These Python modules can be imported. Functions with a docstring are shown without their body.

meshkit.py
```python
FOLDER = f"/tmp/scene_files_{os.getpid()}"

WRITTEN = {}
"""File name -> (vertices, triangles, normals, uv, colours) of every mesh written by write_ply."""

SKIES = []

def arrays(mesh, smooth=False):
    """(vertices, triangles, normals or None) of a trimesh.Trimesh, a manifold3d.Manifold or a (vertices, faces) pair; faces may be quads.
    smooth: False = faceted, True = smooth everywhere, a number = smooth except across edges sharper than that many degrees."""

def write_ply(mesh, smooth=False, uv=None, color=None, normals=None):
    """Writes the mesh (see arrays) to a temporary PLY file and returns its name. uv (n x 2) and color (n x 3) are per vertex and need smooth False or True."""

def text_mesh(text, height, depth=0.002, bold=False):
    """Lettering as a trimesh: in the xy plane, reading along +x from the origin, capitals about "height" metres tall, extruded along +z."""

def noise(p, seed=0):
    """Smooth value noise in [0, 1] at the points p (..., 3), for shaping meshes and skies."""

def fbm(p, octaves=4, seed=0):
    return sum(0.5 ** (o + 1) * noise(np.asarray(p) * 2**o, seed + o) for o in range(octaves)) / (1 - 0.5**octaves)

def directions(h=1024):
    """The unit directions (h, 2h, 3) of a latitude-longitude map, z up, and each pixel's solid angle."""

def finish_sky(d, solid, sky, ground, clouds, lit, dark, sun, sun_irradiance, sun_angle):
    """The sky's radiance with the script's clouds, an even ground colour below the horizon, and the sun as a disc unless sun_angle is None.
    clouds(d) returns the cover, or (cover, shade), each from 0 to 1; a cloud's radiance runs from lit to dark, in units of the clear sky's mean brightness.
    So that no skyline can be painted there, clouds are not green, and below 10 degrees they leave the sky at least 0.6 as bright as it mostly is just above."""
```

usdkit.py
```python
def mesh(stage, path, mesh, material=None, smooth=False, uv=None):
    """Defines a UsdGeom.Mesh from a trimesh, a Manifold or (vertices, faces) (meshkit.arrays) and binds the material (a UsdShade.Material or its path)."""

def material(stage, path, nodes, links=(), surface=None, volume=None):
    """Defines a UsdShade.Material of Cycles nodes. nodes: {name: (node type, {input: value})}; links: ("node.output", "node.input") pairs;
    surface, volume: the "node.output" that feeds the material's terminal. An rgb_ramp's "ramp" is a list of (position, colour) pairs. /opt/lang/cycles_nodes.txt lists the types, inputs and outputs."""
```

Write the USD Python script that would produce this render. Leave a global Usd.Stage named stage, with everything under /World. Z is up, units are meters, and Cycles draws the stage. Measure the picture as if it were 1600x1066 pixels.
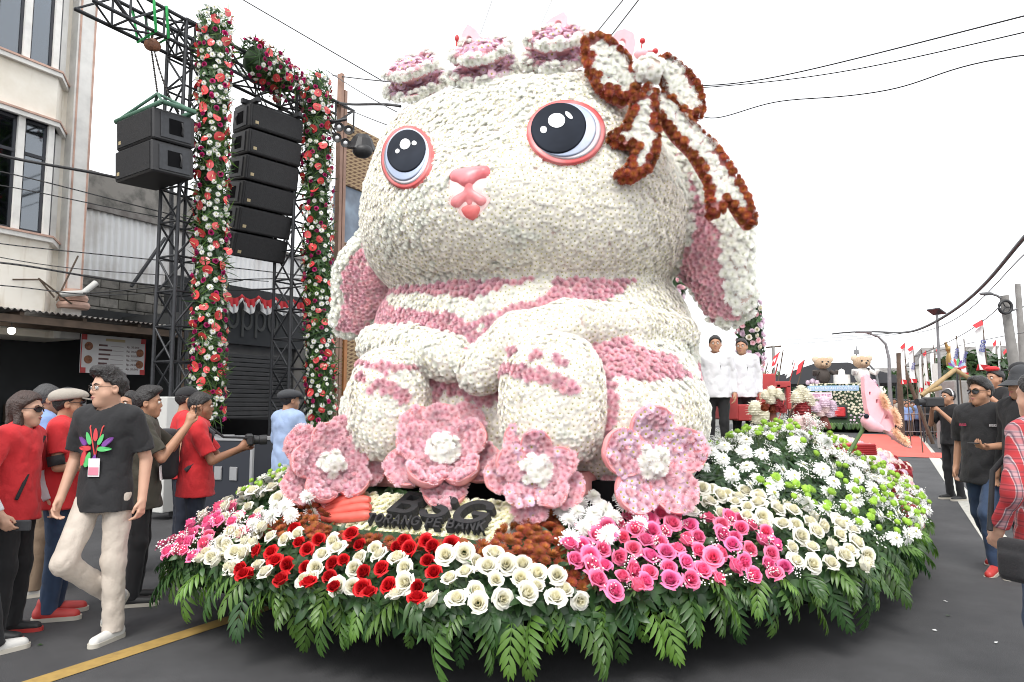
import math, random
import numpy as np, trimesh, usdkit, meshkit
from scipy.spatial import cKDTree
from shapely.geometry import Polygon, Point, LineString
import shapely
from pxr import Usd, UsdGeom, UsdLux, UsdShade, Gf, Sdf, Vt

stage = Usd.Stage.CreateInMemory()
UsdGeom.SetStageUpAxis(stage, "Z")
UsdGeom.Xform.Define(stage, "/World")
RND = random.Random(7)
RNG = np.random.default_rng(7)

# ------------------------------------------------------------------ camera, sky, sun, exposure
CAM = np.array([0.0, 0.0, 1.5]); FPX = 1100.0; TILT = math.atan(99 / FPX)
EXPOSURE = 0.98
SUN_EL, SUN_ROT = math.radians(52), math.radians(-165)
cam = UsdGeom.Camera.Define(stage, "/World/camera")
cam.CreateHorizontalApertureAttr(36.0); cam.CreateFocalLengthAttr(36.0 * FPX / 1600)
cam.CreateVerticalApertureAttr(24.0); cam.CreateExposureAttr(EXPOSURE)
cam.CreateClippingRangeAttr(Gf.Vec2f(0.05, 3000))
cx = UsdGeom.Xformable(cam)
cx.AddTranslateOp().Set(Gf.Vec3d(*CAM)); cx.AddRotateXOp().Set(90 + math.degrees(TILT))

sky_mat = usdkit.material(stage, "/World/Looks/sky", {
    "tc": ("texture_coordinate", {}),
    "map": ("mapping", {"scale": (1.2, 1.2, 3.0)}),
    "sky": ("sky_texture", {"sky_type": "single_scattering", "sun_disc": False, "sun_elevation": SUN_EL, "sun_rotation": SUN_ROT, "aerosol_density": 2.0}),
    "n": ("noise_texture", {"scale": 1.6, "detail": 5.0, "roughness": 0.5}),
    "cl": ("rgb_ramp", {"ramp": [(0.0, (7.4, 7.55, 7.8)), (0.45, (8.2, 8.3, 8.45)), (1.0, (9.2, 9.2, 9.2))]}),
    "m": ("mix_color", {"fac": 0.94, "use_clamp": False}),
    "bg": ("background_shader", {"strength": 0.115})},
    [("tc.generated", "map.vector"), ("map.vector", "n.vector"), ("n.fac", "cl.fac"), ("sky.color", "m.a"), ("cl.color", "m.b"), ("m.result", "bg.color")], surface="bg.background")
dome = UsdLux.DomeLight.Define(stage, "/World/sky")
dome.CreateIntensityAttr(1.0)
UsdShade.MaterialBindingAPI.Apply(dome.GetPrim()).Bind(sky_mat)
sun = UsdLux.DistantLight.Define(stage, "/World/sun")
sun.CreateIntensityAttr(0.4); sun.CreateAngleAttr(25.0); sun.CreateNormalizeAttr(True)
sun.CreateColorAttr(Gf.Vec3f(1.0, 0.97, 0.92))
sd = np.array([math.sin(SUN_ROT) * math.cos(SUN_EL), math.cos(SUN_ROT) * math.cos(SUN_EL), math.sin(SUN_EL)])
_up = np.array([0, 0, 1.0]); _x = np.cross(_up, sd); _x /= np.linalg.norm(_x); _y = np.cross(sd, _x)
m4 = Gf.Matrix4d(*[*_x, 0, *_y, 0, *sd, 0, 0, 0, 0, 1])
UsdGeom.Xformable(sun).AddTransformOp().Set(m4)

# ------------------------------------------------------------------ places: a photo pixel (1600 wide) at a distance, and the street's own frame
_F = np.array([0, math.cos(TILT), math.sin(TILT)]); _U = np.array([0, -math.sin(TILT), math.cos(TILT)])
def ray(px, py):
    return _F + np.array([(px - 800) / FPX, 0, 0]) + _U * ((533 - py) / FPX)
def at(px, py, Y):
    d = ray(px, py); return CAM + d * (Y / d[1])
def ground(px, py, z=0.0):
    d = ray(px, py); return CAM + d * ((z - CAM[2]) / d[2])
def to_px(P):
    q = np.atleast_2d(P) - CAM
    w = q @ _F
    return np.stack([800 + FPX * q[:, 0] / w, 533 - FPX * (q @ _U) / w], 1)
PHI = math.radians(28.4)
SU = np.array([math.sin(PHI), math.cos(PHI), 0]); SV = np.array([math.cos(PHI), -math.sin(PHI), 0])
def road(L, A, z=0.0):
    """L metres to the right across the street, A metres along it."""
    return SV * L + SU * A + np.array([0, 0, z])
def to_road(P):
    P = np.asarray(P, float); return P @ SV, P @ SU
def at_L(px, py, L):
    """The point of the vertical plane at street offset L seen at the pixel."""
    d = ray(px, py); return CAM + d * (L / (d @ SV))

# ------------------------------------------------------------------ naming, things, parts
_used = {}
def numbered(parent, name):
    k = (parent, name); n = _used.get(k, 0); _used[k] = n + 1
    return name if n == 0 else f"{name}_{n:03d}"
def custom(p, **kw):
    for k, v in kw.items():
        if v: p.SetCustomDataByKey(k, v)
def bind(prim, mat):
    UsdShade.MaterialBindingAPI.Apply(prim).Bind(mat)
def mat4(R=None, t=(0, 0, 0), s=1.0):
    M = np.eye(4); M[:3, :3] = (np.eye(3) if R is None else R) * s; M[:3, 3] = t; return M
def set_m(prim, M):
    UsdGeom.Xformable(prim).AddTransformOp().Set(Gf.Matrix4d(*np.asarray(M, float).T.ravel().tolist()))
class Thing:
    def __init__(s, name, label, cat, loc=(0, 0, 0), group=None, kind=None):
        s.path = "/World/" + numbered("/World", name); s.loc = np.asarray(loc, float)
        x = UsdGeom.Xform.Define(stage, s.path); x.AddTranslateOp().Set(Gf.Vec3d(*map(float, s.loc))); s.prim = x.GetPrim()
        custom(s.prim, label=label, category=cat, group=group, kind=kind)
    def part(s, name, mesh, m, smooth=30, parent=None, label=None, kind=None):
        """mesh in world coordinates; becomes a child of the thing (or of one of its parts)."""
        base = parent or s.path
        p = base + "/" + numbered(base, name)
        v, f = _vf(mesh)
        o = usdkit.mesh(stage, p, (v - s.loc, f), m, smooth=smooth)
        custom(o.GetPrim(), label=label, kind=kind)
        return p
def _vf(mesh):
    if isinstance(mesh, (tuple, list)) and len(mesh) == 2 and not hasattr(mesh[0], "vertices"):
        v, f = np.asarray(mesh[0], float), np.asarray(mesh[1], int)
    else:
        if isinstance(mesh, list): mesh = trimesh.util.concatenate(mesh)
        v, f = np.array(mesh.vertices), np.array(mesh.faces)
    if f.shape[1] == 4: f = np.vstack([f[:, [0, 1, 2]], f[:, [0, 2, 3]]])
    return v, f
def single(name, mesh, m, label=None, cat=None, group=None, kind=None, smooth=30):
    p = "/World/" + numbered("/World", name)
    o = usdkit.mesh(stage, p, _vf(mesh), m, smooth=smooth)
    custom(o.GetPrim(), label=label, category=cat, group=group, kind=kind)
    return p
stage.CreateClassPrim("/World/Prototypes")
def proto(name, parts):
    """A class prim: parts = [(name, mesh, material, smooth)]."""
    root = "/World/Prototypes/" + numbered("/World/Prototypes", name)
    stage.DefinePrim(root, "Xform")
    for n, mesh, m, sm in parts:
        usdkit.mesh(stage, root + "/" + numbered(root, n), _vf(mesh), m, smooth=sm)
    return root
def place(name, pr, M, label, cat, group=None):
    p = "/World/" + numbered("/World", name)
    x = UsdGeom.Xform.Define(stage, p); set_m(x.GetPrim(), M)
    x.GetPrim().GetReferences().AddInternalReference(pr); x.GetPrim().SetInstanceable(True)
    custom(x.GetPrim(), label=label, category=cat, group=group)
    return p
def place_part(parent, name, mesh_path, M, loc=(0, 0, 0)):
    """A Mesh part that references one mesh of a prototype."""
    p = parent + "/" + numbered(parent, name)
    o = UsdGeom.Mesh.Define(stage, p); M = np.array(M); M[:3, 3] -= np.asarray(loc); set_m(o.GetPrim(), M)
    o.GetPrim().GetReferences().AddInternalReference(mesh_path)
    return p
def quat_of(R):
    w = np.sqrt(np.maximum(0, 1 + R[:, 0, 0] + R[:, 1, 1] + R[:, 2, 2])) / 2
    x = np.sqrt(np.maximum(0, 1 + R[:, 0, 0] - R[:, 1, 1] - R[:, 2, 2])) / 2 * np.where(R[:, 2, 1] - R[:, 1, 2] < 0, -1, 1)
    y = np.sqrt(np.maximum(0, 1 - R[:, 0, 0] + R[:, 1, 1] - R[:, 2, 2])) / 2 * np.where(R[:, 0, 2] - R[:, 2, 0] < 0, -1, 1)
    z = np.sqrt(np.maximum(0, 1 - R[:, 0, 0] - R[:, 1, 1] + R[:, 2, 2])) / 2 * np.where(R[:, 1, 0] - R[:, 0, 1] < 0, -1, 1)
    return w, x, y, z
def instancer(path, protos, idx, Rs, ts, ss, loc=(0, 0, 0), kind="stuff", label=None, cat=None):
    """protos: [(mesh, material, smooth)] or [[several of them]]."""
    pi = UsdGeom.PointInstancer.Define(stage, path)
    targets = []
    for k, pr in enumerate(protos):
        r = f"{path}/piece_{k}"
        stage.DefinePrim(r, "Xform")
        for j, (mesh, m, sm) in enumerate(pr if isinstance(pr, list) else [pr]):
            usdkit.mesh(stage, f"{r}/petals_{j}", _vf(mesh), m, smooth=sm)
        targets.append(r)
    pi.CreatePrototypesRel().SetTargets([Sdf.Path(t) for t in targets])
    ts = np.asarray(ts, np.float32) - np.asarray(loc, np.float32)
    pi.CreatePositionsAttr(Vt.Vec3fArray.FromNumpy(ts.astype(np.float32)))
    pi.CreateProtoIndicesAttr(Vt.IntArray.FromNumpy(np.asarray(idx, np.int32)))
    w, x, y, z = quat_of(np.asarray(Rs))
    pi.CreateOrientationsAttr(Vt.QuathArray([Gf.Quath(float(a), float(b), float(c), float(d)) for a, b, c, d in zip(w, x, y, z)]))
    s = np.asarray(ss, np.float32)
    if s.ndim == 1: s = np.repeat(s[:, None], 3, 1)
    pi.CreateScalesAttr(Vt.Vec3fArray.FromNumpy(s.astype(np.float32)))
    custom(pi.GetPrim(), kind=kind, label=label, category=cat)
    return path

# ------------------------------------------------------------------ small geometry
def unit(a):
    a = np.asarray(a, float); return a / (np.linalg.norm(a, axis=-1, keepdims=True) + 1e-12)
def frames(N, spin, tilt=0.0, rng=RNG):
    """Rotations whose z axis is N (jittered), turned by spin."""
    N = unit(np.atleast_2d(N))
    if np.any(tilt): N = unit(N + rng.normal(0, 1, N.shape) * np.asarray(tilt).reshape(-1, 1) if np.ndim(tilt) else N + rng.normal(0, tilt, N.shape))
    a = np.where(np.abs(N[:, 2:]) < 0.9, [0, 0, 1.0], [1.0, 0, 0])
    X = unit(np.cross(a, N)); Y = np.cross(N, X)
    c, s = np.cos(spin)[:, None], np.sin(spin)[:, None]
    return np.stack([X * c + Y * s, -X * s + Y * c, N], 2)
def box(c, size, rz=0.0, R=None, bevel=0.0):
    m = trimesh.creation.box(size)
    if bevel:
        v = []
        h = np.array(size) / 2 - bevel
        for sx in (-1, 1):
            for sy in (-1, 1):
                for sz in (-1, 1):
                    q = np.array([sx, sy, sz]) * h
                    for k in range(3):
                        d = q.copy(); d[k] += np.sign(q[k]) * bevel; v.append(d)
        m = trimesh.convex.convex_hull(np.array(v))
    if R is None: R = trimesh.transformations.rotation_matrix(rz, [0, 0, 1])[:3, :3]
    m.apply_transform(mat4(R, c)); return m
RSTREET = np.stack([SV, SU, [0, 0, 1]], 1)   # columns: across, along, up
def rbox(L0, L1, A0, A1, z0, z1, bevel=0.0):
    c = road((L0 + L1) / 2, (A0 + A1) / 2, (z0 + z1) / 2)
    return box(c, (abs(L1 - L0), abs(A1 - A0), abs(z1 - z0)), R=RSTREET, bevel=bevel)
def rod(a, b, r, n=8, r2=None):
    return tube([a, b], [r, r if r2 is None else r2], n)
def tube(pts, r, n=8, cap=True):
    p = np.asarray(pts, float); r = np.broadcast_to(r, (len(p),))
    t = unit(np.gradient(p, axis=0))
    ref = np.array([0, 0, 1.0]) if abs(t[:, 2]).mean() < 0.8 else np.array([1.0, 0, 0])
    a = unit(np.cross(t, ref)); b = np.cross(t, a)
    an = np.arange(n) * 2 * np.pi / n
    v = (p[:, None] + r[:, None, None] * (np.cos(an)[None, :, None] * a[:, None] + np.sin(an)[None, :, None] * b[:, None])).reshape(-1, 3)
    f = []
    for i in range(len(p) - 1):
        for j in range(n):
            k = (j + 1) % n
            f += [[i * n + j, i * n + k, (i + 1) * n + k], [i * n + j, (i + 1) * n + k, (i + 1) * n + j]]
    if cap:
        f += [[0, j + 1, j] for j in range(1, n - 1)] + [[(len(p) - 1) * n, (len(p) - 1) * n + j, (len(p) - 1) * n + j + 1] for j in range(1, n - 1)]
    m = trimesh.Trimesh(v, np.array(f), process=False)
    if m.volume < 0: m = trimesh.Trimesh(v, np.array(f)[:, ::-1], process=False)
    return m
def sag(a, b, drop, n=14):
    t = np.linspace(0, 1, n)[:, None]; a, b = np.asarray(a, float), np.asarray(b, float)
    p = a + (b - a) * t; p[:, 2] -= 4 * drop * (t * (1 - t))[:, 0]; return p
def lathe(prof, n=20, c=(0, 0, 0), R=None):
    m = trimesh.creation.revolve(np.array(prof, float), sections=n)
    m.apply_transform(mat4(R, c)); return m
def ico(c, r, sub=2, sc=(1, 1, 1), R=None):
    m = trimesh.creation.icosphere(sub, 1.0); m.apply_scale(np.array(sc) * r); m.apply_transform(mat4(R, c)); return m
def slab(poly, depth, M=None, bevel=0.0):
    """A polygon in xy extruded along z from 0 to depth."""
    p = poly if hasattr(poly, "exterior") else Polygon(poly)
    if not p.is_valid: p = p.buffer(0)
    if p.geom_type != "Polygon": p = max(p.geoms, key=lambda g: g.area)
    m = trimesh.creation.extrude_polygon(p, depth, engine="earcut")
    if M is not None: m.apply_transform(M)
    return m
def frame_to(n, up=(0, 0, 1)):
    """Rotation with z = n, y as near to up as it can."""
    n = unit(n); x = unit(np.cross(up, n)); y = np.cross(n, x); return np.stack([x, y, n], 1)
def cat(ms): return trimesh.util.concatenate([m for m in ms])
def poisson(P, r, rng=RNG):
    """Indices of P kept so that no two are nearer than r (r may vary per point)."""
    P = np.asarray(P); order = rng.permutation(len(P)); tree = cKDTree(P)
    dead = np.zeros(len(P), bool); keep = []; rr = np.broadcast_to(r, (len(P),))
    for i in order:
        if dead[i]: continue
        keep.append(i); dead[tree.query_ball_point(P[i], rr[i])] = True
    return np.array(keep, int)
def surf_sample(v, f, n, rng=RNG):
    tri = v[f]; c = np.cross(tri[:, 1] - tri[:, 0], tri[:, 2] - tri[:, 0]); a = np.linalg.norm(c, axis=1)
    k = rng.choice(len(f), n, p=a / a.sum()); u = rng.random((n, 2)); fl = u.sum(1) > 1; u[fl] = 1 - u[fl]
    P = tri[k, 0] + (tri[k, 1] - tri[k, 0]) * u[:, :1] + (tri[k, 2] - tri[k, 0]) * u[:, 1:]
    return P, unit(c[k]), a.sum() / 2

# ------------------------------------------------------------------ implicit shapes and their surface
def sd_cone(P, a, b, r1, r2, sc=None):
    a, b = np.asarray(a, float), np.asarray(b, float)
    if sc is not None: P, a, b = P * sc, a * sc, b * sc
    ba = b - a; t = np.clip((P - a) @ ba / max(ba @ ba, 1e-9), 0, 1)
    return np.linalg.norm(P - a - t[:, None] * ba, axis=1) - (r1 + (r2 - r1) * t)
def sd_ell(P, c, r, R=None):
    q = P - np.asarray(c)
    if R is not None: q = q @ R
    q = q / np.asarray(r, float); k = np.linalg.norm(q, axis=1); return (k - 1) * min(r) * (0.6 + 0.4 * 1)
def sd_sup(P, c, r, e=3.0, R=None):
    q = P - np.asarray(c)
    if R is not None: q = q @ R
    q = np.abs(q / np.asarray(r)); return (((q[:, 0] ** 2 + q[:, 1] ** 2) ** (e / 2) + q[:, 2] ** e) ** (1 / e) - 1) * min(r)
def sd_quad(P, c, r, e=3.0):
    q = np.abs((P - np.asarray(c)) / np.asarray(r)); return ((q ** e).sum(1) ** (1 / e) - 1) * min(r)
def sd_box(P, c, h, rad=0.0, R=None):
    q = P - np.asarray(c)
    if R is not None: q = q @ R
    q = np.abs(q) - (np.asarray(h) - rad); return np.linalg.norm(np.maximum(q, 0), axis=1) + np.minimum(q.max(1), 0) - rad
def smin(a, b, k):
    h = np.clip(0.5 + 0.5 * (b - a) / k, 0, 1); return b + (a - b) * h - k * h * (1 - h)
def smax(a, b, k): return -smin(-a, -b, k)
def nets(f, lo, hi, h, s=4, slack=1.6):
    lo, hi = np.asarray(lo, float), np.asarray(hi, float)
    nb = np.ceil((hi - lo) / (h * s)).astype(int) + 1; n = nb * s
    g = np.stack(np.meshgrid(*[np.arange(k) for k in nb], indexing="ij"), -1).reshape(-1, 3)
    d = f(lo + (g + 0.5) * s * h)
    near = (np.abs(d) < s * h * 0.87 * slack + h).reshape(nb)
    D = np.where(d < 0, -1.0, 1.0).reshape(nb)
    for k in range(3): D, near = np.repeat(D, s, k), np.repeat(near, s, k)
    grown = near.copy()
    for k in range(3):
        a = [slice(None)] * 3; b = [slice(None)] * 3; a[k], b[k] = slice(1, None), slice(None, -1)
        g2 = grown.copy(); g2[tuple(a)] |= grown[tuple(b)]; g2[tuple(b)] |= grown[tuple(a)]; grown = g2
    idx = np.argwhere(grown); D = D.astype(np.float64)
    D[grown] = f(lo + idx * h)
    S = D < 0
    c8 = [(i, j, k) for i in (0, 1) for j in (0, 1) for k in (0, 1)]
    sub = lambda A, o: A[o[0]:n[0] - 1 + o[0], o[1]:n[1] - 1 + o[1], o[2]:n[2] - 1 + o[2]]
    cnt = sum(sub(S, o).astype(np.int8) for o in c8)
    act = (cnt > 0) & (cnt < 8); cell = np.argwhere(act)
    num = -np.ones(act.shape, int); num[act] = np.arange(len(cell))
    acc = np.zeros((len(cell), 3)); cn = np.zeros(len(cell))
    for o in c8:
        for k in range(3):
            if o[k]: continue
            o2 = list(o); o2[k] = 1
            i0, i1 = cell + o, cell + o2
            d0, d1 = D[tuple(i0.T)], D[tuple(i1.T)]; x = (d0 < 0) != (d1 < 0)
            t = d0 / np.where(d0 == d1, 1, d0 - d1)
            p = i0.astype(float); p[:, k] += t
            acc[x] += p[x]; cn[x] += 1
    V = lo + acc / np.maximum(cn, 1)[:, None] * h
    F = []
    for k in range(3):
        u, w = (k + 1) % 3, (k + 2) % 3
        a = [slice(None)] * 3; b = [slice(None)] * 3; a[k], b[k] = slice(None, -1), slice(1, None)
        e = np.argwhere(S[tuple(a)] != S[tuple(b)])
        e = e[(e[:, u] > 0) & (e[:, w] > 0) & (e[:, 0] < n[0] - 1) & (e[:, 1] < n[1] - 1) & (e[:, 2] < n[2] - 1)]
        if not len(e): continue
        q = []
        for du, dw in ((1, 1), (0, 1), (0, 0), (1, 0)):
            c = e.copy(); c[:, u] -= du; c[:, w] -= dw; q.append(num[tuple(c.T)])
        q = np.stack(q, 1); inside = S[tuple(e.T)]
        q[~inside] = q[~inside][:, ::-1]
        F.append(q[(q >= 0).all(1)])
    F = np.vstack(F)
    return V, np.vstack([F[:, [0, 1, 2]], F[:, [0, 2, 3]]])
def vnormals(v, f):
    n = np.zeros_like(v); c = np.cross(v[f[:, 1]] - v[f[:, 0]], v[f[:, 2]] - v[f[:, 0]])
    for k in range(3): np.add.at(n, f[:, k], c)
    return unit(n)
def marchn(f, o, D, tmax=14.0, it=80):
    """Sphere tracing of many rays from o; a ray that misses ends where it came nearest."""
    D = unit(np.atleast_2d(D)); t = np.full(len(D), 0.5); best = np.full(len(D), 9e9); bt = t.copy()
    for _ in range(it):
        s = f(o + D * t[:, None]); b = s < best; best[b] = s[b]; bt[b] = t[b]
        t = np.where(s < 0.002, t, np.minimum(t + np.maximum(s * 0.7, 0.002), tmax))
    t = np.where(best < 0.01, t, bt)
    return o + D * t[:, None], best
# ------------------------------------------------------------------ materials
_mats = {}
def plain(name, col, rough=0.6, vary=0.0, scale=6.0, bump=0.0, bscale=60.0, metallic=0.0, dirt=None, spec=0.5, emit=0.0, sheen=0.0, coat=0.0, ovary=0.0, obj=True):
    """A surface with slight noise in colour and relief. ovary: how far copies differ in brightness."""
    if name in _mats: return _mats[name]
    nodes = {"p": ("principled_bsdf", {"roughness": rough, "metallic": metallic, "specular_ior_level": spec, "sheen_weight": sheen, "coat_weight": coat})}
    links = []
    col = tuple(col)
    nodes["tc"] = ("texture_coordinate", {}); src = "tc.object"
    if vary or dirt is not None:
        nodes["n"] = ("noise_texture", {"scale": scale, "detail": 6.0, "roughness": 0.6}); links.append((src, "n.vector"))
        d = dirt if dirt is not None else tuple(c * (1 - vary) for c in col)
        hi = tuple(min(1, c * (1 + vary * 0.5)) for c in col)
        nodes["r"] = ("rgb_ramp", {"ramp": [(0.3, d), (0.55, col), (0.75, hi)]}); links.append(("n.fac", "r.fac")); out = "r.color"
    else:
        nodes["c"] = ("color", {"value": col}); out = "c.color"
    if ovary:
        nodes["oi"] = ("object_info", {}); nodes["mr"] = ("map_range", {"from_min": 0.0, "from_max": 1.0, "to_min": 1 - ovary, "to_max": 1 + ovary})
        nodes["hs"] = ("hsv", {"saturation": 1.0}); links += [("oi.random", "mr.value"), ("mr.result", "hs.value"), (out, "hs.color")]; out = "hs.color"
    links.append((out, "p.base_color"))
    if emit:
        nodes["p"][1]["emission_strength"] = emit; links.append((out, "p.emission_color"))
    if bump:
        nodes["bn"] = ("noise_texture", {"scale": bscale, "detail": 4.0}); nodes["b"] = ("bump", {"strength": bump, "distance": 0.01})
        links += [(src, "bn.vector"), ("bn.fac", "b.height"), ("b.normal", "p.normal")]
    _mats[name] = usdkit.material(stage, f"/World/Looks/{name}", nodes, links, surface="p.BSDF")
    return _mats[name]
def petal(name, base, tip=None, ovary=0.08, trans=0.22, rad=None, hue=0.0, rough=0.55, power=1.0):
    """Petal: colour runs from the heart (base) to the tip with the distance from the bloom's axis; light comes through."""
    if name in _mats: return _mats[name]
    tip = tip or base
    nodes = {"p": ("principled_bsdf", {"roughness": rough, "specular_ior_level": 0.25}), "t": ("translucent_bsdf", {}), "mx": ("mix_closure", {"fac": trans}),
             "oi": ("object_info", {}), "mr": ("map_range", {"to_min": 1 - ovary, "to_max": 1 + ovary}), "hs": ("hsv", {})}
    links = [("oi.random", "mr.value"), ("mr.result", "hs.value")]
    if rad:
        nodes |= {"tc": ("texture_coordinate", {}), "s": ("separate_xyz", {}), "c": ("combine_xyz", {"z": 0.0}), "l": ("vector_math", {"math_type": "length"}),
                  "m": ("map_range", {"from_min": 0.0, "from_max": rad, "clamp": True}), "r": ("rgb_ramp", {"ramp": [(0.0, base), (0.35 * power, tuple((a + b) / 2 for a, b in zip(base, tip))), (0.8, tip)]})}
        links += [("tc.object", "s.vector"), ("s.x", "c.x"), ("s.y", "c.y"), ("c.vector", "l.vector1"), ("l.value", "m.value"), ("m.result", "r.fac"), ("r.color", "hs.color")]
    else:
        nodes["c"] = ("color", {"value": base}); links.append(("c.color", "hs.color"))
    if hue:
        nodes |= {"w": ("white_noise_texture", {"dimensions": "1D"}), "mh": ("map_range", {"to_min": 0.5 - hue, "to_max": 0.5 + hue})}
        links += [("oi.random", "w.w"), ("w.value", "mh.value"), ("mh.result", "hs.hue")]
    links += [("hs.color", "p.base_color"), ("hs.color", "t.color"), ("p.BSDF", "mx.closure1"), ("t.BSDF", "mx.closure2")]
    _mats[name] = usdkit.material(stage, f"/World/Looks/{name}", nodes, links, surface="mx.closure")
    return _mats[name]

M_WHITE = petal("white_petal", (0.93, 0.90, 0.80), (0.95, 0.935, 0.90), rad=0.04, ovary=0.06, trans=0.3)
M_CREAM = petal("cream_petal", (0.80, 0.77, 0.50), (0.90, 0.88, 0.74), rad=0.04, ovary=0.06)
M_PURE = petal("pure_white_petal", (0.88, 0.89, 0.80), (0.93, 0.93, 0.92), rad=0.05, ovary=0.03)
M_PINK = petal("dusty_pink_petal", (0.76, 0.40, 0.46), (0.88, 0.64, 0.69), rad=0.035, ovary=0.12, hue=0.012)
M_DUSTY = petal("rabbit_pink_petal", (0.66, 0.33, 0.39), (0.83, 0.57, 0.62), rad=0.035, ovary=0.14, hue=0.012)
M_LILAC = petal("lilac_petal", (0.86, 0.70, 0.76), (0.82, 0.60, 0.73), rad=0.035, ovary=0.12, hue=0.012)
M_RUST = petal("rust_petal", (0.42, 0.17, 0.04), (0.27, 0.055, 0.03), rad=0.04, ovary=0.3, hue=0.01, trans=0.1)
M_YOLK = plain("yellow_heart", (0.45, 0.42, 0.10), 0.8, ovary=0.2)
M_GHEART = plain("green_heart", (0.50, 0.50, 0.22), 0.8, ovary=0.25)
M_GREENPOM = petal("green_pompom_petal", (0.16, 0.34, 0.03), (0.34, 0.55, 0.07), rad=0.018, ovary=0.18, trans=0.12)
M_WROSE = petal("white_rose_petal", (0.76, 0.71, 0.46), (0.80, 0.785, 0.71), rad=0.036, ovary=0.06, trans=0.2)
M_RROSE = petal("red_rose_petal", (0.30, 0.004, 0.008), (0.55, 0.010, 0.014), rad=0.036, ovary=0.2, trans=0.15, rough=0.45)
M_PROSE = petal("pink_rose_petal", (0.72, 0.06, 0.20), (0.88, 0.24, 0.42), rad=0.036, ovary=0.14, trans=0.2, hue=0.015)
M_FOAMPINK = plain("painted_pink_foam", (0.80, 0.33, 0.34), 0.5, vary=0.12, scale=8, bump=0.15, bscale=40)
M_PALEPINK = plain("pale_pink_foam", (0.80, 0.45, 0.48), 0.55, vary=0.1, scale=8, bump=0.1)
M_CORAL = plain("coral_foam", (0.72, 0.12, 0.09), 0.5, vary=0.2, scale=9, bump=0.25, bscale=30)
M_SALMON = plain("salmon_base", (0.62, 0.28, 0.27), 0.8, vary=0.3, scale=12)
M_CREAMBASE = plain("cream_base", (0.84, 0.80, 0.72), 0.9, dirt=(0.66, 0.46, 0.42), scale=5)
M_BLACKFOAM = plain("black_foam", (0.018, 0.018, 0.020), 0.75, vary=0.3, scale=20, bump=0.4, bscale=50)
M_BLACKCLOTH = plain("black_cloth", (0.006, 0.006, 0.007), 0.95, vary=0.2, spec=0.1)
M_FOLIAGE = plain("foliage_base", (0.018, 0.045, 0.014), 0.8, vary=0.5, scale=9, bump=0.5, bscale=25)
def leafmat(name, a, b, ovary=0.3, trans=0.25, rough=0.38):
    if name in _mats: return _mats[name]
    nodes = {"p": ("principled_bsdf", {"roughness": rough, "specular_ior_level": 0.5}), "t": ("translucent_bsdf", {}), "mx": ("mix_closure", {"fac": trans}), "oi": ("object_info", {}), "g": ("geometry", {}),
             "mr": ("map_range", {"to_min": 1 - ovary, "to_max": 1 + ovary}), "hs": ("hsv", {}), "r": ("rgb_ramp", {"ramp": [(0.0, a), (1.0, b)]}), "w": ("white_noise_texture", {"dimensions": "1D"})}
    links = [("oi.random", "mr.value"), ("mr.result", "hs.value"), ("oi.random", "w.w"), ("w.value", "r.fac"), ("r.color", "hs.color"), ("hs.color", "p.base_color"), ("hs.color", "t.color"), ("p.BSDF", "mx.closure1"), ("t.BSDF", "mx.closure2")]
    _mats[name] = usdkit.material(stage, f"/World/Looks/{name}", nodes, links, surface="mx.closure")
    return _mats[name]
M_FROND = leafmat("frond_leaf", (0.016, 0.052, 0.016), (0.10, 0.20, 0.030), ovary=0.4)
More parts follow.
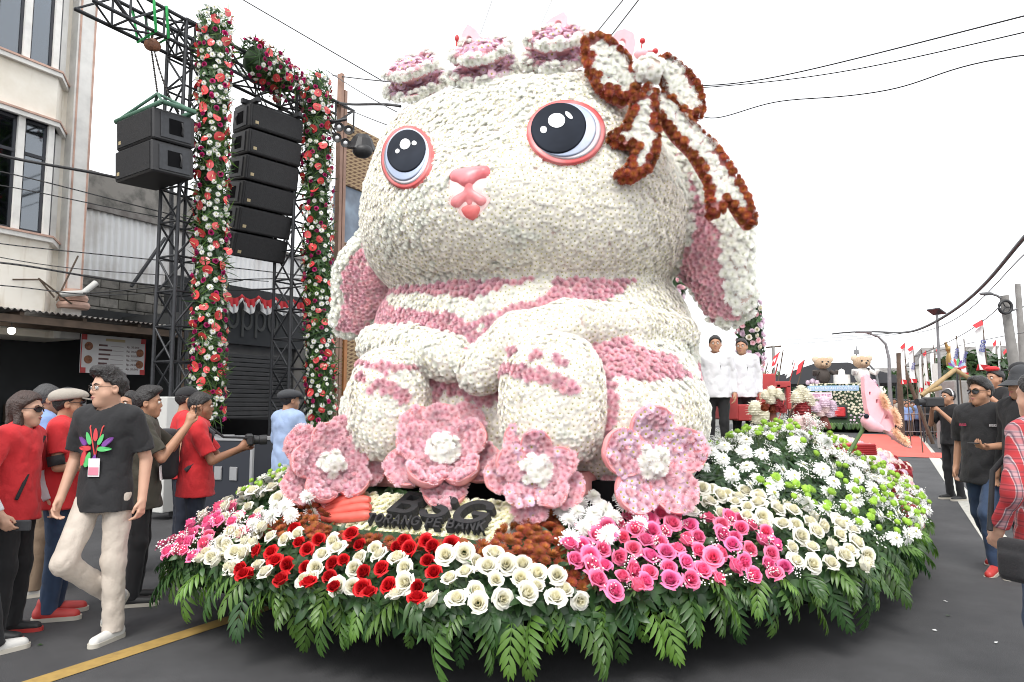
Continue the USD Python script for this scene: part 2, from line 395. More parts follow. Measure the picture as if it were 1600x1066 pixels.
M_LEAF = leafmat("rose_leaf", (0.022, 0.060, 0.020), (0.045, 0.105, 0.030))
M_STEM = plain("green_stem", (0.06, 0.11, 0.03), 0.6, ovary=0.2)
M_DRKMETAL = plain("dark_painted_steel", (0.035, 0.037, 0.042), 0.45, vary=0.3, scale=15, metallic=0.3)
M_BLACKPL = plain("black_plastic", (0.016, 0.016, 0.018), 0.5, vary=0.25, scale=20, bump=0.1, bscale=200)

M_ASPHALT = usdkit.material(stage, "/World/Looks/asphalt", {
    "g": ("geometry", {}), "n": ("noise_texture", {"scale": 0.7, "detail": 9.0, "roughness": 0.72}), "n2": ("noise_texture", {"scale": 260.0, "detail": 2.0}),
    "r": ("rgb_ramp", {"ramp": [(0.28, (0.036, 0.036, 0.039)), (0.5, (0.056, 0.056, 0.059)), (0.72, (0.082, 0.082, 0.086))]}), "r2": ("rgb_ramp", {"ramp": [(0.35, (0.62, 0.62, 0.62)), (0.7, (1.25, 1.25, 1.25))]}),
    "m": ("mix_color", {"blend_type": "multiply", "fac": 1.0, "use_clamp": False}), "b": ("bump", {"strength": 0.5, "distance": 0.006}), "p": ("principled_bsdf", {"roughness": 0.82, "specular_ior_level": 0.35})},
    [("g.position", "n.vector"), ("g.position", "n2.vector"), ("n.fac", "r.fac"), ("n2.fac", "r2.fac"), ("r.color", "m.a"), ("r2.color", "m.b"), ("m.result", "p.base_color"), ("n2.fac", "b.height"), ("b.normal", "p.normal")], surface="p.BSDF")
def paintmat(name, col, worn=0.45):
    return usdkit.material(stage, f"/World/Looks/{name}", {"g": ("geometry", {}), "n": ("noise_texture", {"scale": 14.0, "detail": 6.0, "roughness": 0.7}),
        "r": ("rgb_ramp", {"ramp": [(worn - 0.12, (0.10, 0.10, 0.10)), (worn, tuple(c * 0.8 for c in col)), (worn + 0.2, col)]}), "p": ("principled_bsdf", {"roughness": 0.8})},
        [("g.position", "n.vector"), ("n.fac", "r.fac"), ("r.color", "p.base_color")], surface="p.BSDF")
M_YLINE = paintmat("yellow_road_paint", (0.34, 0.22, 0.06), 0.38)
M_WLINE = paintmat("white_road_paint", (0.48, 0.47, 0.42), 0.40)
# ------------------------------------------------------------------ ground, road, painted lines
def sheet(pts, z, n=1):
    v = np.array([[p[0], p[1], z] for p in pts]); return trimesh.Trimesh(v, [[0, 1, 2], [0, 2, 3]], process=False)
M_FARGROUND = plain("far_ground", (0.12, 0.12, 0.11), 0.9, vary=0.4, scale=0.02)
single("ground", sheet([(-900, -300), (900, -300), (900, 1500), (-900, 1500)], -0.012), M_FARGROUND, "wide flat ground beyond the street", None, kind="structure", smooth=False)
def rquad(L0, L1, A0, A1, z):
    return trimesh.Trimesh(np.array([road(L0, A0, z), road(L1, A0, z), road(L1, A1, z), road(L0, A1, z)]), [[0, 1, 2], [0, 2, 3]], process=False)
single("road", rquad(-11.0, 16.0, -30, 420, 0.0), M_ASPHALT, "dark grey asphalt street under the float", None, kind="structure", smooth=False)
single("road_line", rquad(-4.22, -4.08, -30, 200, 0.004), M_YLINE, "worn yellow line along the left of the street", None, kind="structure", smooth=False)
single("road_line", rquad(0.80, 1.06, 8.2, 200, 0.004), M_WLINE, "worn white line along the right of the street", None, kind="structure", smooth=False)

# ------------------------------------------------------------------ blooms
def petals(n, r0, r1, width, z0, z1, curl=0.0, twist=0.0, seg=2, rng=None, jit=0.12, cup=0.0):
    """A ring of n petals from radius r0 to r1, rising from z0 to z1; each a narrow strip."""
    rng = rng or np.random.default_rng(3); V, Fc = [], []
    for i in range(n):
        a = 2 * np.pi * (i + rng.uniform(-jit, jit) * 2) / n + twist; L = 1 + rng.uniform(-jit, jit)
        ca, sa = np.cos(a), np.sin(a); k0 = len(V)
        for j in range(seg + 1):
            t = j / seg; r = r0 + (r1 * L - r0) * t; z = z0 + (z1 - z0) * t + curl * t * t * (1 + rng.uniform(-0.4, 0.4)); w = width * (0.45 + 0.9 * t - 0.75 * t ** 3)
            for sgn in (-1, 1): V.append([r * ca - sgn * w * sa, r * sa + sgn * w * ca, z + (cup * w if True else 0)])
        for j in range(seg):
            q = k0 + 2 * j; Fc += [[q, q + 2, q + 3], [q, q + 3, q + 1]]
    return trimesh.Trimesh(np.array(V), np.array(Fc), process=False)
def daisy(seed=1, r=0.040):
    g = np.random.default_rng(seed)
    return cat([petals(18, 0.004, r, 0.0062, 0.004, 0.006, 0.004, 0, 2, g), petals(15, 0.004, r * 0.80, 0.0058, 0.008, 0.013, 0.004, 0.2, 2, g), petals(12, 0.004, r * 0.55, 0.0052, 0.011, 0.018, 0.003, 0.4, 2, g)])
def dome_heart(r=0.0075, z=0.013, h=0.007):
    return lathe([(r, z - h), (r * 0.95, z), (r * 0.6, z + h * 0.6), (0, z + h * 0.8)], 7)
def pom(seed=1, r=0.04):
    g = np.random.default_rng(seed)
    return cat([petals(16, 0.004, r, 0.0062, 0.002, 0.006, 0.004, 0, 2, g), petals(14, 0.003, r * 0.85, 0.006, 0.006, 0.020, 0.004, 0.3, 2, g), petals(11, 0.003, r * 0.62, 0.0055, 0.010, 0.029, 0.002, 0.6, 2, g), petals(7, 0.002, r * 0.34, 0.005, 0.012, 0.034, 0, 0.2, 2, g)])
def spider(seed=1, r=0.062):
    g = np.random.default_rng(seed)
    return cat([petals(20, 0.006, r, 0.0062, 0.0, 0.006, -0.012, 0, 3, g), petals(18, 0.006, r * 0.88, 0.006, 0.008, 0.024, -0.008, 0.2, 3, g), petals(15, 0.005, r * 0.7, 0.006, 0.014, 0.038, -0.004, 0.4, 3, g), petals(12, 0.004, r * 0.5, 0.0055, 0.018, 0.046, 0.0, 0.1, 3, g), petals(8, 0.003, r * 0.26, 0.005, 0.022, 0.050, 0, 0.3, 2, g)])
def ballmum(seed=1, r=0.055):
    g = np.random.default_rng(seed); ms = []
    for k, el in enumerate(np.linspace(-0.5, 1.45, 8)):
        n = max(5, int(22 * math.cos(el))); rr = r * math.cos(el); z = r * math.sin(el)
        ms.append(petals(n, rr * 0.55, rr * 1.05 + 0.003, 0.009, z * 0.7, z + 0.001, -0.004 + 0.006 * (el > 0.8), k * 0.37, 2, g))
    core = ico((0, 0, 0), r * 0.8, 1)
    return cat(ms + [core])
def greenpom(seed=1, r=0.02):
    g = np.random.default_rng(seed); ms = [ico((0, 0, r * 0.15), r * 0.78, 1, (1, 1, 0.8))]
    for k, el in enumerate(np.linspace(-0.1, 1.3, 5)):
        n = max(5, int(15 * math.cos(el))); rr = r * math.cos(el)
        ms.append(petals(n, rr * 0.5, rr, 0.0032, r * 0.8 * math.sin(el) * 0.8, r * 0.8 * math.sin(el) + 0.001, 0, k * 0.4, 1, g))
    return cat(ms)
def rose(seed=1, r=0.036, openness=1.0):
    """A rose: a spiral of broad cupped petals with rolled edges round a tight bud."""
    g = np.random.default_rng(seed); V, Fc = [], []
    n = 17; gold = 2.399
    for i in range(n):
        t = i / (n - 1); a0 = i * gold + g.uniform(-0.15, 0.15)
        rad = 0.006 + (r * 0.74) * t ** 1.0 * openness; h = 0.044 - 0.016 * t * openness + g.uniform(-0.002, 0.002); half = 1.35 - 0.55 * t
        base = 0.004 + rad * 0.35; k0 = len(V); nu, nv = 5, 4
        for jv in range(nv + 1):
            s = jv / nv
            for ju in range(nu + 1):
                u = ju / nu * 2 - 1
                a = a0 + u * half * (0.55 + 0.45 * math.sin(min(1, s * 1.4) * 1.5))
                edge = 1 - 0.28 * abs(u) ** 2.5
                flare = (rad - base) * s ** 0.7 + t * openness * 0.012 * max(0, s - 0.55) / 0.45
                rr = base + flare; z = h * s * edge - t * openness * 0.010 * (max(0, s - 0.7) / 0.3) ** 2
                rr += 0.0012 * math.sin(u * 7 + i)
                V.append([rr * math.cos(a), rr * math.sin(a), z])
        for jv in range(nv):
            for ju in range(nu):
                q = k0 + jv * (nu + 1) + ju; Fc += [[q, q + 1, q + nu + 2], [q, q + nu + 2, q + nu + 1]]
    return trimesh.Trimesh(np.array(V), np.array(Fc), process=False)
def leafblade(L=0.05, W=0.022, fold=0.15, droop=0.3, seg=4):
    V, Fc = [], []
    for j in range(seg + 1):
        t = j / seg; w = W * 0.5 * math.sin(math.pi * min(1, 0.06 + t * 0.94)) ** 0.8 * (1.15 - 0.3 * t); x = L * t; z = -droop * L * t * t
        V += [[x, -w, z + fold * w], [x, 0, z], [x, w, z + fold * w]]
    for j in range(seg):
        q = 3 * j; Fc += [[q, q + 3, q + 4], [q, q + 4, q + 1], [q + 1, q + 4, q + 5], [q + 1, q + 5, q + 2]]
    return trimesh.Trimesh(np.array(V), np.array(Fc), process=False)
def turned(m, rz=0, ry=0, t=(0, 0, 0), s=1.0):
    m = m.copy(); m.apply_transform(mat4(trimesh.transformations.rotation_matrix(rz, [0, 0, 1])[:3, :3] @ trimesh.transformations.rotation_matrix(ry, [0, 1, 0])[:3, :3], t, s)); return m
def rose_parts(seed, m, op=1.0):
    leaves = cat([turned(leafblade(0.05, 0.026), a, 0.5, (0, 0, -0.03)) for a in np.array([0.3, 2.4, 4.4]) + seed])
    sep = cat([turned(leafblade(0.03, 0.009, droop=0.5), a, 0.1, (0, 0, 0.0)) for a in np.arange(5) * 1.256])
    return [("bloom", rose(seed, openness=op), m, 40), ("stem", cat([rod((0, 0, -0.12), (0, 0, 0.004), 0.003, 5), lathe([(0, -0.006), (0.009, 0.0), (0.011, 0.008)], 7), sep]), M_STEM, 30), ("leaf", leaves, M_LEAF, 40)]
def frond(seed=1, L=0.5):
    """A long lobed leaf: a midrib with pairs of strap lobes, curving down to its tip."""
    g = np.random.default_rng(seed); ms = []; n = 6
    xs = np.linspace(0.0, 1.0, 12); mid = lambda t: np.array([L * (t - 0.08 * t * t), 0, 0.10 * L * t - 0.34 * L * t * t])
    ms.append(tube([mid(t) for t in xs], np.linspace(0.0042, 0.0012, 12), 5))
    for i in range(n):
        t = 0.12 + 0.80 * i / (n - 1)
        for s in (-1, 1):
            ll = L * (0.40 + 0.14 * math.sin(math.pi * t)) * (1 - 0.42 * t) * g.uniform(0.88, 1.1); ang = s * (1.02 - 0.62 * t + g.uniform(-0.08, 0.08))
            b = leafblade(ll, 0.060 * (1 - 0.3 * t), fold=0.30, droop=g.uniform(0.18, 0.42), seg=4)
            ms.append(turned(b, ang, 0.12 + 0.38 * t, mid(t)))
    ms.append(turned(leafblade(L * 0.24, 0.026, 0.3, 0.3), 0, 0.6, mid(0.98)))
    return cat(ms)
WHITE_BLOOMS = [[(daisy(s, 0.036), M_WHITE, False), (dome_heart(0.0065, 0.014, 0.006), M_GHEART, True)] for s in (1, 2, 3)]
CREAM_BLOOMS = [[(daisy(s, 0.036), M_CREAM, False), (dome_heart(0.008), M_GHEART, True)] for s in (4, 5)]
FULL_BLOOMS = [[(pom(s), M_PURE, False)] for s in (1, 2)]
DUSTY_BLOOMS = [[(pom(s, 0.036), M_DUSTY, False)] for s in (3, 4)]
PINK_BLOOMS = [[(pom(s, 0.036), M_PINK, False)] for s in (3, 4)]
LILAC_BLOOMS = [[(daisy(s, 0.033), M_LILAC, False), (dome_heart(0.008), M_YOLK, True)] for s in (6, 7)]
RUST_BLOOMS = [[(pom(s, 0.042), M_RUST, False)] for s in (8, 9)]
# ------------------------------------------------------------------ the float's rabbit
DECK = 0.95
RC = np.array([0.22, 6.2, DECK]); RA = math.radians(-26)
RR = np.array([[math.cos(RA), -math.sin(RA), 0], [math.sin(RA), math.cos(RA), 0], [0, 0, 1.0]])
def r2w(p): return np.asarray(p, float) @ RR.T + RC
def w2r(p): return (np.asarray(p, float) - RC) @ RR
def f_head(P):
    a = sd_sup(P, (0.015, -0.24, 2.02), (1.32, 1.18, 0.70), 2.6); b = sd_quad(P, (-0.04, -0.14, 2.38), (1.18, 1.06, 0.80), 3.4)
    m = sd_ell(P, (0.0, -1.14, 2.0), (0.62, 0.42, 0.36))
    return smin(smin(a, b, 0.3), m, 0.25)
def f_body(P):
    b = sd_sup(P, (-0.06, 0, 0.62), (1.43, 1.32, 1.20), 3.4)
    th = sd_ell(P, (0.90, -0.58, 0.45), (0.66, 0.74, 0.58)); tl = sd_ell(P, (-0.80, -0.60, 0.45), (0.62, 0.72, 0.56))
    return smin(smin(b, th, 0.25), tl, 0.25)
def px2loc(px, py, yl):
    o, d = w2r(CAM), ray(px, py) @ RR; return o + d * ((yl - o[1]) / d[1])
ARMS = {"right": [(px2loc(752, 580, -1.40), .155), (px2loc(808, 530, -1.35), .16), (px2loc(890, 507, -1.12), .155), (px2loc(985, 512, -0.72), .16), (px2loc(1060, 525, -0.2), .15)],
        "left": [(px2loc(703, 560, -1.38), .155), (px2loc(645, 544, -1.27), .155), (px2loc(590, 540, -0.92), .16)]}
def f_arm(P, k):
    A = ARMS[k]; d = None
    for (a, r1), (b, r2) in zip(A[:-1], A[1:]):
        e = sd_cone(P, a, b, r1, r2); d = e if d is None else smin(d, e, 0.06)
    return d
FEET = {"right": ((0.735, -1.42, 0.575), (0.345, 0.28, 0.43)), "left": ((-0.54, -1.42, 0.54), (0.30, 0.27, 0.41))}
def f_foot(P, k):
    c, r = FEET[k]; return smin(sd_sup(P, c, r, 2.6), sd_cone(P, np.array(c) + (0, 0.2, -0.08), np.array(c) + (0.05 * np.sign(c[0]), 0.9, -0.1), 0.27, 0.30), 0.06)
EARS = {"right": [(1.15, 0.05, 2.78), (1.36, 0.0, 2.30), (1.53, -0.06, 1.80), (1.66, -0.10, 1.36)], "left": [(-1.10, 0.0, 2.55), (-1.36, -0.22, 2.2), (-1.58, -0.36, 1.75), (-1.72, -0.40, 1.38)]}
EARW = [0.20, 0.29, 0.31, 0.20]
EARN = {"right": unit(np.array([-0.22, -0.97, -0.05])), "left": unit(np.array([0.25, -0.97, 0.0]))}
def f_ear(P, k):
    pts = EARS[k]; n = EARN[k]; d = None
    Q = P + ((1 / 0.48 - 1) * ((P - np.array(pts[1])) @ n))[:, None] * n      # stretched along the ear's normal: a flat ear
    for i in range(3):
        a, b = np.array(pts[i]), np.array(pts[i + 1])
        a = a + (1 / 0.48 - 1) * ((a - np.array(pts[1])) @ n) * n; b = b + (1 / 0.48 - 1) * ((b - np.array(pts[1])) @ n) * n
        e = sd_cone(Q, a, b, EARW[i], EARW[i + 1]); d = e if d is None else smin(d, e, 0.08)
    return d * 0.6
def f_rabbit(P):
    d = smin(f_head(P), f_body(P), 0.06)
    for k in ("right", "left"):
        d = smin(d, f_arm(P, k), 0.035); d = smin(d, f_foot(P, k), 0.02); d = smin(d, f_ear(P, k), 0.05)
    return np.maximum(d, -P[:, 2])
def on_rabbit(px, py, f=f_rabbit):
    """Where the sight line of a photo pixel meets the rabbit, in the rabbit's own frame."""
    return marchn(f, w2r(CAM), ray(px, py) @ RR)[0][0]
def on_rabbit_many(pts, f=f_rabbit):
    return marchn(f, w2r(CAM), np.array([ray(*p) for p in pts]) @ RR)[0]
rv, rf = nets(f_rabbit, (-2.2, -2.0, -0.05), (2.1, 1.5, 3.55), 0.035)
rabbit = Thing("rabbit_figure", "giant white flower-covered rabbit with drooping ears sitting on the parade float", "rabbit sculpture", RC)
rabbit.part("body", (r2w(rv), rf), M_CREAMBASE, smooth=True)

def pxpoly(pts, f=f_rabbit):
    """Outline on the rabbit, as a flat polygon in its front view (its own x and z)."""
    q = on_rabbit_many(pts, f)
    return Polygon(q[:, [0, 2]]).buffer(0)
f_torso = lambda P: smin(f_body(P), np.minimum(f_arm(P, "right"), f_arm(P, "left")), 0.1)
PINK_AREAS = [pxpoly(p, f_torso) for p in (
    [(556, 494), (575, 470), (600, 440), (620, 405), (760, 395), (940, 395), (990, 412), (1002, 436), (955, 466), (885, 478), (820, 488), (748, 507), (738, 530), (736, 560), (720, 560), (722, 540), (714, 522), (690, 512), (640, 505), (575, 502)],
    [(535, 562), (545, 552), (570, 540), (600, 541), (660, 552), (700, 575), (730, 584), (758, 592), (760, 612), (690, 612), (662, 640), (655, 665), (648, 640), (640, 570), (600, 556), (556, 566)],
    [(756, 605), (764, 560), (795, 532), (842, 512), (880, 510), (940, 530), (1000, 547), (1066, 564), (1095, 574), (1090, 594), (1010, 596), (950, 592), (925, 606), (905, 562), (870, 538), (830, 532), (790, 550), (772, 600)])]
WHITE_AREAS = [pxpoly(p, f_torso) for p in (
    [(608, 463), (640, 458), (690, 460), (736, 470), (800, 446), (862, 437), (869, 452), (840, 466), (790, 484), (740, 506), (705, 490), (660, 486), (612, 482)],)]
PAD_AREAS = [pxpoly(p, f=lambda P: np.minimum(f_foot(P, "right"), f_foot(P, "left"))) for p in (
    [(556, 588), (568, 580), (580, 586), (574, 598), (560, 598)], [(596, 572), (612, 576), (610, 590), (596, 586)], [(568, 606), (590, 596), (618, 598), (640, 610), (648, 626), (630, 632), (612, 620), (590, 612), (572, 616)],
    [(792, 540), (810, 538), (812, 556), (796, 558)], [(826, 548), (846, 546), (850, 562), (832, 566)], [(866, 556), (888, 562), (886, 580), (866, 574)],
    [(776, 576), (800, 566), (840, 574), (880, 590), (904, 600), (900, 616), (876, 612), (850, 600), (812, 590), (782, 592)])]
EYE = {}
def ell_pts(cx, cy, rx, ry, rot, n=40):
    a = np.linspace(0, 2 * np.pi, n, endpoint=False); c, s = math.cos(rot), math.sin(rot)
    x, y = rx * np.cos(a), ry * np.sin(a); return [(cx + c * u - s * v, cy + s * u + c * v) for u, v in zip(x, y)]
EYEPX = {"left": [(639, 249, 39, 49, 0.12), (640, 249, 33.5, 43, 0.14), (640, 247, 31.5, 41, 0.16), (642, 243, 28.5, 34, 0.14)],
         "right": [(884, 211, 60, 50, -0.05), (884, 211, 52, 43, -0.03), (881, 210, 48, 41, -0.2), (872, 208, 42, 38.5, -0.5)]}
EYE_AREAS = [pxpoly(ell_pts(*EYEPX[k][0]), f=f_head) for k in EYEPX]
NOSE_AREA = pxpoly([(700, 282), (708, 268), (740, 261), (766, 264), (764, 286), (758, 296), (768, 312), (762, 322), (748, 338), (735, 346), (722, 340), (712, 326), (698, 318), (704, 300)], f=f_head)
shapely.prepare(EYE_AREAS); 

# the blooms on it
sp, sn, area = surf_sample(rv, rf, 250000)
toward = ((w2r(CAM) - sp) * sn).sum(1) / np.linalg.norm(w2r(CAM) - sp, axis=1)
ok = (toward > -0.45) & (sp[:, 2] > 0.02) & ~((sn[:, 2] < -0.75) & (sp[:, 2] < 0.3))
sp, sn = sp[ok], sn[ok]
front = sn[:, 1] < 0.25
inside = lambda polys: np.any([shapely.contains_xy(p, sp[:, 0], sp[:, 2]) for p in polys], axis=0)
headd, bodyd = f_head(sp), f_body(sp)
armd = np.minimum(f_arm(sp, "right"), f_arm(sp, "left")); footd = np.minimum(f_foot(sp, "right"), f_foot(sp, "left")); eard = np.minimum(f_ear(sp, "right"), f_ear(sp, "left"))
is_head = headd < 0.03
hole = is_head & front & (inside(EYE_AREAS) | inside([NOSE_AREA]))
outline = ((armd < 0.105) & (sp[:, 1] < -0.9)) | ((footd < 0.09) & (sp[:, 2] > 0.30) & (np.abs(sp[:, 0]) < 1.12) & (sp[:, 1] < -0.7))
pink = front & ~is_head & (armd > 0.012) & (footd > 0.012) & ((inside(PINK_AREAS) & ~inside(WHITE_AREAS)) | (outline & ~inside(WHITE_AREAS)))
pads = (footd < 0.02) & (sn[:, 1] < -0.3) & inside(PAD_AREAS)
earcol = np.zeros(len(sp), bool)
for k in EARS:                                   # the hollow of each ear is pink, its rim white
    d = f_ear(sp, k); q = sp; best = np.full(len(sp), 9.0); pts = np.array(EARS[k]); axis = unit(pts[-1] - pts[0]); side = np.cross(EARN[k], axis)
    mid = np.stack([np.interp(-q[:, 2], -pts[:, 2], pts[:, j]) for j in range(3)], 1); off = (q - mid) @ side; w = np.interp(-q[:, 2], -pts[:, 2], EARW)
    rim = off * (1 if k == "right" else 1)
    e = (d < 0.02) & (sn @ EARN[k] > 0.2) & (q[:, 2] > pts[-1, 2] - 0.16) & ~is_head
    out = off * np.sign(side[0]) * (1 if k == "right" else -1)
    e &= out < w - (0.17 if k == "right" else 0.14)
    earcol |= e
isp = (pink | pads | earcol) & ~hole
sp, sn, isp = sp[~hole], sn[~hole], isp[~hole]
big = (f_ear(sp, "right") < 0.02) | (f_ear(sp, "left") < 0.02)
keep = poisson(sp, np.where(isp, 0.032, np.where(big, 0.048, 0.030)))
bp, bn, bpink, bbig = sp[keep], sn[keep], isp[keep], big[keep]
full = meshkit.noise(bp * 1.3, 5) > 0.48
idx = np.where(bpink, RNG.integers(0, 2, len(bp)) + 5, np.where(bbig | (full & (RNG.random(len(bp)) < 0.35)), RNG.integers(0, 2, len(bp)) + 3, RNG.integers(0, 3, len(bp))))
sc = RNG.uniform(0.88, 1.12, len(bp)) * np.where(bbig & ~bpink, 1.35, 1.0) * np.where(bpink, 0.90, np.where(bbig, 1.0, 0.88))
Rl = frames(bn @ RR.T, RNG.uniform(0, 6.28, len(bp)), 0.12)
wp = r2w(bp + bn * RNG.uniform(-0.004, 0.004, (len(bp), 1)))
protos = WHITE_BLOOMS + [[(pom(s, 0.034), M_PURE, False)] for s in (1, 2)] + DUSTY_BLOOMS
# the 300 that show largest are parts of their own, the rest one mass
dist = np.linalg.norm(wp - CAM, axis=1); facing = ((CAM - wp) * (bn @ RR.T)).sum(1) / dist
size = np.where(facing > 0.25, facing / dist, 0) * (bp[:, 2] > 0.15)
first = np.argsort(-size)[:300]; mask = np.zeros(len(bp), bool); mask[first] = True
RABBIT_PROTO = []
for k, pr in enumerate(protos):
    RABBIT_PROTO.append(proto("rabbit_bloom", [("petals" if j == 0 else "heart", m, mt, s) for j, (m, mt, s) in enumerate(pr)]))
for i in first:
    pp = f"{rabbit.path}/" + numbered(rabbit.path, "chrysanthemum")
    M = mat4(Rl[i], wp[i] - RC, sc[i])
    o = UsdGeom.Mesh.Define(stage, pp); set_m(o.GetPrim(), M); o.GetPrim().GetReferences().AddInternalReference(RABBIT_PROTO[idx[i]] + "/petals")
    if len(protos[idx[i]]) > 1:
        h = UsdGeom.Mesh.Define(stage, pp + "/heart"); h.GetPrim().GetReferences().AddInternalReference(RABBIT_PROTO[idx[i]] + "/heart")
instancer(rabbit.path + "/chrysanthemum_cover", protos, idx[~mask], Rl[~mask], wp[~mask], sc[~mask], RC)

# eyes, nose and mouth
def on_head_patch(poly_px, lift, dome, n=14, f=f_head, lens=None):
    """A smooth shield lying on the head inside an outline given by photo pixels: rings from its centre to its rim."""
    c = np.mean(poly_px, axis=0); V = []; m = len(poly_px)
    Q = np.array([c + (np.array(p) - c) * (j / n) for j in range(n + 1) for p in poly_px]); T = np.repeat(np.arange(n + 1) / n, m)
    S = on_rabbit_many(Q, f); G = unit(np.stack([f(S + d) - f(S - d) for d in np.eye(3) * 0.03], 1))
    if lens is not None:
        cx_, cy_, rx_, ry_, ro_ = lens; dx, dy = Q[:, 0] - cx_, Q[:, 1] - cy_; c_, s_ = math.cos(ro_), math.sin(ro_)
        T = np.clip(np.hypot((c_ * dx + s_ * dy) / rx_, (-s_ * dx + c_ * dy) / ry_), 0, 1)
    V = S + G * (lift + dome * (1 - T * T))[:, None]
    F = []
    for j in range(n):
        for i in range(m):
            k = (i + 1) % m; F += [[j * m + i, (j + 1) * m + i, (j + 1) * m + k], [j * m + i, (j + 1) * m + k, j * m + k]]
    rim0 = len(V); last = V[n * m:]
    back = last - unit(last - last.mean(0)) * 0.0 + 0.0
    dirn = unit(w2r(r2w(last.mean(0))) - np.array([0, 0.0, 2.3]))
    V = np.vstack([V, last - dirn * 0.09])
    for i in range(m):
        k = (i + 1) % m; F += [[n * m + i, rim0 + i, rim0 + k], [n * m + i, rim0 + k, n * m + k]]
    return r2w(V), np.array(F)[:, ::-1]
def paintnoise(name, a, b, scale=3.0):
    return plain(name, a, 0.35, dirt=b, scale=scale, bump=0.06, bscale=30)
M_EYERED = paintnoise("eye_red_rim", (0.62, 0.10, 0.10), (0.70, 0.26, 0.26)); M_EYEWHITE = paintnoise("eye_white", (0.74, 0.72, 0.76), (0.74, 0.52, 0.55)); M_EYEBLUE = paintnoise("eye_pale_blue", (0.36, 0.42, 0.56), (0.62, 0.64, 0.72), 2.5)
M_PUPIL = plain("eye_black", (0.016, 0.020, 0.030), 0.75, vary=0.3, scale=4, spec=0.15); M_GLINT = plain("eye_glint", (0.85, 0.85, 0.85), 0.4)
HILITE = {"left": [(642, 235, 7.5, 9.5, 0), (655, 234, 3.2, 4.2, 0), (631, 246, 3, 3.8, 0)], "right": [(870, 199, 12.5, 11.5, 0), (850, 213, 5, 5.5, 0), (888, 191, 3.2, 7.5, -0.7)]}
for k in ("left", "right"):
    e = EYEPX[k]
    p = rabbit.part("eye", on_head_patch(np.array(ell_pts(*e[0])), 0.030, 0.030, lens=e[0]), M_EYERED, smooth=60)
    for nm_, i_, m_ in (("eyeball", 1, M_EYEWHITE), ("iris", 2, M_EYEBLUE), ("pupil", 3, M_PUPIL)):
        rabbit.part(nm_, on_head_patch(np.array(ell_pts(*e[i_])), 0.030 + 0.0035 * i_, 0.030, lens=e[0]), m_, smooth=60, parent=p)
    for h in HILITE[k]:
        rabbit.part("glint", on_head_patch(np.array(ell_pts(*h, n=18)), 0.044, 0.030, 4, lens=e[0]), M_GLINT, smooth=60, parent=p)
def headpt(px, py, lift=0.0):
    s = on_rabbit(px, py, f_head); return s + np.array([0, 0.022 - lift, 0])
def f_nose(P):
    d = smin(sd_cone(P, headpt(713, 276, .0), headpt(754, 271, .0), 0.060, 0.060), sd_cone(P, headpt(731, 284, .01), headpt(733, 296, -.01), 0.055, 0.03), 0.06)
    return d
def f_mouth(P):
    l = smin(sd_cone(P, headpt(730, 303, .0), headpt(714, 315, .004), 0.045, 0.050), sd_cone(P, headpt(714, 316, .0), headpt(702, 317, .005), 0.04, 0.022), 0.02)
    r = smin(sd_cone(P, headpt(736, 303, .0), headpt(751, 313, .004), 0.045, 0.045), sd_cone(P, headpt(751, 314, .0), headpt(766, 309, .005), 0.036, 0.018), 0.02)
    m = sd_cone(P, headpt(733, 288, .022), headpt(734, 318, .012), 0.034, 0.028)
    return smin(smin(l, r, 0.012), m, 0.015)
def f_tongue(P):
    return smin(sd_cone(P, headpt(722, 324, -.01), headpt(750, 320, -.01), 0.035, 0.03), sd_ell(P, headpt(735, 330, -.005), (0.07, 0.05, 0.062)), 0.05)
rabbit.part("muzzle_patch", on_head_patch(np.array([(703, 282), (712, 268), (740, 262), (764, 265), (764, 284), (756, 298), (768, 312), (760, 324), (748, 337), (735, 344), (722, 338), (712, 326), (700, 318), (706, 300)]), 0.012, 0.0, 6), plain("muzzle_paint", (0.78, 0.50, 0.49), 0.5, dirt=(0.80, 0.70, 0.66), scale=4), smooth=60)
nb = headpt(734, 300)
M_NOSE = plain("nose_pink_paint", (0.70, 0.22, 0.24), 0.35, dirt=(0.62, 0.11, 0.12), scale=5, bump=0.08, bscale=30); M_LIP = plain("lip_pink_paint", (0.74, 0.30, 0.31), 0.35, dirt=(0.66, 0.14, 0.15), scale=4, bump=0.08, bscale=30); M_TONGUE = plain("tongue_coral_paint", (0.66, 0.13, 0.13), 0.35, dirt=(0.72, 0.24, 0.22), scale=6)
for nm, f, m in (("nose", f_nose, M_NOSE), ("lip", f_mouth, M_LIP), ("tongue", f_tongue, M_TONGUE)):
    v, f_ = nets(f, nb - 0.36, nb + 0.36, 0.012); rabbit.part(nm, (r2w(v), f_), m, smooth=True)
# ------------------------------------------------------------------ the float: deck, planted banks, fringe of leaves
def rounded(L0, L1, A0, A1, r):
    return Polygon([(L0, A0), (L1, A0), (L1, A1), (L0, A1)]).buffer(-r).buffer(r, quad_segs=12)
OUT = Polygon([(-4.6, 3.7), (-4.35, 3.15), (-3.3, 2.98), (-2.0, 3.02), (-1.5, 3.42), (-0.95, 4.08), (-0.25, 4.8), (0.0, 5.8), (0.10, 7.0), (0.10, 13.2), (-4.6, 13.2)]).buffer(0.3, quad_segs=8).buffer(-0.6, quad_segs=8).buffer(0.3, quad_segs=8)
OUT_RING = np.array(OUT.exterior.coords)[:-1]
_ring = shapely.LinearRing(OUT_RING); shapely.prepare(OUT)
def edge_d(L, A):
    p = shapely.points(L, A); return shapely.distance(_ring, p) * np.where(shapely.contains(OUT, p), 1, -1)
def sstep(x, a, b):
    t = np.clip((x - a) / (b - a), 0, 1); return t * t * (3 - 2 * t)
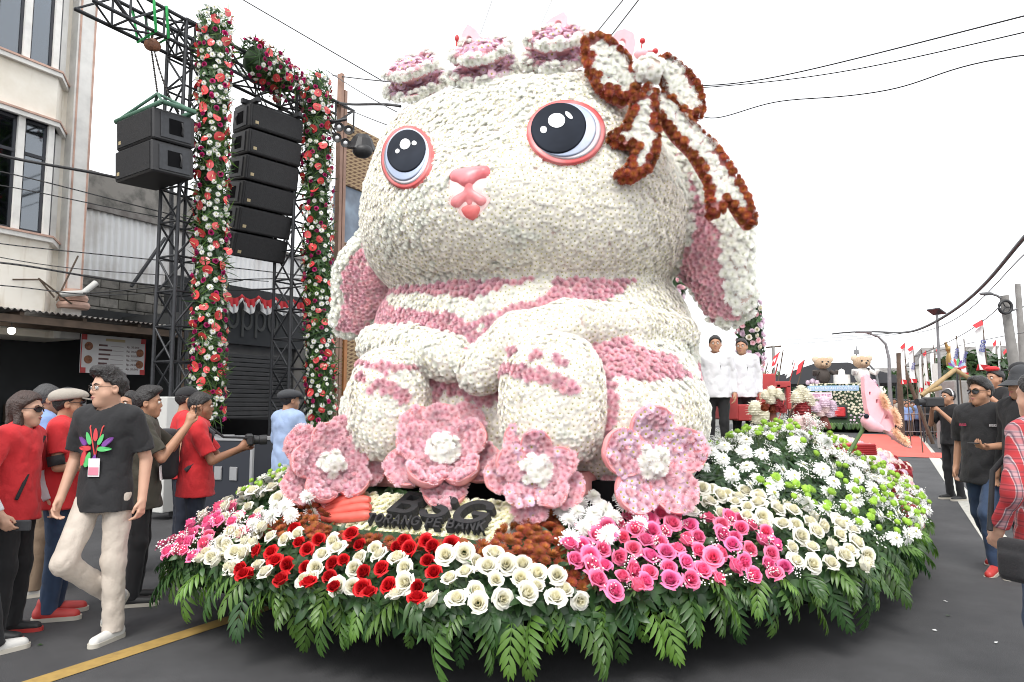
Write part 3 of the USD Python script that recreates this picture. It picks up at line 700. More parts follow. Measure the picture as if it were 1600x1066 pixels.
def bedz(L, A):
    d = np.maximum(edge_d(L, A), 0); z = 0.47 + 0.38 * (1 - np.exp(-d / 0.45))
    z = z + 0.34 * np.exp(-((L + 0.95) / 0.62) ** 2) * sstep(A, 5.0, 6.6) * (1 - 0.65 * sstep(A, 7.5, 10))
    z = z + 0.24 * np.exp(-((L + 3.85) / 0.6) ** 2) * sstep(A, 3.3, 4.3)
    if PANEL_LA is not None: z = z - 0.13 * shapely.contains_xy(PANEL_LA, L, A)
    return z + 0.04 * (meshkit.noise(np.stack([L * 2.2, A * 2.2, L * 0], -1), 3) - 0.5)
PANEL_LA = None
def bed_normal(L, A):
    e = 0.06; gx = (bedz(L + e, A) - bedz(L - e, A)) / (2 * e); gy = (bedz(L, A + e) - bedz(L, A - e)) / (2 * e)
    n = -gx[:, None] * SV - gy[:, None] * SU + np.array([0, 0, 1.0]); return unit(n)
def outward(L, A):
    e = 0.15; gx = edge_d(L + e, A) - edge_d(L - e, A); gy = edge_d(L, A + e) - edge_d(L, A - e)
    return unit(-(gx[:, None] * SV + gy[:, None] * SU))
def on_bed(pts, dz=0.0):
    """(L, A) where sight lines of photo pixels meet the planted surface."""
    D = np.array([ray(*p) for p in pts]); t = np.full(len(D), 2.4); done = np.zeros(len(D), bool); out = np.zeros((len(D), 2))
    for _ in range(700):
        P = CAM + D * t[:, None]; L, A = P @ SV, P @ SU
        hit = (P[:, 2] < bedz(L, A) + dz) & (edge_d(L, A) > -0.1)
        out[~done] = np.stack([L, A], 1)[~done]; done |= hit
        if done.all(): break
        t = np.where(done, t, t + 0.015)
    return out
def bedpoly(pts, dz=0.05):
    p = Polygon(on_bed(pts, dz)).buffer(0.0)
    p = p.intersection(OUT)
    return p if p.geom_type == "Polygon" else max([g for g in p.geoms if g.geom_type == "Polygon"], key=lambda g: g.area)
def bed_scatter(poly, r, n=6000, rng=RNG, fixed=None):
    if poly.is_empty: return np.zeros((0, 2))
    x0, y0, x1, y1 = poly.bounds; q = rng.uniform((x0, y0), (x1, y1), (n, 2)); q = q[shapely.contains_xy(poly, q[:, 0], q[:, 1])]
    if fixed is not None and len(fixed): q = q[cKDTree(fixed).query(q)[0] > r]
    if len(q) == 0: return q
    P3 = np.column_stack([q, bedz(q[:, 0], q[:, 1])]); return q[poisson(P3, r, rng)]

def at_A(px, py, A):
    d = ray(px, py); return CAM + d * (A / (d @ SU))
cBL, cBR, cTL, cTR = at_A(478, 828, 3.62), at_A(778, 844, 3.62), at_A(520, 764, 3.98), at_A(814, 782, 3.98)
PX_ = unit(cBR - cBL); PY_ = unit((cTL + cTR) / 2 - (cBL + cBR) / 2); PN_ = unit(np.cross(PX_, PY_)); PY_ = np.cross(PN_, PX_)
PR_ = np.stack([PX_, PY_, PN_], 1); P0_ = cBL
pw, ph = np.linalg.norm(cBR - cBL), (((cTL + cTR) / 2 - (cBL + cBR) / 2) @ PY_)
def on_panel(px, py, h=0.0):
    d = ray(px, py); p0 = P0_ + PN_ * h; t = ((p0 - CAM) @ PN_) / (d @ PN_); w = CAM + d * t - P0_; return w @ PX_, w @ PY_
PANEL_LA = Polygon([to_road(p) for p in (cBL, cBR, cTR, cTL)]).buffer(0.02)
V3_ = lambda *a: np.array(a, float)
FLC = road(-2.3, 8.0)
flo = Thing("parade_float", "low parade float with a fringe of dark green lobed leaves all round its edge", "parade float", FLC)
def grid_bed():
    xs, ys = np.arange(-4.7, 0.36, 0.07), np.arange(2.9, 13.3, 0.07); X, Y = np.meshgrid(xs, ys, indexing="ij")
    L, A = X.ravel(), Y.ravel(); d = edge_d(L, A); z = np.where(d > 0, bedz(L, A) - 0.05, 0.41)
    out = d < 0                                  # pull outside points to the edge
    if out.any():
        p = [_ring.interpolate(_ring.project(Point(a, b))) for a, b in zip(L[out], A[out])]
        L = L.copy(); A = A.copy(); L[out] = [q.x for q in p]; A[out] = [q.y for q in p]
    V = SV * L[:, None] + SU * A[:, None]; V[:, 2] = z; n, m = X.shape; F = []
    i = np.arange(n * m).reshape(n, m); q = np.stack([i[:-1, :-1], i[1:, :-1], i[1:, 1:], i[:-1, 1:]], -1).reshape(-1, 4)
    return V, q
flo.part("planting_bed", grid_bed(), M_FOLIAGE, smooth=60)
W3 = lambda poly, z: (np.array([road(a, b, z) for a, b in np.array(poly.exterior.coords)[:-1]]))
def road_slab(poly, z0, z1):
    m = trimesh.creation.extrude_polygon(poly, z1 - z0, engine="earcut"); R = np.stack([SV, SU, [0, 0, 1]], 1); m.apply_transform(mat4(R, (0, 0, z0))); return m
flo.part("deck", road_slab(OUT.buffer(-0.12), 0.30, 0.42), M_BLACKCLOTH, smooth=False)
flo.part("skirt", road_slab(OUT.buffer(-0.8), 0.03, 0.30), M_BLACKCLOTH, smooth=False)
# leaves of the fringe, each its own piece
FR_PROTO = [proto("frond_leaf", [("blade", frond(s, 0.5), M_FROND, 40)]) + "/blade" for s in (1, 2, 3, 4)]
total = _ring.length; nfr = 0
frows = [(0.125, 0.47, (0.3, 0.9), (0.32, 0.55), -0.03), (0.125, 0.44, (0.65, 1.35), (0.32, 0.64), -0.02), (0.13, 0.50, (0.0, 0.55), (0.28, 0.48), -0.05)]
for step, z0, pit, szr, inset in frows:
    s = 0.0
    while s < total:
        p = _ring.interpolate(s); s += step * RNG.uniform(0.7, 1.3)
        if p.y > 9.5 or (p.x < -4.6 and p.y > 5.5): continue
        o = outward(np.array([p.x]), np.array([p.y]))[0]; yaw = RNG.normal(0, 0.5); c_, s_ = math.cos(yaw), math.sin(yaw); o = np.array([o[0] * c_ - o[1] * s_, o[0] * s_ + o[1] * c_, 0])
        pitch = RNG.uniform(*pit); x = o * math.cos(pitch) - np.array([0, 0, 1]) * math.sin(pitch); y = unit(np.cross([0, 0, 1], o)); roll = RNG.normal(0, 0.4); z = np.cross(x, y); y, z = y * math.cos(roll) + z * math.sin(roll), -y * math.sin(roll) + z * math.cos(roll)
        b = road(p.x, p.y, z0 + RNG.uniform(-0.04, 0.05)) + o * inset
        if nfr < 298:
            place_part(flo.path, "leaf", FR_PROTO[RNG.integers(0, 4)], mat4(np.stack([x, y, z], 1), b, RNG.uniform(*szr)), FLC); nfr += 1
# loose leaves between the flowers
q = bed_scatter(OUT.buffer(-0.02).intersection(shapely.box(-5, 2.5, 0.5, 10.2)), 0.045, 26000); q = q[~shapely.contains_xy(PANEL_LA.buffer(0.12), q[:, 0], q[:, 1])]
Nq = unit(bed_normal(q[:, 0], q[:, 1]) + 0.6 * outward(q[:, 0], q[:, 1])); P3 = np.array([road(a, b) for a, b in q]); P3[:, 2] = bedz(q[:, 0], q[:, 1]) - 0.02
LEAFTUFT = cat([turned(leafblade(0.07, 0.032, 0.2, 0.4), a, -0.35 + 0.3 * (i % 2), (0, 0, 0)) for i, a in enumerate((0.2, 1.5, 2.9, 4.2, 5.4))])
instancer(flo.path + "/foliage", [(LEAFTUFT, M_LEAF, 40)], np.zeros(len(q)), frames(Nq, RNG.uniform(0, 6.28, len(q)), 0.25), P3, RNG.uniform(0.7, 1.2, len(q)), FLC)

ev = [(_ring.interpolate(s_), RNG.uniform(0.36, 0.52)) for s_ in np.arange(0, total, 0.032)]; ev = [(p, z) for p, z in ev if p.y < 9.5]
eo = outward(np.array([p.x for p, z in ev]), np.array([p.y for p, z in ev])); eP = np.array([road(p.x, p.y, z) for p, z in ev])
instancer(flo.path + "/edge_foliage", [(LEAFTUFT, M_LEAF, 40)], np.zeros(len(ev)), frames(eo + V3_(0, 0, 0.35), RNG.uniform(0, 6.28, len(ev)), 0.3), eP, RNG.uniform(0.9, 1.5, len(ev)), FLC)
# ------------------------------------------------------------------ cut flowers standing in the banks, one thing each
def seat(q, lift, tilt=0.16, out=0.5):
    q = np.atleast_2d(q); N = unit(bed_normal(q[:, 0], q[:, 1]) + out * outward(q[:, 0], q[:, 1]))
    P = np.array([road(a, b) for a, b in q]); P[:, 2] = bedz(q[:, 0], q[:, 1]); P = P + N * np.broadcast_to(lift, (len(q),))[:, None]
    return P, frames(N, RNG.uniform(0, 6.28, len(q)), tilt)
def plant(name, prs, q, lift, sc, label, cat_, group, tilt=0.16, out=0.5):
    if len(q) == 0: return
    P, R = seat(q, RNG.uniform(*lift, len(q)), tilt, out)
    for i in range(len(q)): place(name, prs[int(RNG.integers(0, len(prs)))], mat4(R[i], P[i], RNG.uniform(*sc)), label, cat_, group)
    return len(q)
PR_WROSE = [proto("white_rose", rose_parts(s, M_WROSE, op)) for s, op in ((1, 1.0), (2, 0.85), (3, 1.05))]
PR_RROSE = [proto("red_rose", rose_parts(s, M_RROSE, op)) for s, op in ((4, 0.95), (5, 0.75))]
PR_PROSE = [proto("pink_rose", rose_parts(s, M_PROSE, op)) for s, op in ((6, 1.0), (7, 0.8), (8, 0.9))]
def crop(pts, x0, y0, s): return [(x0 + a / s, y0 + b / s) for a, b in pts]
RED_PX = crop([(135, 352), (240, 333), (190, 390), (20, 450), (85, 470), (175, 478), (330, 455), (395, 455), (475, 362), (25, 620), (180, 665), (325, 620), (510, 505), (605, 490), (520, 710), (685, 370), (725, 345), (765, 393), (855, 345), (895, 380), (985, 360), (860, 445), (815, 585), (650, 585), (790, 765), (430, 315), (115, 280)], 440, 740, 3.636) + crop([(545, 460), (595, 470), (610, 510), (500, 575), (470, 680)], 220, 680, 2.7625)
red_q = on_bed(RED_PX, 0.09)
plant("red_rose", PR_RROSE, red_q, (0.045, 0.075), (1.15, 1.4), "deep red rose scattered among the white roses at the float's front edge", "rose", "red roses in the front bank", 0.12)
R1 = bedpoly([(318, 865), (345, 840), (420, 826), (480, 832), (560, 848), (700, 852), (760, 866), (830, 882), (890, 912), (905, 930), (890, 948), (800, 955), (700, 962), (620, 960), (560, 950), (500, 948), (400, 925), (325, 905)])
w1 = bed_scatter(R1, 0.080, 9000, fixed=red_q)
_wp = to_px(np.column_stack([np.array([road(a, b) for a, b in w1])[:, :2], bedz(w1[:, 0], w1[:, 1]) + 0.06])); _low = np.flatnonzero((_wp[:, 0] < 715) & (_wp[:, 1] > 882)); _pick = _low[poisson(w1[_low], 0.21)][:14]
plant("red_rose", PR_RROSE, w1[_pick], (0.045, 0.075), (1.15, 1.4), "deep red rose scattered among the white roses at the float's front edge", "rose", "red roses in the front bank", 0.12)
w1 = np.delete(w1, _pick, axis=0)
plant("white_rose", PR_WROSE, w1, (0.03, 0.085), (1.2, 1.55), "open white rose in the front bank below the lettered panel", "rose", "white roses in the front bank", 0.3)
R3 = bedpoly([(872, 850), (915, 826), (1000, 792), (1060, 816), (1150, 812), (1206, 840), (1218, 876), (1240, 890), (1150, 912), (1090, 922), (1030, 934), (940, 928), (890, 892)])
p3 = bed_scatter(R3, 0.088, 9000)
plant("pink_rose", PR_PROSE, p3, (0.05, 0.11), (1.3, 1.65), "bright pink rose in the bank right of the rust coloured flowers", "rose", "pink roses in the right front bank", 0.3)
R4 = bedpoly([(1030, 788), (1110, 762), (1160, 772), (1235, 792), (1292, 812), (1345, 865), (1345, 915), (1285, 925), (1232, 885), (1210, 838), (1140, 808), (1040, 806)])
w4 = bed_scatter(R4, 0.105, 9000)
plant("white_rose", PR_WROSE, w4, (0.05, 0.10), (1.25, 1.6), "white rose behind and right of the bright pink roses", "rose", "white roses on the right corner", 0.3)
R8 = bedpoly([(240, 862), (262, 822), (310, 806), (380, 806), (425, 815), (400, 838), (340, 850), (320, 875), (300, 896), (250, 890)])
p8 = bed_scatter(R8.intersection(shapely.box(-5, 2, 0, 4.6)), 0.090, 5000)[:90]
plant("pink_rose", PR_PROSE, p8, (0.05, 0.10), (1.25, 1.6), "bright pink rose in the clump on the float's left corner by the bystanders", "rose", "pink roses on the left corner")
R9 = bedpoly([(290, 804), (330, 776), (400, 758), (452, 752), (455, 780), (420, 806), (340, 808)], 0.08)
w9 = bed_scatter(R9.intersection(shapely.box(-5, 2, 0, 6.0)), 0.115, 5000)[:70]
plant("white_rose", PR_WROSE, w9, (0.05, 0.11), (1.2, 1.5), "white rose behind the pink clump on the float's left side", "rose", "white roses on the left side")
PR_SPIDER = [proto("white_chrysanthemum", [("bloom", spider(s), M_PURE, False), ("stem", rod((0, 0, -0.16), (0, 0, 0.01), 0.0035, 5), M_STEM, 30)]) for s in (1, 2, 3)]
R5 = bedpoly([(868, 790), (895, 756), (930, 744), (975, 765), (1005, 790), (990, 818), (930, 836), (875, 830)], 0.10)
s5 = bed_scatter(R5, 0.10, 5000)
plant("white_chrysanthemum", PR_SPIDER, s5, (0.10, 0.16), (0.85, 1.05), "large shaggy white chrysanthemum in the clump left of the bright pink roses", "chrysanthemum", "shaggy white chrysanthemums by the pink roses", 0.2, 0.7)
R11 = bedpoly([(405, 800), (430, 780), (480, 768), (500, 780), (470, 800), (420, 815)], 0.10)
plant("white_chrysanthemum", PR_SPIDER, bed_scatter(R11, 0.10, 3000)[:24], (0.07, 0.12), (0.8, 1.0), "shaggy white chrysanthemum left of the red wing emblem", "chrysanthemum", "shaggy white chrysanthemums left of the emblem", 0.2, 0.7)
# right bank: white daisies, green pompoms, gypsophila
PR_DAISY = [proto("white_daisy", [("bloom", m, M_PURE, False), ("heart", dome_heart(0.010), M_YOLK, True), ("stem", rod((0, 0, -0.2), (0, 0, 0.01), 0.003, 5), M_STEM, 30)]) for m in (cat([petals(18, 0.006, 0.056, 0.009, 0.004, 0.004, -0.014, 0, 3, np.random.default_rng(k)), petals(14, 0.006, 0.046, 0.008, 0.008, 0.016, -0.006, 0.2, 3, np.random.default_rng(k + 5)), petals(11, 0.005, 0.032, 0.007, 0.012, 0.026, 0, 0.2, 2, np.random.default_rng(k + 9))]) for k in (1, 2))]
PR_GPOM = [proto("green_pompom", [("bloom", greenpom(s, 0.021), M_GREENPOM, 40), ("stem", rod((0, 0, -0.2), (0, 0, 0.0), 0.002, 5), M_STEM, 30)]) for s in (1, 2)]
R6 = bedpoly([(1090, 735), (1095, 690), (1130, 668), (1200, 662), (1290, 688), (1380, 735), (1440, 778), (1440, 830), (1385, 846), (1330, 836), (1225, 792), (1160, 768)], 0.08)
R6 = R6.intersection(shapely.box(-5, 2, 1, 8.6))
d6 = bed_scatter(R6, 0.17, 12000)[:170]
plant("white_daisy", PR_DAISY, d6, (0.09, 0.17), (0.9, 1.3), "large white daisy among lime green buttons on the float's right bank", "daisy", "white daisies on the right bank", 0.3, 0.5)
g6 = bed_scatter(R6, 0.080, 16000); g6 = g6[meshkit.noise(np.column_stack([g6 * 2.6, g6[:, 0] * 0]), 4) > 0.40][:255]
plant("green_pompom", PR_GPOM, g6, (0.12, 0.2), (1.2, 1.75), "small lime green button flower on the float's right bank of white daisies", "button flower", "lime green button flowers on the right bank", 0.3, 0.4)
R10 = bedpoly([(335, 765), (380, 742), (450, 722), (462, 748), (400, 762), (345, 782)], 0.12)
plant("green_pompom", PR_GPOM, bed_scatter(R10.intersection(shapely.box(-5, 2, 0, 7.0)), 0.085, 3000)[:40], (0.12, 0.17), (1.0, 1.4), "small lime green button flower at the float's left rear by the photographer in red", "button flower", "lime green button flowers on the left side", 0.3, 0.4)
plant("white_daisy", PR_DAISY, bed_scatter(R10.intersection(shapely.box(-5, 2, 0, 7.0)), 0.12, 3000)[:30], (0.08, 0.13), (0.9, 1.2), "white daisy-like bloom at the float's left rear among green buttons", "daisy", "white daisies on the left side", 0.3, 0.4)
SPRAY = cat([ico(p, 0.0065, 0, (1, 1, 0.7)) for p in np.random.default_rng(4).normal(0, 0.028, (26, 3)) * (1, 1, 0.7) + (0, 0, 0.03)])
SPRAYT = cat([tube([(0, 0, -0.08), p * 0.5 + (0, 0, -0.01), p], 0.0009, 3, False) for p in np.random.default_rng(4).normal(0, 0.028, (26, 3))[::2] * (1, 1, 0.7) + (0, 0, 0.03)])
M_GYP = plain("gypsophila_white", (0.82, 0.82, 0.80), 0.7)
def gyp(poly, r, lift, label):
    q = bed_scatter(poly, r, 7000); P, R = seat(q, RNG.uniform(*lift, len(q)), 0.3)
    path = "/World/" + numbered("/World", "gypsophila"); instancer(path, [[(SPRAY, M_GYP, True), (SPRAYT, M_STEM, False)]], np.zeros(len(q)), R, P, RNG.uniform(0.6, 1.0, len(q)), label=label, cat="gypsophila")
gyp(R6, 0.15, (0.07, 0.15), "fine white gypsophila filling the right bank between daisies and green buttons")
gyp(R3, 0.14, (0.07, 0.11), "fine white gypsophila between the bright pink roses right of centre")
gyp(R8, 0.10, (0.07, 0.11), "fine white gypsophila among the pink roses of the left corner")
gyp(bedpoly([(1060, 720), (1070, 660), (1150, 640), (1240, 655), (1260, 690), (1130, 690)], 0.1), 0.075, (0.12, 0.26), "tall white gypsophila against the rabbit's right flank")
# mum balls along the right rear edge
M_PALEMUM = petal("pale_pink_mum", (0.74, 0.50, 0.52), (0.86, 0.72, 0.72), rad=0.06, ovary=0.08, hue=0.02)
M_REDMUM = petal("dark_red_mum", (0.25, 0.02, 0.03), (0.42, 0.07, 0.08), rad=0.06, ovary=0.2)
M_LILMUM = petal("pale_lilac_mum", (0.68, 0.52, 0.64), (0.82, 0.70, 0.78), rad=0.06, ovary=0.08)
M_CREAMMUM = petal("cream_mum", (0.78, 0.74, 0.55), (0.88, 0.85, 0.74), rad=0.06, ovary=0.06)
BALL = ballmum(1)
PR_BALL = {k: proto("ball_chrysanthemum", [("bloom", BALL, m, 50)]) for k, m in (("pale pink", M_PALEMUM), ("dark red", M_REDMUM), ("pale lilac", M_LILMUM), ("cream", M_CREAMMUM))}
R7 = bedpoly([(1270, 690), (1300, 676), (1350, 670), (1400, 690), (1440, 740), (1460, 790), (1458, 840), (1425, 838), (1410, 790), (1360, 735), (1300, 705)], 0.06)
b7 = bed_scatter(R7, 0.125, 9000)
r7 = to_px(np.array([road(a, b, float(bedz(np.array([a]), np.array([b]))[0]) + 0.05) for a, b in b7]))
for k in PR_BALL:
    pass
ed = edge_d(b7[:, 0], b7[:, 1]); kinds = []
for (L_, A_), e_ in zip(b7, ed):
    n_ = meshkit.noise(np.array([[L_ * 1.5, A_ * 1.5, 0.0]]), 9)[0]
    kinds.append("dark red" if e_ < 0.22 and RNG.random() < 0.55 else ("cream" if RNG.random() < 0.42 else ("pale lilac" if n_ < 0.42 else "pale pink")))
kinds = np.array(kinds)
for k in PR_BALL:
    plant("ball_chrysanthemum", [PR_BALL[k]], b7[kinds == k], (0.02, 0.06), (0.95, 1.3), f"{k} ball chrysanthemum on the float's far right edge", "chrysanthemum", f"{k} ball chrysanthemums on the right edge", 0.3)

# ------------------------------------------------------------------ lettered panel, emblem, rust bed
panel = Thing("lettered_panel", "cream flower panel carrying black BSG lettering and a red wing emblem", "sign panel", P0_)
corners = [on_panel(478, 826), on_panel(778, 842), on_panel(814, 786), on_panel(520, 768)]
pslab = slab(corners, 0.10, mat4(PR_, P0_ - PN_ * 0.115)); panel.part("board", pslab, M_CREAMBASE, smooth=False)
pp = Polygon(corners).buffer(-0.005); x0, y0, x1, y1 = pp.bounds
q = RNG.uniform((x0, y0), (x1, y1), (14000, 2)); q = q[shapely.contains_xy(pp, q[:, 0], q[:, 1])]; q = q[poisson(q, 0.036)]
w = P0_ + q[:, :1] * PX_ + q[:, 1:] * PY_
instancer(panel.path + "/cream_chrysanthemums", CREAM_BLOOMS, RNG.integers(0, 2, len(q)), frames(np.repeat(PN_[None], len(q), 0), RNG.uniform(0, 6.28, len(q)), 0.16), w - PN_ * 0.014, RNG.uniform(0.9, 1.15, len(q)), P0_)
def letters(text, BLp, BRp, TLp, depth, h, spread=1.0):
    """Italic block letters fitted to a quadrilateral of the panel given by photo pixels."""
    a, b, c = (np.array(on_panel(*p, h)) for p in (BLp, BRp, TLp)); n = len(text); out = []
    widths = []
    ms = [meshkit.text_mesh(ch, 1.0, 1.0, bold=True) if ch != " " else None for ch in text]
    adv = [(m.bounds[1][0] - m.bounds[0][0]) if m is not None else 0.35 for m in ms]; gap = 0.16; tot = sum(adv) + gap * (n - 1); x = 0.0
    for ch, m, w_ in zip(text, ms, adv):
        if m is not None:
            v = np.array(m.vertices); u = (x + v[:, 0] - m.bounds[0][0]) / tot; t = v[:, 1]
            xy = a + u[:, None] * (b - a) + t[:, None] * (c - a)
            wv = P0_ + xy[:, :1] * PX_ + xy[:, 1:] * PY_ + (h - depth + v[:, 2:] * depth) * PN_
            out.append(trimesh.Trimesh(wv, m.faces if np.dot(np.cross((b - a), (c - a)), 1) > 0 else m.faces[:, ::-1], process=False))
        x += w_ + gap
    return out
for m in letters("BSG", (604, 797), (748, 819), (638, 768), 0.05, 0.06): panel.part("letter", m, M_BLACKFOAM, smooth=False)
for m in letters("TORANG PE BANK", (570, 814), (756, 829), (577, 801), 0.04, 0.055): panel.part("small_letter", m, M_BLACKFOAM, smooth=False)
for k in range(4):     # the emblem: four swept bands meeting at a point
    t = np.linspace(0, 1, 14); tip = np.array(on_panel(482, 808, 0.05)); lo = np.array(on_panel(578, 800 - k * 9.5, 0.05)); mid = np.array(on_panel(545 - k * 3, 806 - k * 9 - (4 if k else 0), 0.05))
    if k == 3: lo = np.array(on_panel(570, 766, 0.05)); mid = np.array(on_panel(548, 778, 0.05))
    c = (1 - t)[:, None] ** 2 * tip + 2 * (t * (1 - t))[:, None] * mid + (t ** 2)[:, None] * lo
    wv = P0_ + c[:, :1] * PX_ + c[:, 1:] * PY_ + PN_ * (0.03 + 0.01 * k)
    panel.part("emblem_band", tube(wv, np.interp(t, [0, 0.3, 0.9, 1], [0.010, 0.034, 0.036, 0.02]), 9), M_CORAL, smooth=60)
RUSTA = bedpoly([(395, 832), (430, 812), (480, 786), (525, 764), (560, 760), (480, 826), (560, 846), (700, 852), (770, 862), (830, 800), (862, 796), (868, 842), (905, 880), (925, 905), (905, 912), (860, 888), (770, 868), (640, 856), (480, 838)], 0.02)
q = bed_scatter(RUSTA.buffer(0.03), 0.048, 16000); P, R = seat(q, RNG.uniform(0.0, 0.03, len(q)), 0.18, 0.2)
instancer("/World/" + numbered("/World", "rust_chrysanthemums"), RUST_BLOOMS, RNG.integers(0, 2, len(q)), R, P, RNG.uniform(0.75, 1.05, len(q)), label="carpet of small rust brown chrysanthemums round the lettered panel", cat="chrysanthemums")
# black plinth under the rabbit
pl = Polygon([(r2w((x, y, 0)) @ SV, r2w((x, y, 0)) @ SU) for x, y in ((-1.2, -1.25), (1.25, -1.25), (1.4, 1.2), (-1.4, 1.2))])
flo.part("plinth", road_slab(pl, 0.5, DECK + 0.05), M_BLACKCLOTH, smooth=False)
for k in FEET:
    c = r2w(np.array(FEET[k][0]) + (0, 0.25, 0)); flo.part("foot_block", box((c[0], c[1], DECK + 0.03), (0.42, 0.5, 0.16), RA, bevel=0.03), M_SALMON, smooth=False)
# ------------------------------------------------------------------ sculpted flowers at the rabbit's feet
def petal_shape(r, n=26, notch=0.06):
    a = np.linspace(0, 2 * np.pi, n, endpoint=False); rr = r * (1 + 0.05 * np.cos(2 * a) - notch * np.exp(-((np.cos(a) - 1) / 0.03) ** 2)); return np.stack([rr * np.cos(a), rr * np.sin(a) * 0.98], 1)
def dish(shape, depth, cup):
    """A thick rounded petal plate: a domed rim round a face that is a little hollow."""
    c = shape.mean(0); n = len(shape); rings = [(0.0, 0.0), (0.5, 0.0), (0.84, 0.02), (0.92, 0.035), (0.98, 0.03), (1.0, 0.0), (1.0, -0.5), (0.93, -0.9), (0.5, -1.0), (0.0, -1.0)]
    V = []; rad = np.linalg.norm(shape - c, axis=1).mean()
    for t, z in rings:
        p = c + (shape - c) * t; zz = (z * depth * (9 if z > 0 else 1)) * 0.5 if z > 0 else z * depth
        V.append(np.column_stack([p, np.full(n, zz) + cup * (np.linalg.norm(p - c, axis=1) / rad) ** 2]))
    V = np.vstack(V); F = []
    for j in range(len(rings) - 1):
        for i in range(n):
            k = (i + 1) % n; F += [[j * n + i, (j + 1) * n + i, (j + 1) * n + k], [j * n + i, (j + 1) * n + k, j * n + k]]
    return V, np.array(F)
def sculpt_flower(label, px, py, Y, Rm, normal, layers, mixk=0.0, white_c=0.24, roll=0.0):
    """layers: (number of petals, ring radius, petal radius, lift, start angle, tilt)."""
    C = at(px, py, Y); Rf = frame_to(normal); T = Thing("giant_pink_flower", label, "flower sculpture", C)
    tp, tn, ti, ts = [], [], [], []
    for n, ring, pr, lift, a0, tilt in layers:
        for i in range(n):
            a = a0 + 2 * np.pi * i / n; sh = petal_shape(pr * Rm) ; V, F = dish(sh, 0.055, 0.03 * Rm / 0.3)
            Rz = trimesh.transformations.rotation_matrix(a, [0, 0, 1])[:3, :3]; Ry = trimesh.transformations.rotation_matrix(-tilt + RNG.uniform(-0.08, 0.08), [0, 1, 0])[:3, :3]
            Q = Rf @ Rz; off = np.array([ring * Rm, 0, 0]); M = mat4(Q @ Ry, C + Q @ (off + np.array([0, 0, lift * Rm + 0.008 * (i % 2)])))
            W = V @ M[:3, :3].T + M[:3, 3]; T.part("petal", (W, F), M_FOAMPINK, smooth=50)
            x = RNG.uniform(-1.1 * pr * Rm, 1.1 * pr * Rm, (500, 2)); pol = Polygon(sh * 0.89); x = x[shapely.contains_xy(pol, x[:, 0], x[:, 1])]; x = x[poisson(x, 0.031)]
            rr = np.linalg.norm(x, axis=1) / (pr * Rm); loc = np.column_stack([x, 0.03 * Rm / 0.3 * rr ** 2 + 0.004]); tp.append(loc @ M[:3, :3].T + M[:3, 3]); tn.append(np.repeat(M[:3, 2][None], len(x), 0)); ti.append(np.where(RNG.random(len(x)) < mixk, 2, 0) + RNG.integers(0, 2, len(x))); ts.append(RNG.uniform(0.85, 1.1, len(x)))
    tp, tn, ti, ts = np.vstack(tp), np.vstack(tn), np.concatenate(ti), np.concatenate(ts)
    instancer(T.path + "/pink_chrysanthemums", PINK_BLOOMS + LILAC_BLOOMS, ti, frames(tn, RNG.uniform(0, 6.28, len(tn)), 0.2), tp, ts, C)
    x = RNG.uniform(-white_c * Rm, white_c * Rm, (400, 2)); x = x[np.linalg.norm(x, axis=1) < white_c * Rm]; x = x[poisson(x, 0.042)]
    top = max(l[3] for l in layers); h = 0.16 * Rm * (1 - (np.linalg.norm(x, axis=1) / (white_c * Rm)) ** 2)
    w = C + np.column_stack([x, h + (top + 0.05) * Rm]) @ Rf.T; nn = unit(np.column_stack([x * 1.6 / (white_c * Rm) * 0.6, np.ones(len(x))])) @ Rf.T
    T.part("heart", ico(C + Rf @ np.array([0, 0, (top + 0.02) * Rm]), white_c * Rm * 0.9, 2, (1, 1, 0.4), Rf), M_CREAMBASE, smooth=True)
    instancer(T.path + "/white_chrysanthemums", FULL_BLOOMS, RNG.integers(0, 2, len(x)), frames(nn, RNG.uniform(0, 6.28, len(x)), 0.2), w, RNG.uniform(0.9, 1.15, len(x)), C)
    return T
TC = lambda px, Y, ax, az: unit(np.array([-(px - 800) / FPX + ax, -1.0, az]))
sculpt_flower("giant pink flower leaning at the left end of the row, under the rabbit's left foot", 520, 726, 5.0, 0.31, TC(520, 5, 0.12, 0.35), [(5, 0.74, 0.50, -0.22, 1.2, 0.15), (5, 0.58, 0.41, 0.02, 0.5, 0.42)])
sculpt_flower("tilted giant pink flower between the rabbit's feet above the black letters", 692, 704, 4.75, 0.345, TC(692, 4.7, -0.05, 0.55), [(5, 0.72, 0.46, -0.2, -0.25, 0.15), (5, 0.54, 0.40, 0.03, 0.4, 0.40)], white_c=0.26)
sculpt_flower("giant pink flower before the rabbit's right foot with yellow-eyed daisies behind", 838, 736, 4.35, 0.265, TC(838, 4.3, 0.0, 0.15), [(5, 0.78, 0.46, -0.24, -0.5, 0.1), (5, 0.58, 0.40, 0.02, 1.57, 0.36)], mixk=0.25, white_c=0.30)
sculpt_flower("small flower sculpture with pink rims half hidden behind the largest one on the right", 970, 700, 4.75, 0.26, TC(972, 4.7, -0.2, 0.1), [(5, 0.62, 0.50, 0.0, 0.9, 0.2)], mixk=0.3, white_c=0.2)
sculpt_flower("largest giant flower of pink and lilac daisies at the right end of the row", 1020, 722, 4.4, 0.34, TC(1022, 4.4, 0.42, 0.1), [(5, 0.60, 0.46, 0.0, 1.57, 0.26)], mixk=0.65, white_c=0.25)

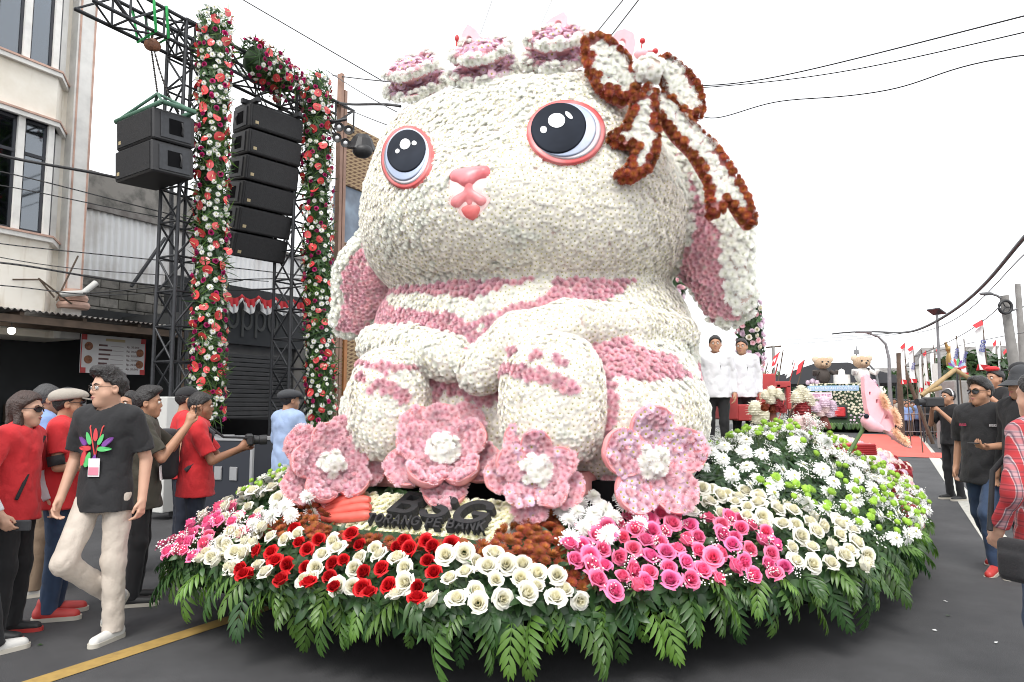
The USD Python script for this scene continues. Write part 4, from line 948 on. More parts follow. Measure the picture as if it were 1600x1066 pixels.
# ------------------------------------------------------------------ the bow on its head
bh = r2w(on_rabbit(985, 190, f_head)); BN = unit(np.array([-0.06, -1.0, 0.12])); B0 = bh + BN * 0.16; BR = frame_to(BN)
def on_bow(px, py):
    d = ray(px, py); t = ((B0 - CAM) @ BN) / (d @ BN); w = CAM + d * t - B0; return w @ BR[:, 0], w @ BR[:, 1]
bow = Thing("ribbon_bow", "big white bow with rust brown flower edging on the rabbit's right temple", "bow", B0)
c4 = lambda pts: [on_bow(850 + a / 2.665, b / 2.665) for a, b in pts]
BOWP = [("loop", [(160, 165), (180, 145), (230, 138), (290, 165), (350, 230), (390, 290), (405, 350), (385, 400), (330, 435), (270, 420), (215, 375), (175, 300), (158, 220)], [(205, 190), (240, 160), (290, 190), (350, 250), (370, 290), (382, 340), (330, 390), (260, 360), (212, 290), (195, 220)], 0.0),
    ("loop", [(430, 270), (470, 235), (520, 217), (570, 245), (620, 300), (660, 360), (675, 430), (655, 495), (610, 490), (550, 440), (500, 380), (490, 330), (450, 290)], [(455, 275), (520, 228), (570, 262), (610, 312), (636, 360), (656, 430), (636, 460), (560, 415), (510, 375), (495, 330)], -0.03),
    ("tail", [(430, 360), (400, 390), (360, 430), (345, 500), (320, 545), (255, 580), (265, 620), (370, 640), (340, 700), (290, 745), (300, 770), (370, 770), (440, 725), (475, 650), (480, 560), (470, 470), (455, 380)], [(435, 375), (380, 480), (345, 560), (295, 595), (370, 610), (400, 625), (395, 670), (370, 695), (375, 725), (400, 720), (440, 660), (455, 580), (440, 480), (450, 400)], 0.05),
    ("tail", [(450, 375), (500, 385), (560, 440), (640, 520), (720, 600), (790, 690), (850, 800), (885, 900), (880, 950), (840, 950), (800, 900), (770, 850), (750, 880), (700, 920), (680, 900), (670, 760), (600, 640), (530, 570), (480, 500)], [(470, 385), (540, 440), (630, 530), (700, 600), (760, 690), (800, 760), (850, 860), (865, 910), (840, 900), (800, 830), (760, 800), (745, 845), (715, 840), (690, 720), (600, 610), (530, 530), (480, 450)], 0.0)]
bp_, bn_, bi_, bs_ = [], [], [], []
for nm, out, inn, lift in BOWP:
    po, pi_ = Polygon(c4(out)).buffer(0), Polygon(c4(inn)).buffer(0.0); po = po.buffer(-0.02); m = slab(po, 0.10, mat4(BR, B0 + BN * (lift - 0.10))); bow.part(nm, m, M_SALMON, smooth=False)
    x0, y0, x1, y1 = po.bounds; q = RNG.uniform((x0, y0), (x1, y1), (5000, 2)); q = q[shapely.contains_xy(po, q[:, 0], q[:, 1])]; wh = shapely.contains_xy(pi_, q[:, 0], q[:, 1])
    k = poisson(q, np.where(wh, 0.032, 0.046)); q, wh = q[k], wh[k]
    ring = po.exterior; e = np.array([ring.interpolate(t).coords[0] for t in np.arange(0, ring.length, 0.05)])
    cen = e.mean(0); nrm = []
    for t in np.arange(0, ring.length, 0.05):
        a, b = np.array(ring.interpolate(t - 0.01).coords[0]), np.array(ring.interpolate(t + 0.01).coords[0]); g = unit(b - a); nrm.append((g[1], -g[0]))
    nrm = np.array(nrm); flip = shapely.contains_xy(po, *(e + nrm * 0.01).T); nrm[flip] *= -1
    for P2, N3, idx_, s_, z_ in ((q, np.repeat([[0, 0, 1.0]], len(q), 0), np.where(wh, RNG.integers(0, 3, len(q)), 3 + RNG.integers(0, 2, len(q))), np.where(wh, 0.86, 0.8), np.where(wh, 0.0, 0.022)), (e, np.column_stack([nrm, np.full(len(e), 0.7)]), 3 + RNG.integers(0, 2, len(e)), np.full(len(e), 0.92), np.full(len(e), 0.0))):
        bp_.append(B0 + P2[:, :1] * BR[:, 0] + P2[:, 1:] * BR[:, 1] + (lift + z_)[:, None] * BN); bn_.append(unit(N3) @ BR.T); bi_.append(idx_); bs_.append(s_)
kx, ky = on_bow(850 + 437 / 2.665, 305 / 2.665); kc = B0 + kx * BR[:, 0] + ky * BR[:, 1] + BN * 0.03
kn = ico(kc, 0.10, 3, (1.0, 0.9, 0.85), BR); bow.part("knot", kn, M_CREAMBASE, smooth=True)
sp_, sn_, _ = surf_sample(np.array(kn.vertices), np.array(kn.faces), 1500); k = poisson(sp_, 0.045); k = k[(sn_[k] @ BN) > -0.2]
bp_.append(sp_[k]); bn_.append(sn_[k]); bi_.append(RNG.integers(0, 3, len(k))); bs_.append(np.full(len(k), 1.0))
bp_, bn_, bi_, bs_ = np.vstack(bp_), np.vstack(bn_), np.concatenate(bi_), np.concatenate(bs_)
ww = bi_ < 3; whites = FULL_BLOOMS + [[WHITE_BLOOMS[0][0]]]
instancer(bow.path + "/white_chrysanthemums", whites, bi_[ww], frames(bn_[ww], RNG.uniform(0, 6.28, ww.sum()), 0.2), bp_[ww], bs_[ww] * RNG.uniform(0.85, 1.1, ww.sum()), B0)
rp, rn, rs = bp_[~ww], bn_[~ww], bs_[~ww] * RNG.uniform(0.85, 1.1, (~ww).sum()); ri = bi_[~ww] - 3; rR = frames(rn, RNG.uniform(0, 6.28, len(rn)), 0.25)
RP = [proto("rust_bloom", [("petals", pr[0][0], pr[0][1], False)]) + "/petals" for pr in RUST_BLOOMS]
for i in range(min(300, len(rp))): place_part(bow.path, "rust_chrysanthemum", RP[ri[i]], mat4(rR[i], rp[i], rs[i]), B0)
if len(rp) > 300: instancer(bow.path + "/rust_chrysanthemums", RUST_BLOOMS, ri[300:], rR[300:], rp[300:], rs[300:], B0)

# ------------------------------------------------------------------ three rosettes on the head, butterflies
def lobed(r, n=5, amp=0.16, m=60):
    a = np.linspace(0, 2 * np.pi, m, endpoint=False); rr = r * (1 - amp * 0.5 + amp * np.abs(np.cos(n * a / 2))); return np.stack([rr * np.cos(a), rr * np.sin(a)], 1)
def rosette(label, px, py, Y, R, normal):
    C = at(px, py, Y); Rf = frame_to(normal, (0.3, 0.2, 1) if abs(unit(normal)[2]) < 0.95 else (0, 1, 0)); T = Thing("crown_flower", label, "flower sculpture", C)
    P, N, I, S = [], [], [], []
    for r, z0, cup in ((R, 0.0, 0.05), (R * 0.84, R * 0.42, 0.10)):
        sh = lobed(r); V, F = dish(sh, 0.05, cup); W = V @ Rf.T + C + Rf[:, 2] * z0; T.part("petal_ring", (W, F), M_PALEPINK, smooth=50)
        x = RNG.uniform(-1.2 * r, 1.2 * r, (1500, 2)); x = x[shapely.contains_xy(Polygon(sh), x[:, 0], x[:, 1])]; x = x[poisson(x, 0.042)]; rr = np.linalg.norm(x, axis=1) / r
        P.append(np.column_stack([x, cup * rr ** 2 + z0 + 0.01]) @ Rf.T + C); N.append(np.repeat(Rf[:, 2][None], len(x), 0)); I.append(np.where(rr > 0.94, 4, RNG.integers(0, 4, len(x)))); S.append(RNG.uniform(0.9, 1.15, len(x)))
        a = np.arange(0, 2 * np.pi, 0.046 / r); e = lobed(r, m=len(a)); out = unit(np.column_stack([e, np.full(len(e), 0.25 * r)]))
        P.append(np.column_stack([e, np.full(len(e), z0 + cup - 0.015)]) @ Rf.T + C); N.append(out @ Rf.T); I.append(4 + RNG.integers(0, 2, len(e))); S.append(RNG.uniform(0.85, 1.05, len(e)))
    for z_, r_ in ((0.62, 0.42), (0.86, 0.3)):
        x = RNG.normal(0, r_ * R * 0.6, (120, 2)); x = x[poisson(x, 0.045)]; P.append(np.column_stack([x, np.full(len(x), z_ * R + 0.03) - np.linalg.norm(x, axis=1) * 0.4]) @ Rf.T + C); N.append(unit(np.column_stack([x * 3, np.ones(len(x)) * 0.6])) @ Rf.T); I.append(RNG.integers(2, 4, len(x))); S.append(RNG.uniform(0.9, 1.2, len(x)))
    T.part("heart", ico(C + Rf[:, 2] * R * 0.55, R * 0.34, 2, (1, 1, 0.8), Rf), M_PALEPINK, smooth=True)
    P, N, I, S = np.vstack(P), np.vstack(N), np.concatenate(I), np.concatenate(S)
    instancer(T.path + "/chrysanthemums", PINK_BLOOMS[:1] + LILAC_BLOOMS[:1] + LILAC_BLOOMS + FULL_BLOOMS, I, frames(N, RNG.uniform(0, 6.28, len(N)), 0.25), P, S, C)
rosette("leftmost of the three lilac and white flowers crowning the rabbit's head", 654, 140, 5.8, 0.262, (-0.35, -1.0, 1))
rosette("middle one of the three lilac and white flowers crowning the rabbit's head", 760, 118, 5.5, 0.275, (-0.25, -1.0, 1))
rosette("lilac and white crown flower on the rabbit's head nearest the bow", 870, 98, 5.25, 0.248, (-0.15, -1.0, 1))
M_BFLY = plain("butterfly_pink_foam", (0.82, 0.42, 0.47), 0.5, vary=0.12, scale=9, bump=0.12)
M_REDPAINT = plain("red_paint", (0.50, 0.03, 0.035), 0.45, vary=0.25, scale=7)
def plate_at(pts, Y, normal, depth, holes=()):
    """A flat cut-out of foam board standing at distance Y, its outline given by photo pixels; returns mesh and its frame."""
    n = unit(normal); C = at(*np.mean(pts, axis=0), Y); Rf = frame_to(n)
    def uv(p):
        d = ray(*p); t = ((C - CAM) @ n) / (d @ n); w = CAM + d * t - C; return w @ Rf[:, 0], w @ Rf[:, 1]
    po = Polygon([uv(p) for p in pts]).buffer(0.012).buffer(-0.006)
    for h in holes: po = po.difference(Polygon([uv(p) for p in h]).buffer(0))
    return slab(po, depth, mat4(Rf, C - n * depth * 0.5)), C, Rf
def circ(x, y, r, ry=None, n=14):
    a = np.linspace(0, 2 * np.pi, n, endpoint=False); return [(x + r * math.cos(t), y + (ry or r) * math.sin(t)) for t in a]
c3 = lambda pts: [(550 + a / 2.665, b / 2.665) for a, b in pts]
m, C, _ = plate_at(c3([(455, 190), (465, 140), (485, 110), (515, 130), (535, 160), (535, 190), (555, 200), (540, 225), (455, 225)]), 5.5, (-0.2, -1, 0.0), 0.04, [circ(550 + 490 / 2.665, 172 / 2.665, 5, 7)])
t = Thing("butterfly", "small pink foam butterfly above the middle crown flower", "butterfly", C); t.part("wing", m, M_BFLY, smooth=False)
b0 = at(713, 88, 5.45); t.part("body", ico(b0, 0.055, 2, (0.8, 0.8, 1.5)), M_BFLY, smooth=True)
for a_, b_ in (((712, 80), (714, 60)), ((708, 84), (706, 92))): t.part("antenna", cat([rod(at(*a_, 5.45), at(*b_, 5.45), 0.006, 5), ico(at(b_[0], b_[1], 5.45), 0.022, 1, (0.8, 0.8, 1.4))]), M_REDPAINT, smooth=True)
m, C, _ = plate_at(c3([(790, 150), (795, 115), (830, 85), (880, 58), (895, 75), (890, 110), (870, 140), (840, 165), (800, 175)]), 5.25, (-0.15, -1, 0), 0.04, [circ(550 + 860 / 2.665, 102 / 2.665, 5, 4.5), circ(550 + 823 / 2.665, 138 / 2.665, 4.4, 4.4)])
t = Thing("butterfly", "pink foam butterfly with two round holes in its wing, left of the bow", "butterfly", C); t.part("wing", m, M_BFLY, smooth=False)
m2, _, _ = plate_at(c3([(717, 188), (735, 168), (755, 165), (770, 190), (745, 210), (725, 205)]), 5.3, (-0.5, -1, 0.2), 0.04); t.part("wing", m2, M_BFLY, smooth=False)
t.part("antenna", cat([rod(at(893, 62, 5.2), at(901, 50, 5.2), 0.006, 5), ico(at(901, 47, 5.2), 0.02, 1)]), M_REDPAINT, smooth=True)
m, C, _ = plate_at([(957, 60), (962, 52), (975, 48), (988, 54), (991, 68), (988, 85), (978, 92), (960, 80)], 5.5, (0.1, -1, 0), 0.04, [circ(972, 68, 5, 6)])
t = Thing("butterfly", "pink foam butterfly peeping out behind the bow's knot", "butterfly", C); t.part("wing", m, M_BFLY, smooth=False)
t.part("body", ico(at(1002, 85, 5.5), 0.05, 2, (1.2, 0.9, 0.9)), M_BFLY, smooth=True)
for p in ((1004, 64), (1024, 80)): t.part("antenna", cat([rod(at(1001, 80, 5.5), at(*p, 5.5), 0.006, 5), ico(at(p[0], p[1], 5.5), 0.024, 1)]), M_REDPAINT, smooth=True)
# the large butterfly on its stick at the right rear
c2 = lambda pts: [(1250 + a / 4.845, 480 + b / 4.845) for a, b in pts]
YB = 6.6
m1, C, _ = plate_at(c2([(478, 530), (488, 515), (540, 570), (600, 640), (625, 690), (630, 770), (610, 830), (580, 900), (560, 905), (530, 850), (500, 770), (480, 640)]), YB, (0.25, -1, 0.2), 0.05, [c2([(508, 645), (522, 645), (522, 668), (508, 668)]), c2([(560, 702), (578, 702), (578, 730), (560, 730)])])
t = Thing("butterfly", "large pink foam butterfly on a green stick at the float's right rear", "butterfly", C); t.part("wing", m1, M_BFLY, smooth=False)
m2, _, _ = plate_at(c2([(585, 870), (640, 775), (670, 765), (720, 800), (735, 850), (700, 900), (660, 945), (600, 920)]), YB + 0.03, (0.3, -1, 0.3), 0.05, [c2([(622, 850), (645, 815), (662, 850)])]); t.part("wing", m2, M_BFLY, smooth=False)
t.part("body", tube([at(*p, YB - 0.08) for p in c2([(470, 852), (500, 860), (545, 900), (620, 925)])], [0.03, 0.06, 0.06, 0.03], 10), M_BFLY, smooth=60)
t.part("eye", ico(at(*c2([(503, 826)])[0], YB - 0.12), 0.022, 2), M_PUPIL, smooth=True)
t.part("tail", tube([at(*p, YB) for p in c2([(640, 930), (720, 985), (800, 1040), (840, 1062)])], [0.02, 0.03, 0.026, 0.012], 8), M_BFLY, smooth=60)
t.part("stick", rod(at(1352, 665, YB), at(1318, 722, YB - 0.3), 0.018, 8), M_STEM, smooth=60)
M_PEACH = petal("peach_petal", (0.75, 0.42, 0.22), (0.85, 0.58, 0.40), rad=0.04)
for p in c2([(625, 690), (640, 720), (640, 745), (705, 795), (725, 830), (730, 870), (720, 950), (750, 985), (790, 1015)]): t.part("fringe_flower", (lambda mm: (mm.apply_transform(mat4(frame_to((0.4, -0.8, 0.4)), at(*p, YB - 0.02))), mm)[1])(pom(3, 0.06)), M_PEACH, smooth=False)
# ------------------------------------------------------------------ people
M_SKIN = [plain(f"skin_{k}", c, 0.5, vary=0.12, scale=9, spec=0.35) for k, c in (("light", (0.52, 0.31, 0.22)), ("tan", (0.40, 0.215, 0.135)), ("brown", (0.28, 0.14, 0.085)))]
M_HAIR = plain("black_hair", (0.012, 0.010, 0.010), 0.45, vary=0.5, scale=60, bump=0.8, bscale=120); M_HAIRBR = plain("brown_hair", (0.040, 0.020, 0.015), 0.42, vary=0.5, scale=60, bump=0.8, bscale=120); M_HAIRGR = plain("grey_black_hair", (0.045, 0.045, 0.047), 0.5, vary=0.4, scale=70, bump=0.8, bscale=120)
M_LIPS = plain("lips", (0.36, 0.14, 0.12), 0.5); M_EYE = plain("eye_ball", (0.62, 0.60, 0.57), 0.3); M_IRIS = plain("dark_iris", (0.01, 0.007, 0.006), 0.2); M_DARKGLASS = plain("dark_lens", (0.008, 0.008, 0.010), 0.12)
def cloth(name, c, vary=0.18, rough=0.85): return plain("cloth_" + name, c, rough, vary=vary, scale=5, bump=0.25, bscale=70, sheen=0.05)
C_RED = cloth("red", (0.56, 0.022, 0.028)); C_BLACK = cloth("black", (0.012, 0.012, 0.014)); C_OLIVE = cloth("olive", (0.045, 0.042, 0.030)); C_KHAKI = cloth("khaki", (0.19, 0.135, 0.09)); C_CREAM = cloth("cream", (0.50, 0.44, 0.38)); C_JEAN = cloth("denim", (0.028, 0.052, 0.105), 0.35); C_DKJEAN = cloth("dark_denim", (0.018, 0.024, 0.042), 0.3)
C_BLUE = cloth("pale_blue", (0.30, 0.40, 0.60)); C_LBLUE = cloth("blue", (0.20, 0.30, 0.55)); C_WHITE = cloth("white", (0.60, 0.60, 0.63), 0.06); C_GREY = cloth("warm_grey", (0.32, 0.29, 0.25), 0.15); C_CHAR = cloth("charcoal", (0.035, 0.037, 0.042)); C_SHOEW = plain("white_shoe", (0.60, 0.59, 0.56), 0.6, vary=0.12, scale=12); C_SHOER = plain("red_shoe", (0.45, 0.04, 0.035), 0.5, vary=0.2, scale=10); C_SHOEB = plain("black_shoe", (0.015, 0.015, 0.016), 0.5); C_SOLE = plain("pale_sole", (0.45, 0.42, 0.36), 0.7); C_NAVY = cloth("navy", (0.02, 0.025, 0.05))
C_PLAID = usdkit.material(stage, "/World/Looks/cloth_plaid", {"tc": ("texture_coordinate", {}), "w1": ("wave_texture", {"bands_direction": "x", "scale": 5.2, "profile": "tri"}), "w2": ("wave_texture", {"bands_direction": "z", "scale": 5.2, "profile": "tri"}), "r1": ("rgb_ramp", {"ramp": [(0.0, (0.42, 0.05, 0.06)), (0.42, (0.42, 0.06, 0.07)), (0.46, (0.60, 0.52, 0.52)), (0.6, (0.12, 0.09, 0.12)), (0.8, (0.45, 0.30, 0.32))]}), "r2": ("rgb_ramp", {"ramp": [(0.0, (0.9, 0.35, 0.36)), (0.45, (0.75, 0.4, 0.42)), (0.5, (1, 1, 1)), (0.62, (0.35, 0.3, 0.36)), (0.9, (1, 0.8, 0.8))]}), "m": ("mix_color", {"blend_type": "multiply", "fac": 0.85}), "p": ("principled_bsdf", {"roughness": 0.85})},
    [("tc.object", "w1.vector"), ("tc.object", "w2.vector"), ("w1.fac", "r1.fac"), ("w2.fac", "r2.fac"), ("r1.color", "m.a"), ("r2.color", "m.b"), ("m.result", "p.base_color")], surface="p.BSDF")
def rotz(a): return trimesh.transformations.rotation_matrix(a, [0, 0, 1])[:3, :3]
def rotx(a): return trimesh.transformations.rotation_matrix(a, [1, 0, 0])[:3, :3]
V3 = lambda *a: np.array(a, float)
def on_chest(f, x, z):
    P, _ = marchn(f, V3(x, .6, z), V3(0, -1, 0)[None]); return P[0]
class Person:
    """A figure in its own frame: forward +y, right hand +x, ground z = 0, then turned to heading and set down at pos."""
    def __init__(s, label, pos, heading, H=1.7, group=None, res=0.010, girth=1.0, **pose):
        s.k = H / 1.70; s.g = girth; s.res = res; h = unit(np.array([heading[0], heading[1], 0.0])); s.R = np.stack([V3(h[1], -h[0], 0), h, V3(0, 0, 1)], 1); s.pos = np.asarray(pos, float)
        s.T = Thing("person", label, "person", s.pos, group); J = {}
        lean = pose.get("lean", 0.0)
        for sg, n in ((1, "R"), (-1, "L")):
            J["hip" + n] = V3(sg * .088, 0, .90); J["knee" + n] = V3(sg * .095, .015, .49); J["ankle" + n] = V3(sg * .10, -.02, .085)
            J["sh" + n] = V3(sg * .178 * (0.6 + 0.4 * girth), lean * .9, 1.385); J["elbow" + n] = V3(sg * .235, -.03 + lean * .6, 1.12); J["wrist" + n] = V3(sg * .245, .05 + lean * .5, .87); J["foot" + n] = (sg * 0.12, 0.0); J["hand" + n] = None
        J["pelvis"] = V3(0, 0, .95); J["chest"] = V3(0, lean * .8, 1.28); J["neck"] = V3(0, lean - .01, 1.445); J["head"] = V3(0, lean * 1.15 + .025, 1.575)
        for a, v in pose.items():
            if a in J: J[a] = v if (v is None or isinstance(v, tuple) and a.startswith("foot")) else np.asarray(v, float)
        s.J = J; s.Rh = rotz(-pose.get("yaw", 0.0)) @ rotx(pose.get("pitch", 0.0))      # yaw > 0: looks to the right
        s.curl = pose.get("curl", 0.5); s.palm = {"R": pose.get("palmR"), "L": pose.get("palmL")}
    def w(s, v): return (np.asarray(v) * s.k) @ s.R.T + s.pos
    def hd(s, q): return s.J["head"] + np.asarray(q) @ s.Rh.T
    def mesh(s, f, lo, hi, m, name, h=None, disp=0.0, scale=7.0, parent=None, seed=1, squash=None):
        v, fc = nets(f, lo, hi, h or s.res)
        if disp:
            n = vnormals(v, fc); q = v * np.array(squash or (1, 1, 1)) * scale
            d_ = (meshkit.fbm(q, 3, seed) - 0.5) * 1.6
            if name in ("shirt", "trousers", "undershirt"):      # folds: sharp creases between soft bulges, running aslant
                w_ = q @ np.array([[1, .25, .5], [-.25, 1, .3], [-.5, -.3, 1]]); d_ = d_ * .5 + 1.0 - 2.6 * np.abs(meshkit.fbm(w_ * 1.1, 2, seed + 7) - 0.5) * 2; d_ = -np.clip(d_, -1, 1) * .8
            v = v + n * (d_ * disp)[:, None]
        return s.T.part(name, (s.w(v), fc), m, smooth=True, parent=parent)
    def box_of(s, pts, pad): p = np.array(pts); return p.min(0) - pad, p.max(0) + pad
    # --- skin
    def f_headonly(s, P):
        q = (P - s.J["head"]) @ s.Rh; ax = np.abs(q[:, 0]); m = np.column_stack([ax, q[:, 1], q[:, 2]])
        d = smin(sd_ell(q, (0, -.010, .030), (.076, .096, .090)), sd_ell(q, (0, .022, -.040), (.060, .070, .078)), .03)
        d = smin(d, np.linalg.norm(q - (0, .062, -.092), axis=1) - .024, .03); d = smin(d, sd_cone(m, (.030, .018, -.03), (.046, .035, -.035), .03, .024), .03)
        d = smin(d, sd_cone(q, (0, .087, .014), (0, .099, -.022), .008, .0115), .010); d = smin(d, np.linalg.norm(m - (.011, .092, -.027), axis=1) - .0085, .008)
        d = smin(d, sd_cone(m, (.012, .080, .027), (.044, .068, .026), .013, .010), .012)
        d = smax(d, -(np.linalg.norm(m - (.031, .103, .006), axis=1) - .019), .012)
        d = smin(d, sd_cone(m, (0, .090, -.052), (.018, .080, -.053), .008, .005), .006); d = smin(d, sd_cone(m, (0, .088, -.064), (.014, .080, -.063), .009, .006), .006)
        ear = np.maximum(sd_ell(m, (.080, -.008, -.004), (.012, .021, .033)), -(np.linalg.norm(m - (.097, .000, -.002), axis=1) - .016)); return smin(d, ear, .006)
    def hand(s, n):
        w, e = s.J["wrist" + n], s.J["elbow" + n]; d = unit(w - e) if s.J["hand" + n] is None else unit(s.J["hand" + n]); sg = 1 if n == "R" else -1
        pn = s.palm[n] if s.palm[n] is not None else V3(-sg, 0, 0.0); pn = unit(np.asarray(pn, float) - d * (np.asarray(pn, float) @ d)); sd = np.cross(d, pn) * sg; return w, d, pn, sd
    def f_hand(s, P, n):
        w, d, pn, sd = s.hand(n); out = sd_cone(P, w, w + d * .05, .024, .024)
        if np.abs(sd @ V3(0, 1, 0)) > 0 and sd @ V3(0, 1, .2) < 0: sd = -sd
        for i, (o, L) in enumerate(((-.027, .78), (-.009, .95), (.009, 1.0), (.027, .92))):
            k0 = w + d * .082 + sd * o; out = smin(out, sd_cone(P, w + d * .012 + sd * o * .55, k0, .0135, .011), .010)
            a = s.curl * (1.15 - .1 * i); d1 = d * math.cos(a) + pn * math.sin(a); d2 = d * math.cos(2.1 * a) + pn * math.sin(2.1 * a); k1 = k0 + d1 * .040 * L; k2 = k1 + d2 * .040 * L
            out = smin(out, np.minimum(sd_cone(P, k0, k1, .0098, .0088), sd_cone(P, k1, k2, .0088, .0072)), .004)
        t0 = w + d * .022 + sd * .022; t1 = w + d * .052 + sd * .046 + pn * .012; t2 = w + d * .086 + sd * .044 + pn * .026
        return smin(out, np.minimum(sd_cone(P, t0, t1, .0145, .0105), sd_cone(P, t1, t2, .0105, .0082)), .008)
    def f_torso(s, P, g=0.0):
        J = s.J; sc = V3(1, 1.42, 1); p, c = J["pelvis"], J["chest"]
        d = sd_cone(P, p + V3(0, 0, -.02), p * .45 + c * .55, .142 * s.g + g, .140 * s.g + g, sc) ; d = smin(d, sd_cone(P, p * .4 + c * .6, c + V3(0, 0, .02), .140 * s.g + g, .158 * (0.7 + 0.3 * s.g) + g, sc), .05)
        if s.g > 1.12: d = smin(d, sd_ell(P, (p + c) / 2 + V3(0, .05, -.04), (.15 * s.g + g, .14 * s.g + g, .17)), .08)
        sh = sd_cone(P, J["shL"] * .82 + V3(0, 0, .26) * 0 + (J["neck"] * .18), J["shR"] * .82 + J["neck"] * .18, .056 + g, .056 + g); return smin(d, sh, .07)
    def f_skin(s, P):
        J = s.J; d = smin(s.f_headonly(P), sd_cone(P, J["head"] + s.Rh @ V3(0, -.022, -.06), J["neck"] + V3(0, -.01, -.03), .052, .058), .02); d = smin(d, s.f_torso(P, -.012), .035)
        for n in "RL":
            d = smin(d, np.minimum(sd_cone(P, J["sh" + n], J["elbow" + n], .046, .038), sd_cone(P, J["elbow" + n], J["wrist" + n], .039, .026)), .012); d = smin(d, s.f_hand(P, n), .012)
            d = smin(d, np.minimum(sd_cone(P, J["hip" + n], J["knee" + n], .075, .05), sd_cone(P, J["knee" + n], J["ankle" + n], .05, .035)), .02)
        return d
    def skin(s, m, h=None):
        J = s.J; lo, hi = s.box_of([v for v in J.values() if isinstance(v, np.ndarray) and v.shape == (3,)], .16); lo[2] = max(lo[2], 0.0); hi[2] = max(hi[2], J["head"][2] + .17)
        s.body = s.mesh(s.f_skin, lo - .02, hi, m, "body", h or s.res * .8); return s
    # --- face details
    def face(s, lips=M_LIPS, eyes=True, brow=M_HAIR):
        b = s.body
        if eyes:
            for sg in (-1, 1):
                p = s.T.part("eye", ico(s.w(s.hd((sg * .031, .0835, .006))), .0125 * s.k, 1), M_EYE, smooth=True, parent=b); s.T.part("iris", ico(s.w(s.hd((sg * .031, .0925, .006))), .0056 * s.k, 1), M_IRIS, smooth=True, parent=b)
        for sg in (-1, 1): s.T.part("eyebrow", tube([s.w(s.hd(q)) for q in ((sg * .014, .094, .026), (sg * .032, .091, .033), (sg * .049, .077, .027))], [.003 * s.k, .004 * s.k, .002 * s.k], 5), brow, smooth=True, parent=b)
        s.T.part("lips", cat([tube([s.w(s.hd(q)) for q in ((-.021, .0835, -.057), (-.008, .0965, -.053), (0, .097, -.0545), (.008, .0965, -.053), (.021, .0835, -.057))], np.array([.002, .0045, .004, .0045, .002]) * s.k, 6), tube([s.w(s.hd(q)) for q in ((-.020, .0835, -.059), (0, .096, -.064), (.020, .0835, -.059))], np.array([.002, .006, .002]) * s.k, 6)]), lips, smooth=True, parent=b); return s
    def hair(s, m=M_HAIR, thick=.012, line=.048, top=0.0, disp=.010, long=False, slope=.95):
        def f(P):
            q = (P - s.J["head"]) @ s.Rh; d = sd_ell(q, (0, -.010, .030), (.076 + thick, .096 + thick, .090 + thick))
            if top: d = smin(d, sd_ell(q, (0.0, .030, .095 + top), (.072, .080, .045)), .03)
            cut = -((q[:, 2] - line) + (.050 - q[:, 1]) * slope) / math.hypot(1, slope); d = smax(d, cut, .012)
            ear = np.linalg.norm(np.column_stack([np.abs(q[:, 0]), q[:, 1], q[:, 2]]) - (.088, .0, -.012), axis=1) - .030; d = smax(d, -ear, .008)
            if long:
                for sg in (-1, 1): d = smin(d, np.minimum(sd_cone(q, (sg * .062, -.02, .05), (sg * .082, -.01, -.10), .030, .030), sd_cone(q, (sg * .082, -.01, -.10), (sg * .085, .0, -.21), .034, .018)), .02)
                d = smin(d, sd_cone(q, (0, -.07, .03), (0, -.095, -.19), .055, .045), .04)
            return d
        c = s.hd((0, 0, .02)); v = s.mesh(f, c - (.2, .2, .30 if long else .17), c + (.2, .2, .22), m, "hair", s.res * .7, disp, 38.0, squash=(1, 1, .6)); return s
    def glasses(s, dark=False, m=None):
        m = m or M_BLACKPL
        for sg in (-1, 1):
            if dark:
                pts = [(sg * x, y, z) for x, y, z in ((.006, .105, .020), (.030, .108, .024), (.056, .088, .020), (.060, .080, .004), (.046, .096, -.016), (.022, .107, -.014), (.008, .106, .000))]
                P = np.array([s.w(s.hd(q)) for q in pts]); Q = P - s.R @ s.Rh @ V3(0, .006, 0); n = len(P); F = [[0, i, i + 1] for i in range(1, n - 1)] + [[n, n + i + 1, n + i] for i in range(1, n - 1)] + [[i, (i + 1) % n, n + (i + 1) % n] for i in range(n)] + [[i, n + (i + 1) % n, n + i] for i in range(n)]
                s.T.part("lens", trimesh.Trimesh(np.vstack([P, Q]), F, process=False), M_DARKGLASS, smooth=False, parent=s.body)
            else:
                a = np.linspace(0, 2 * np.pi, 17); s.T.part("spectacle_rim", tube([s.w(s.hd((sg * .033 + .024 * math.cos(t), .103 - .010 * abs(math.cos(t)) * (math.cos(t) * sg > 0), .004 + .018 * math.sin(t)))) for t in a], .0016, 5, False), m, smooth=True, parent=s.body)
            s.T.part("temple", tube([s.w(s.hd(q)) for q in ((sg * .057, .088, .012), (sg * .082, .03, .012), (sg * .085, -.02, .006))], .0022 if dark else .0015, 5), m, smooth=True, parent=s.body)
        s.T.part("bridge", rod(s.w(s.hd((-.009, .107, .010))), s.w(s.hd((.009, .107, .010))), .002, 5), m, smooth=True, parent=s.body); return s
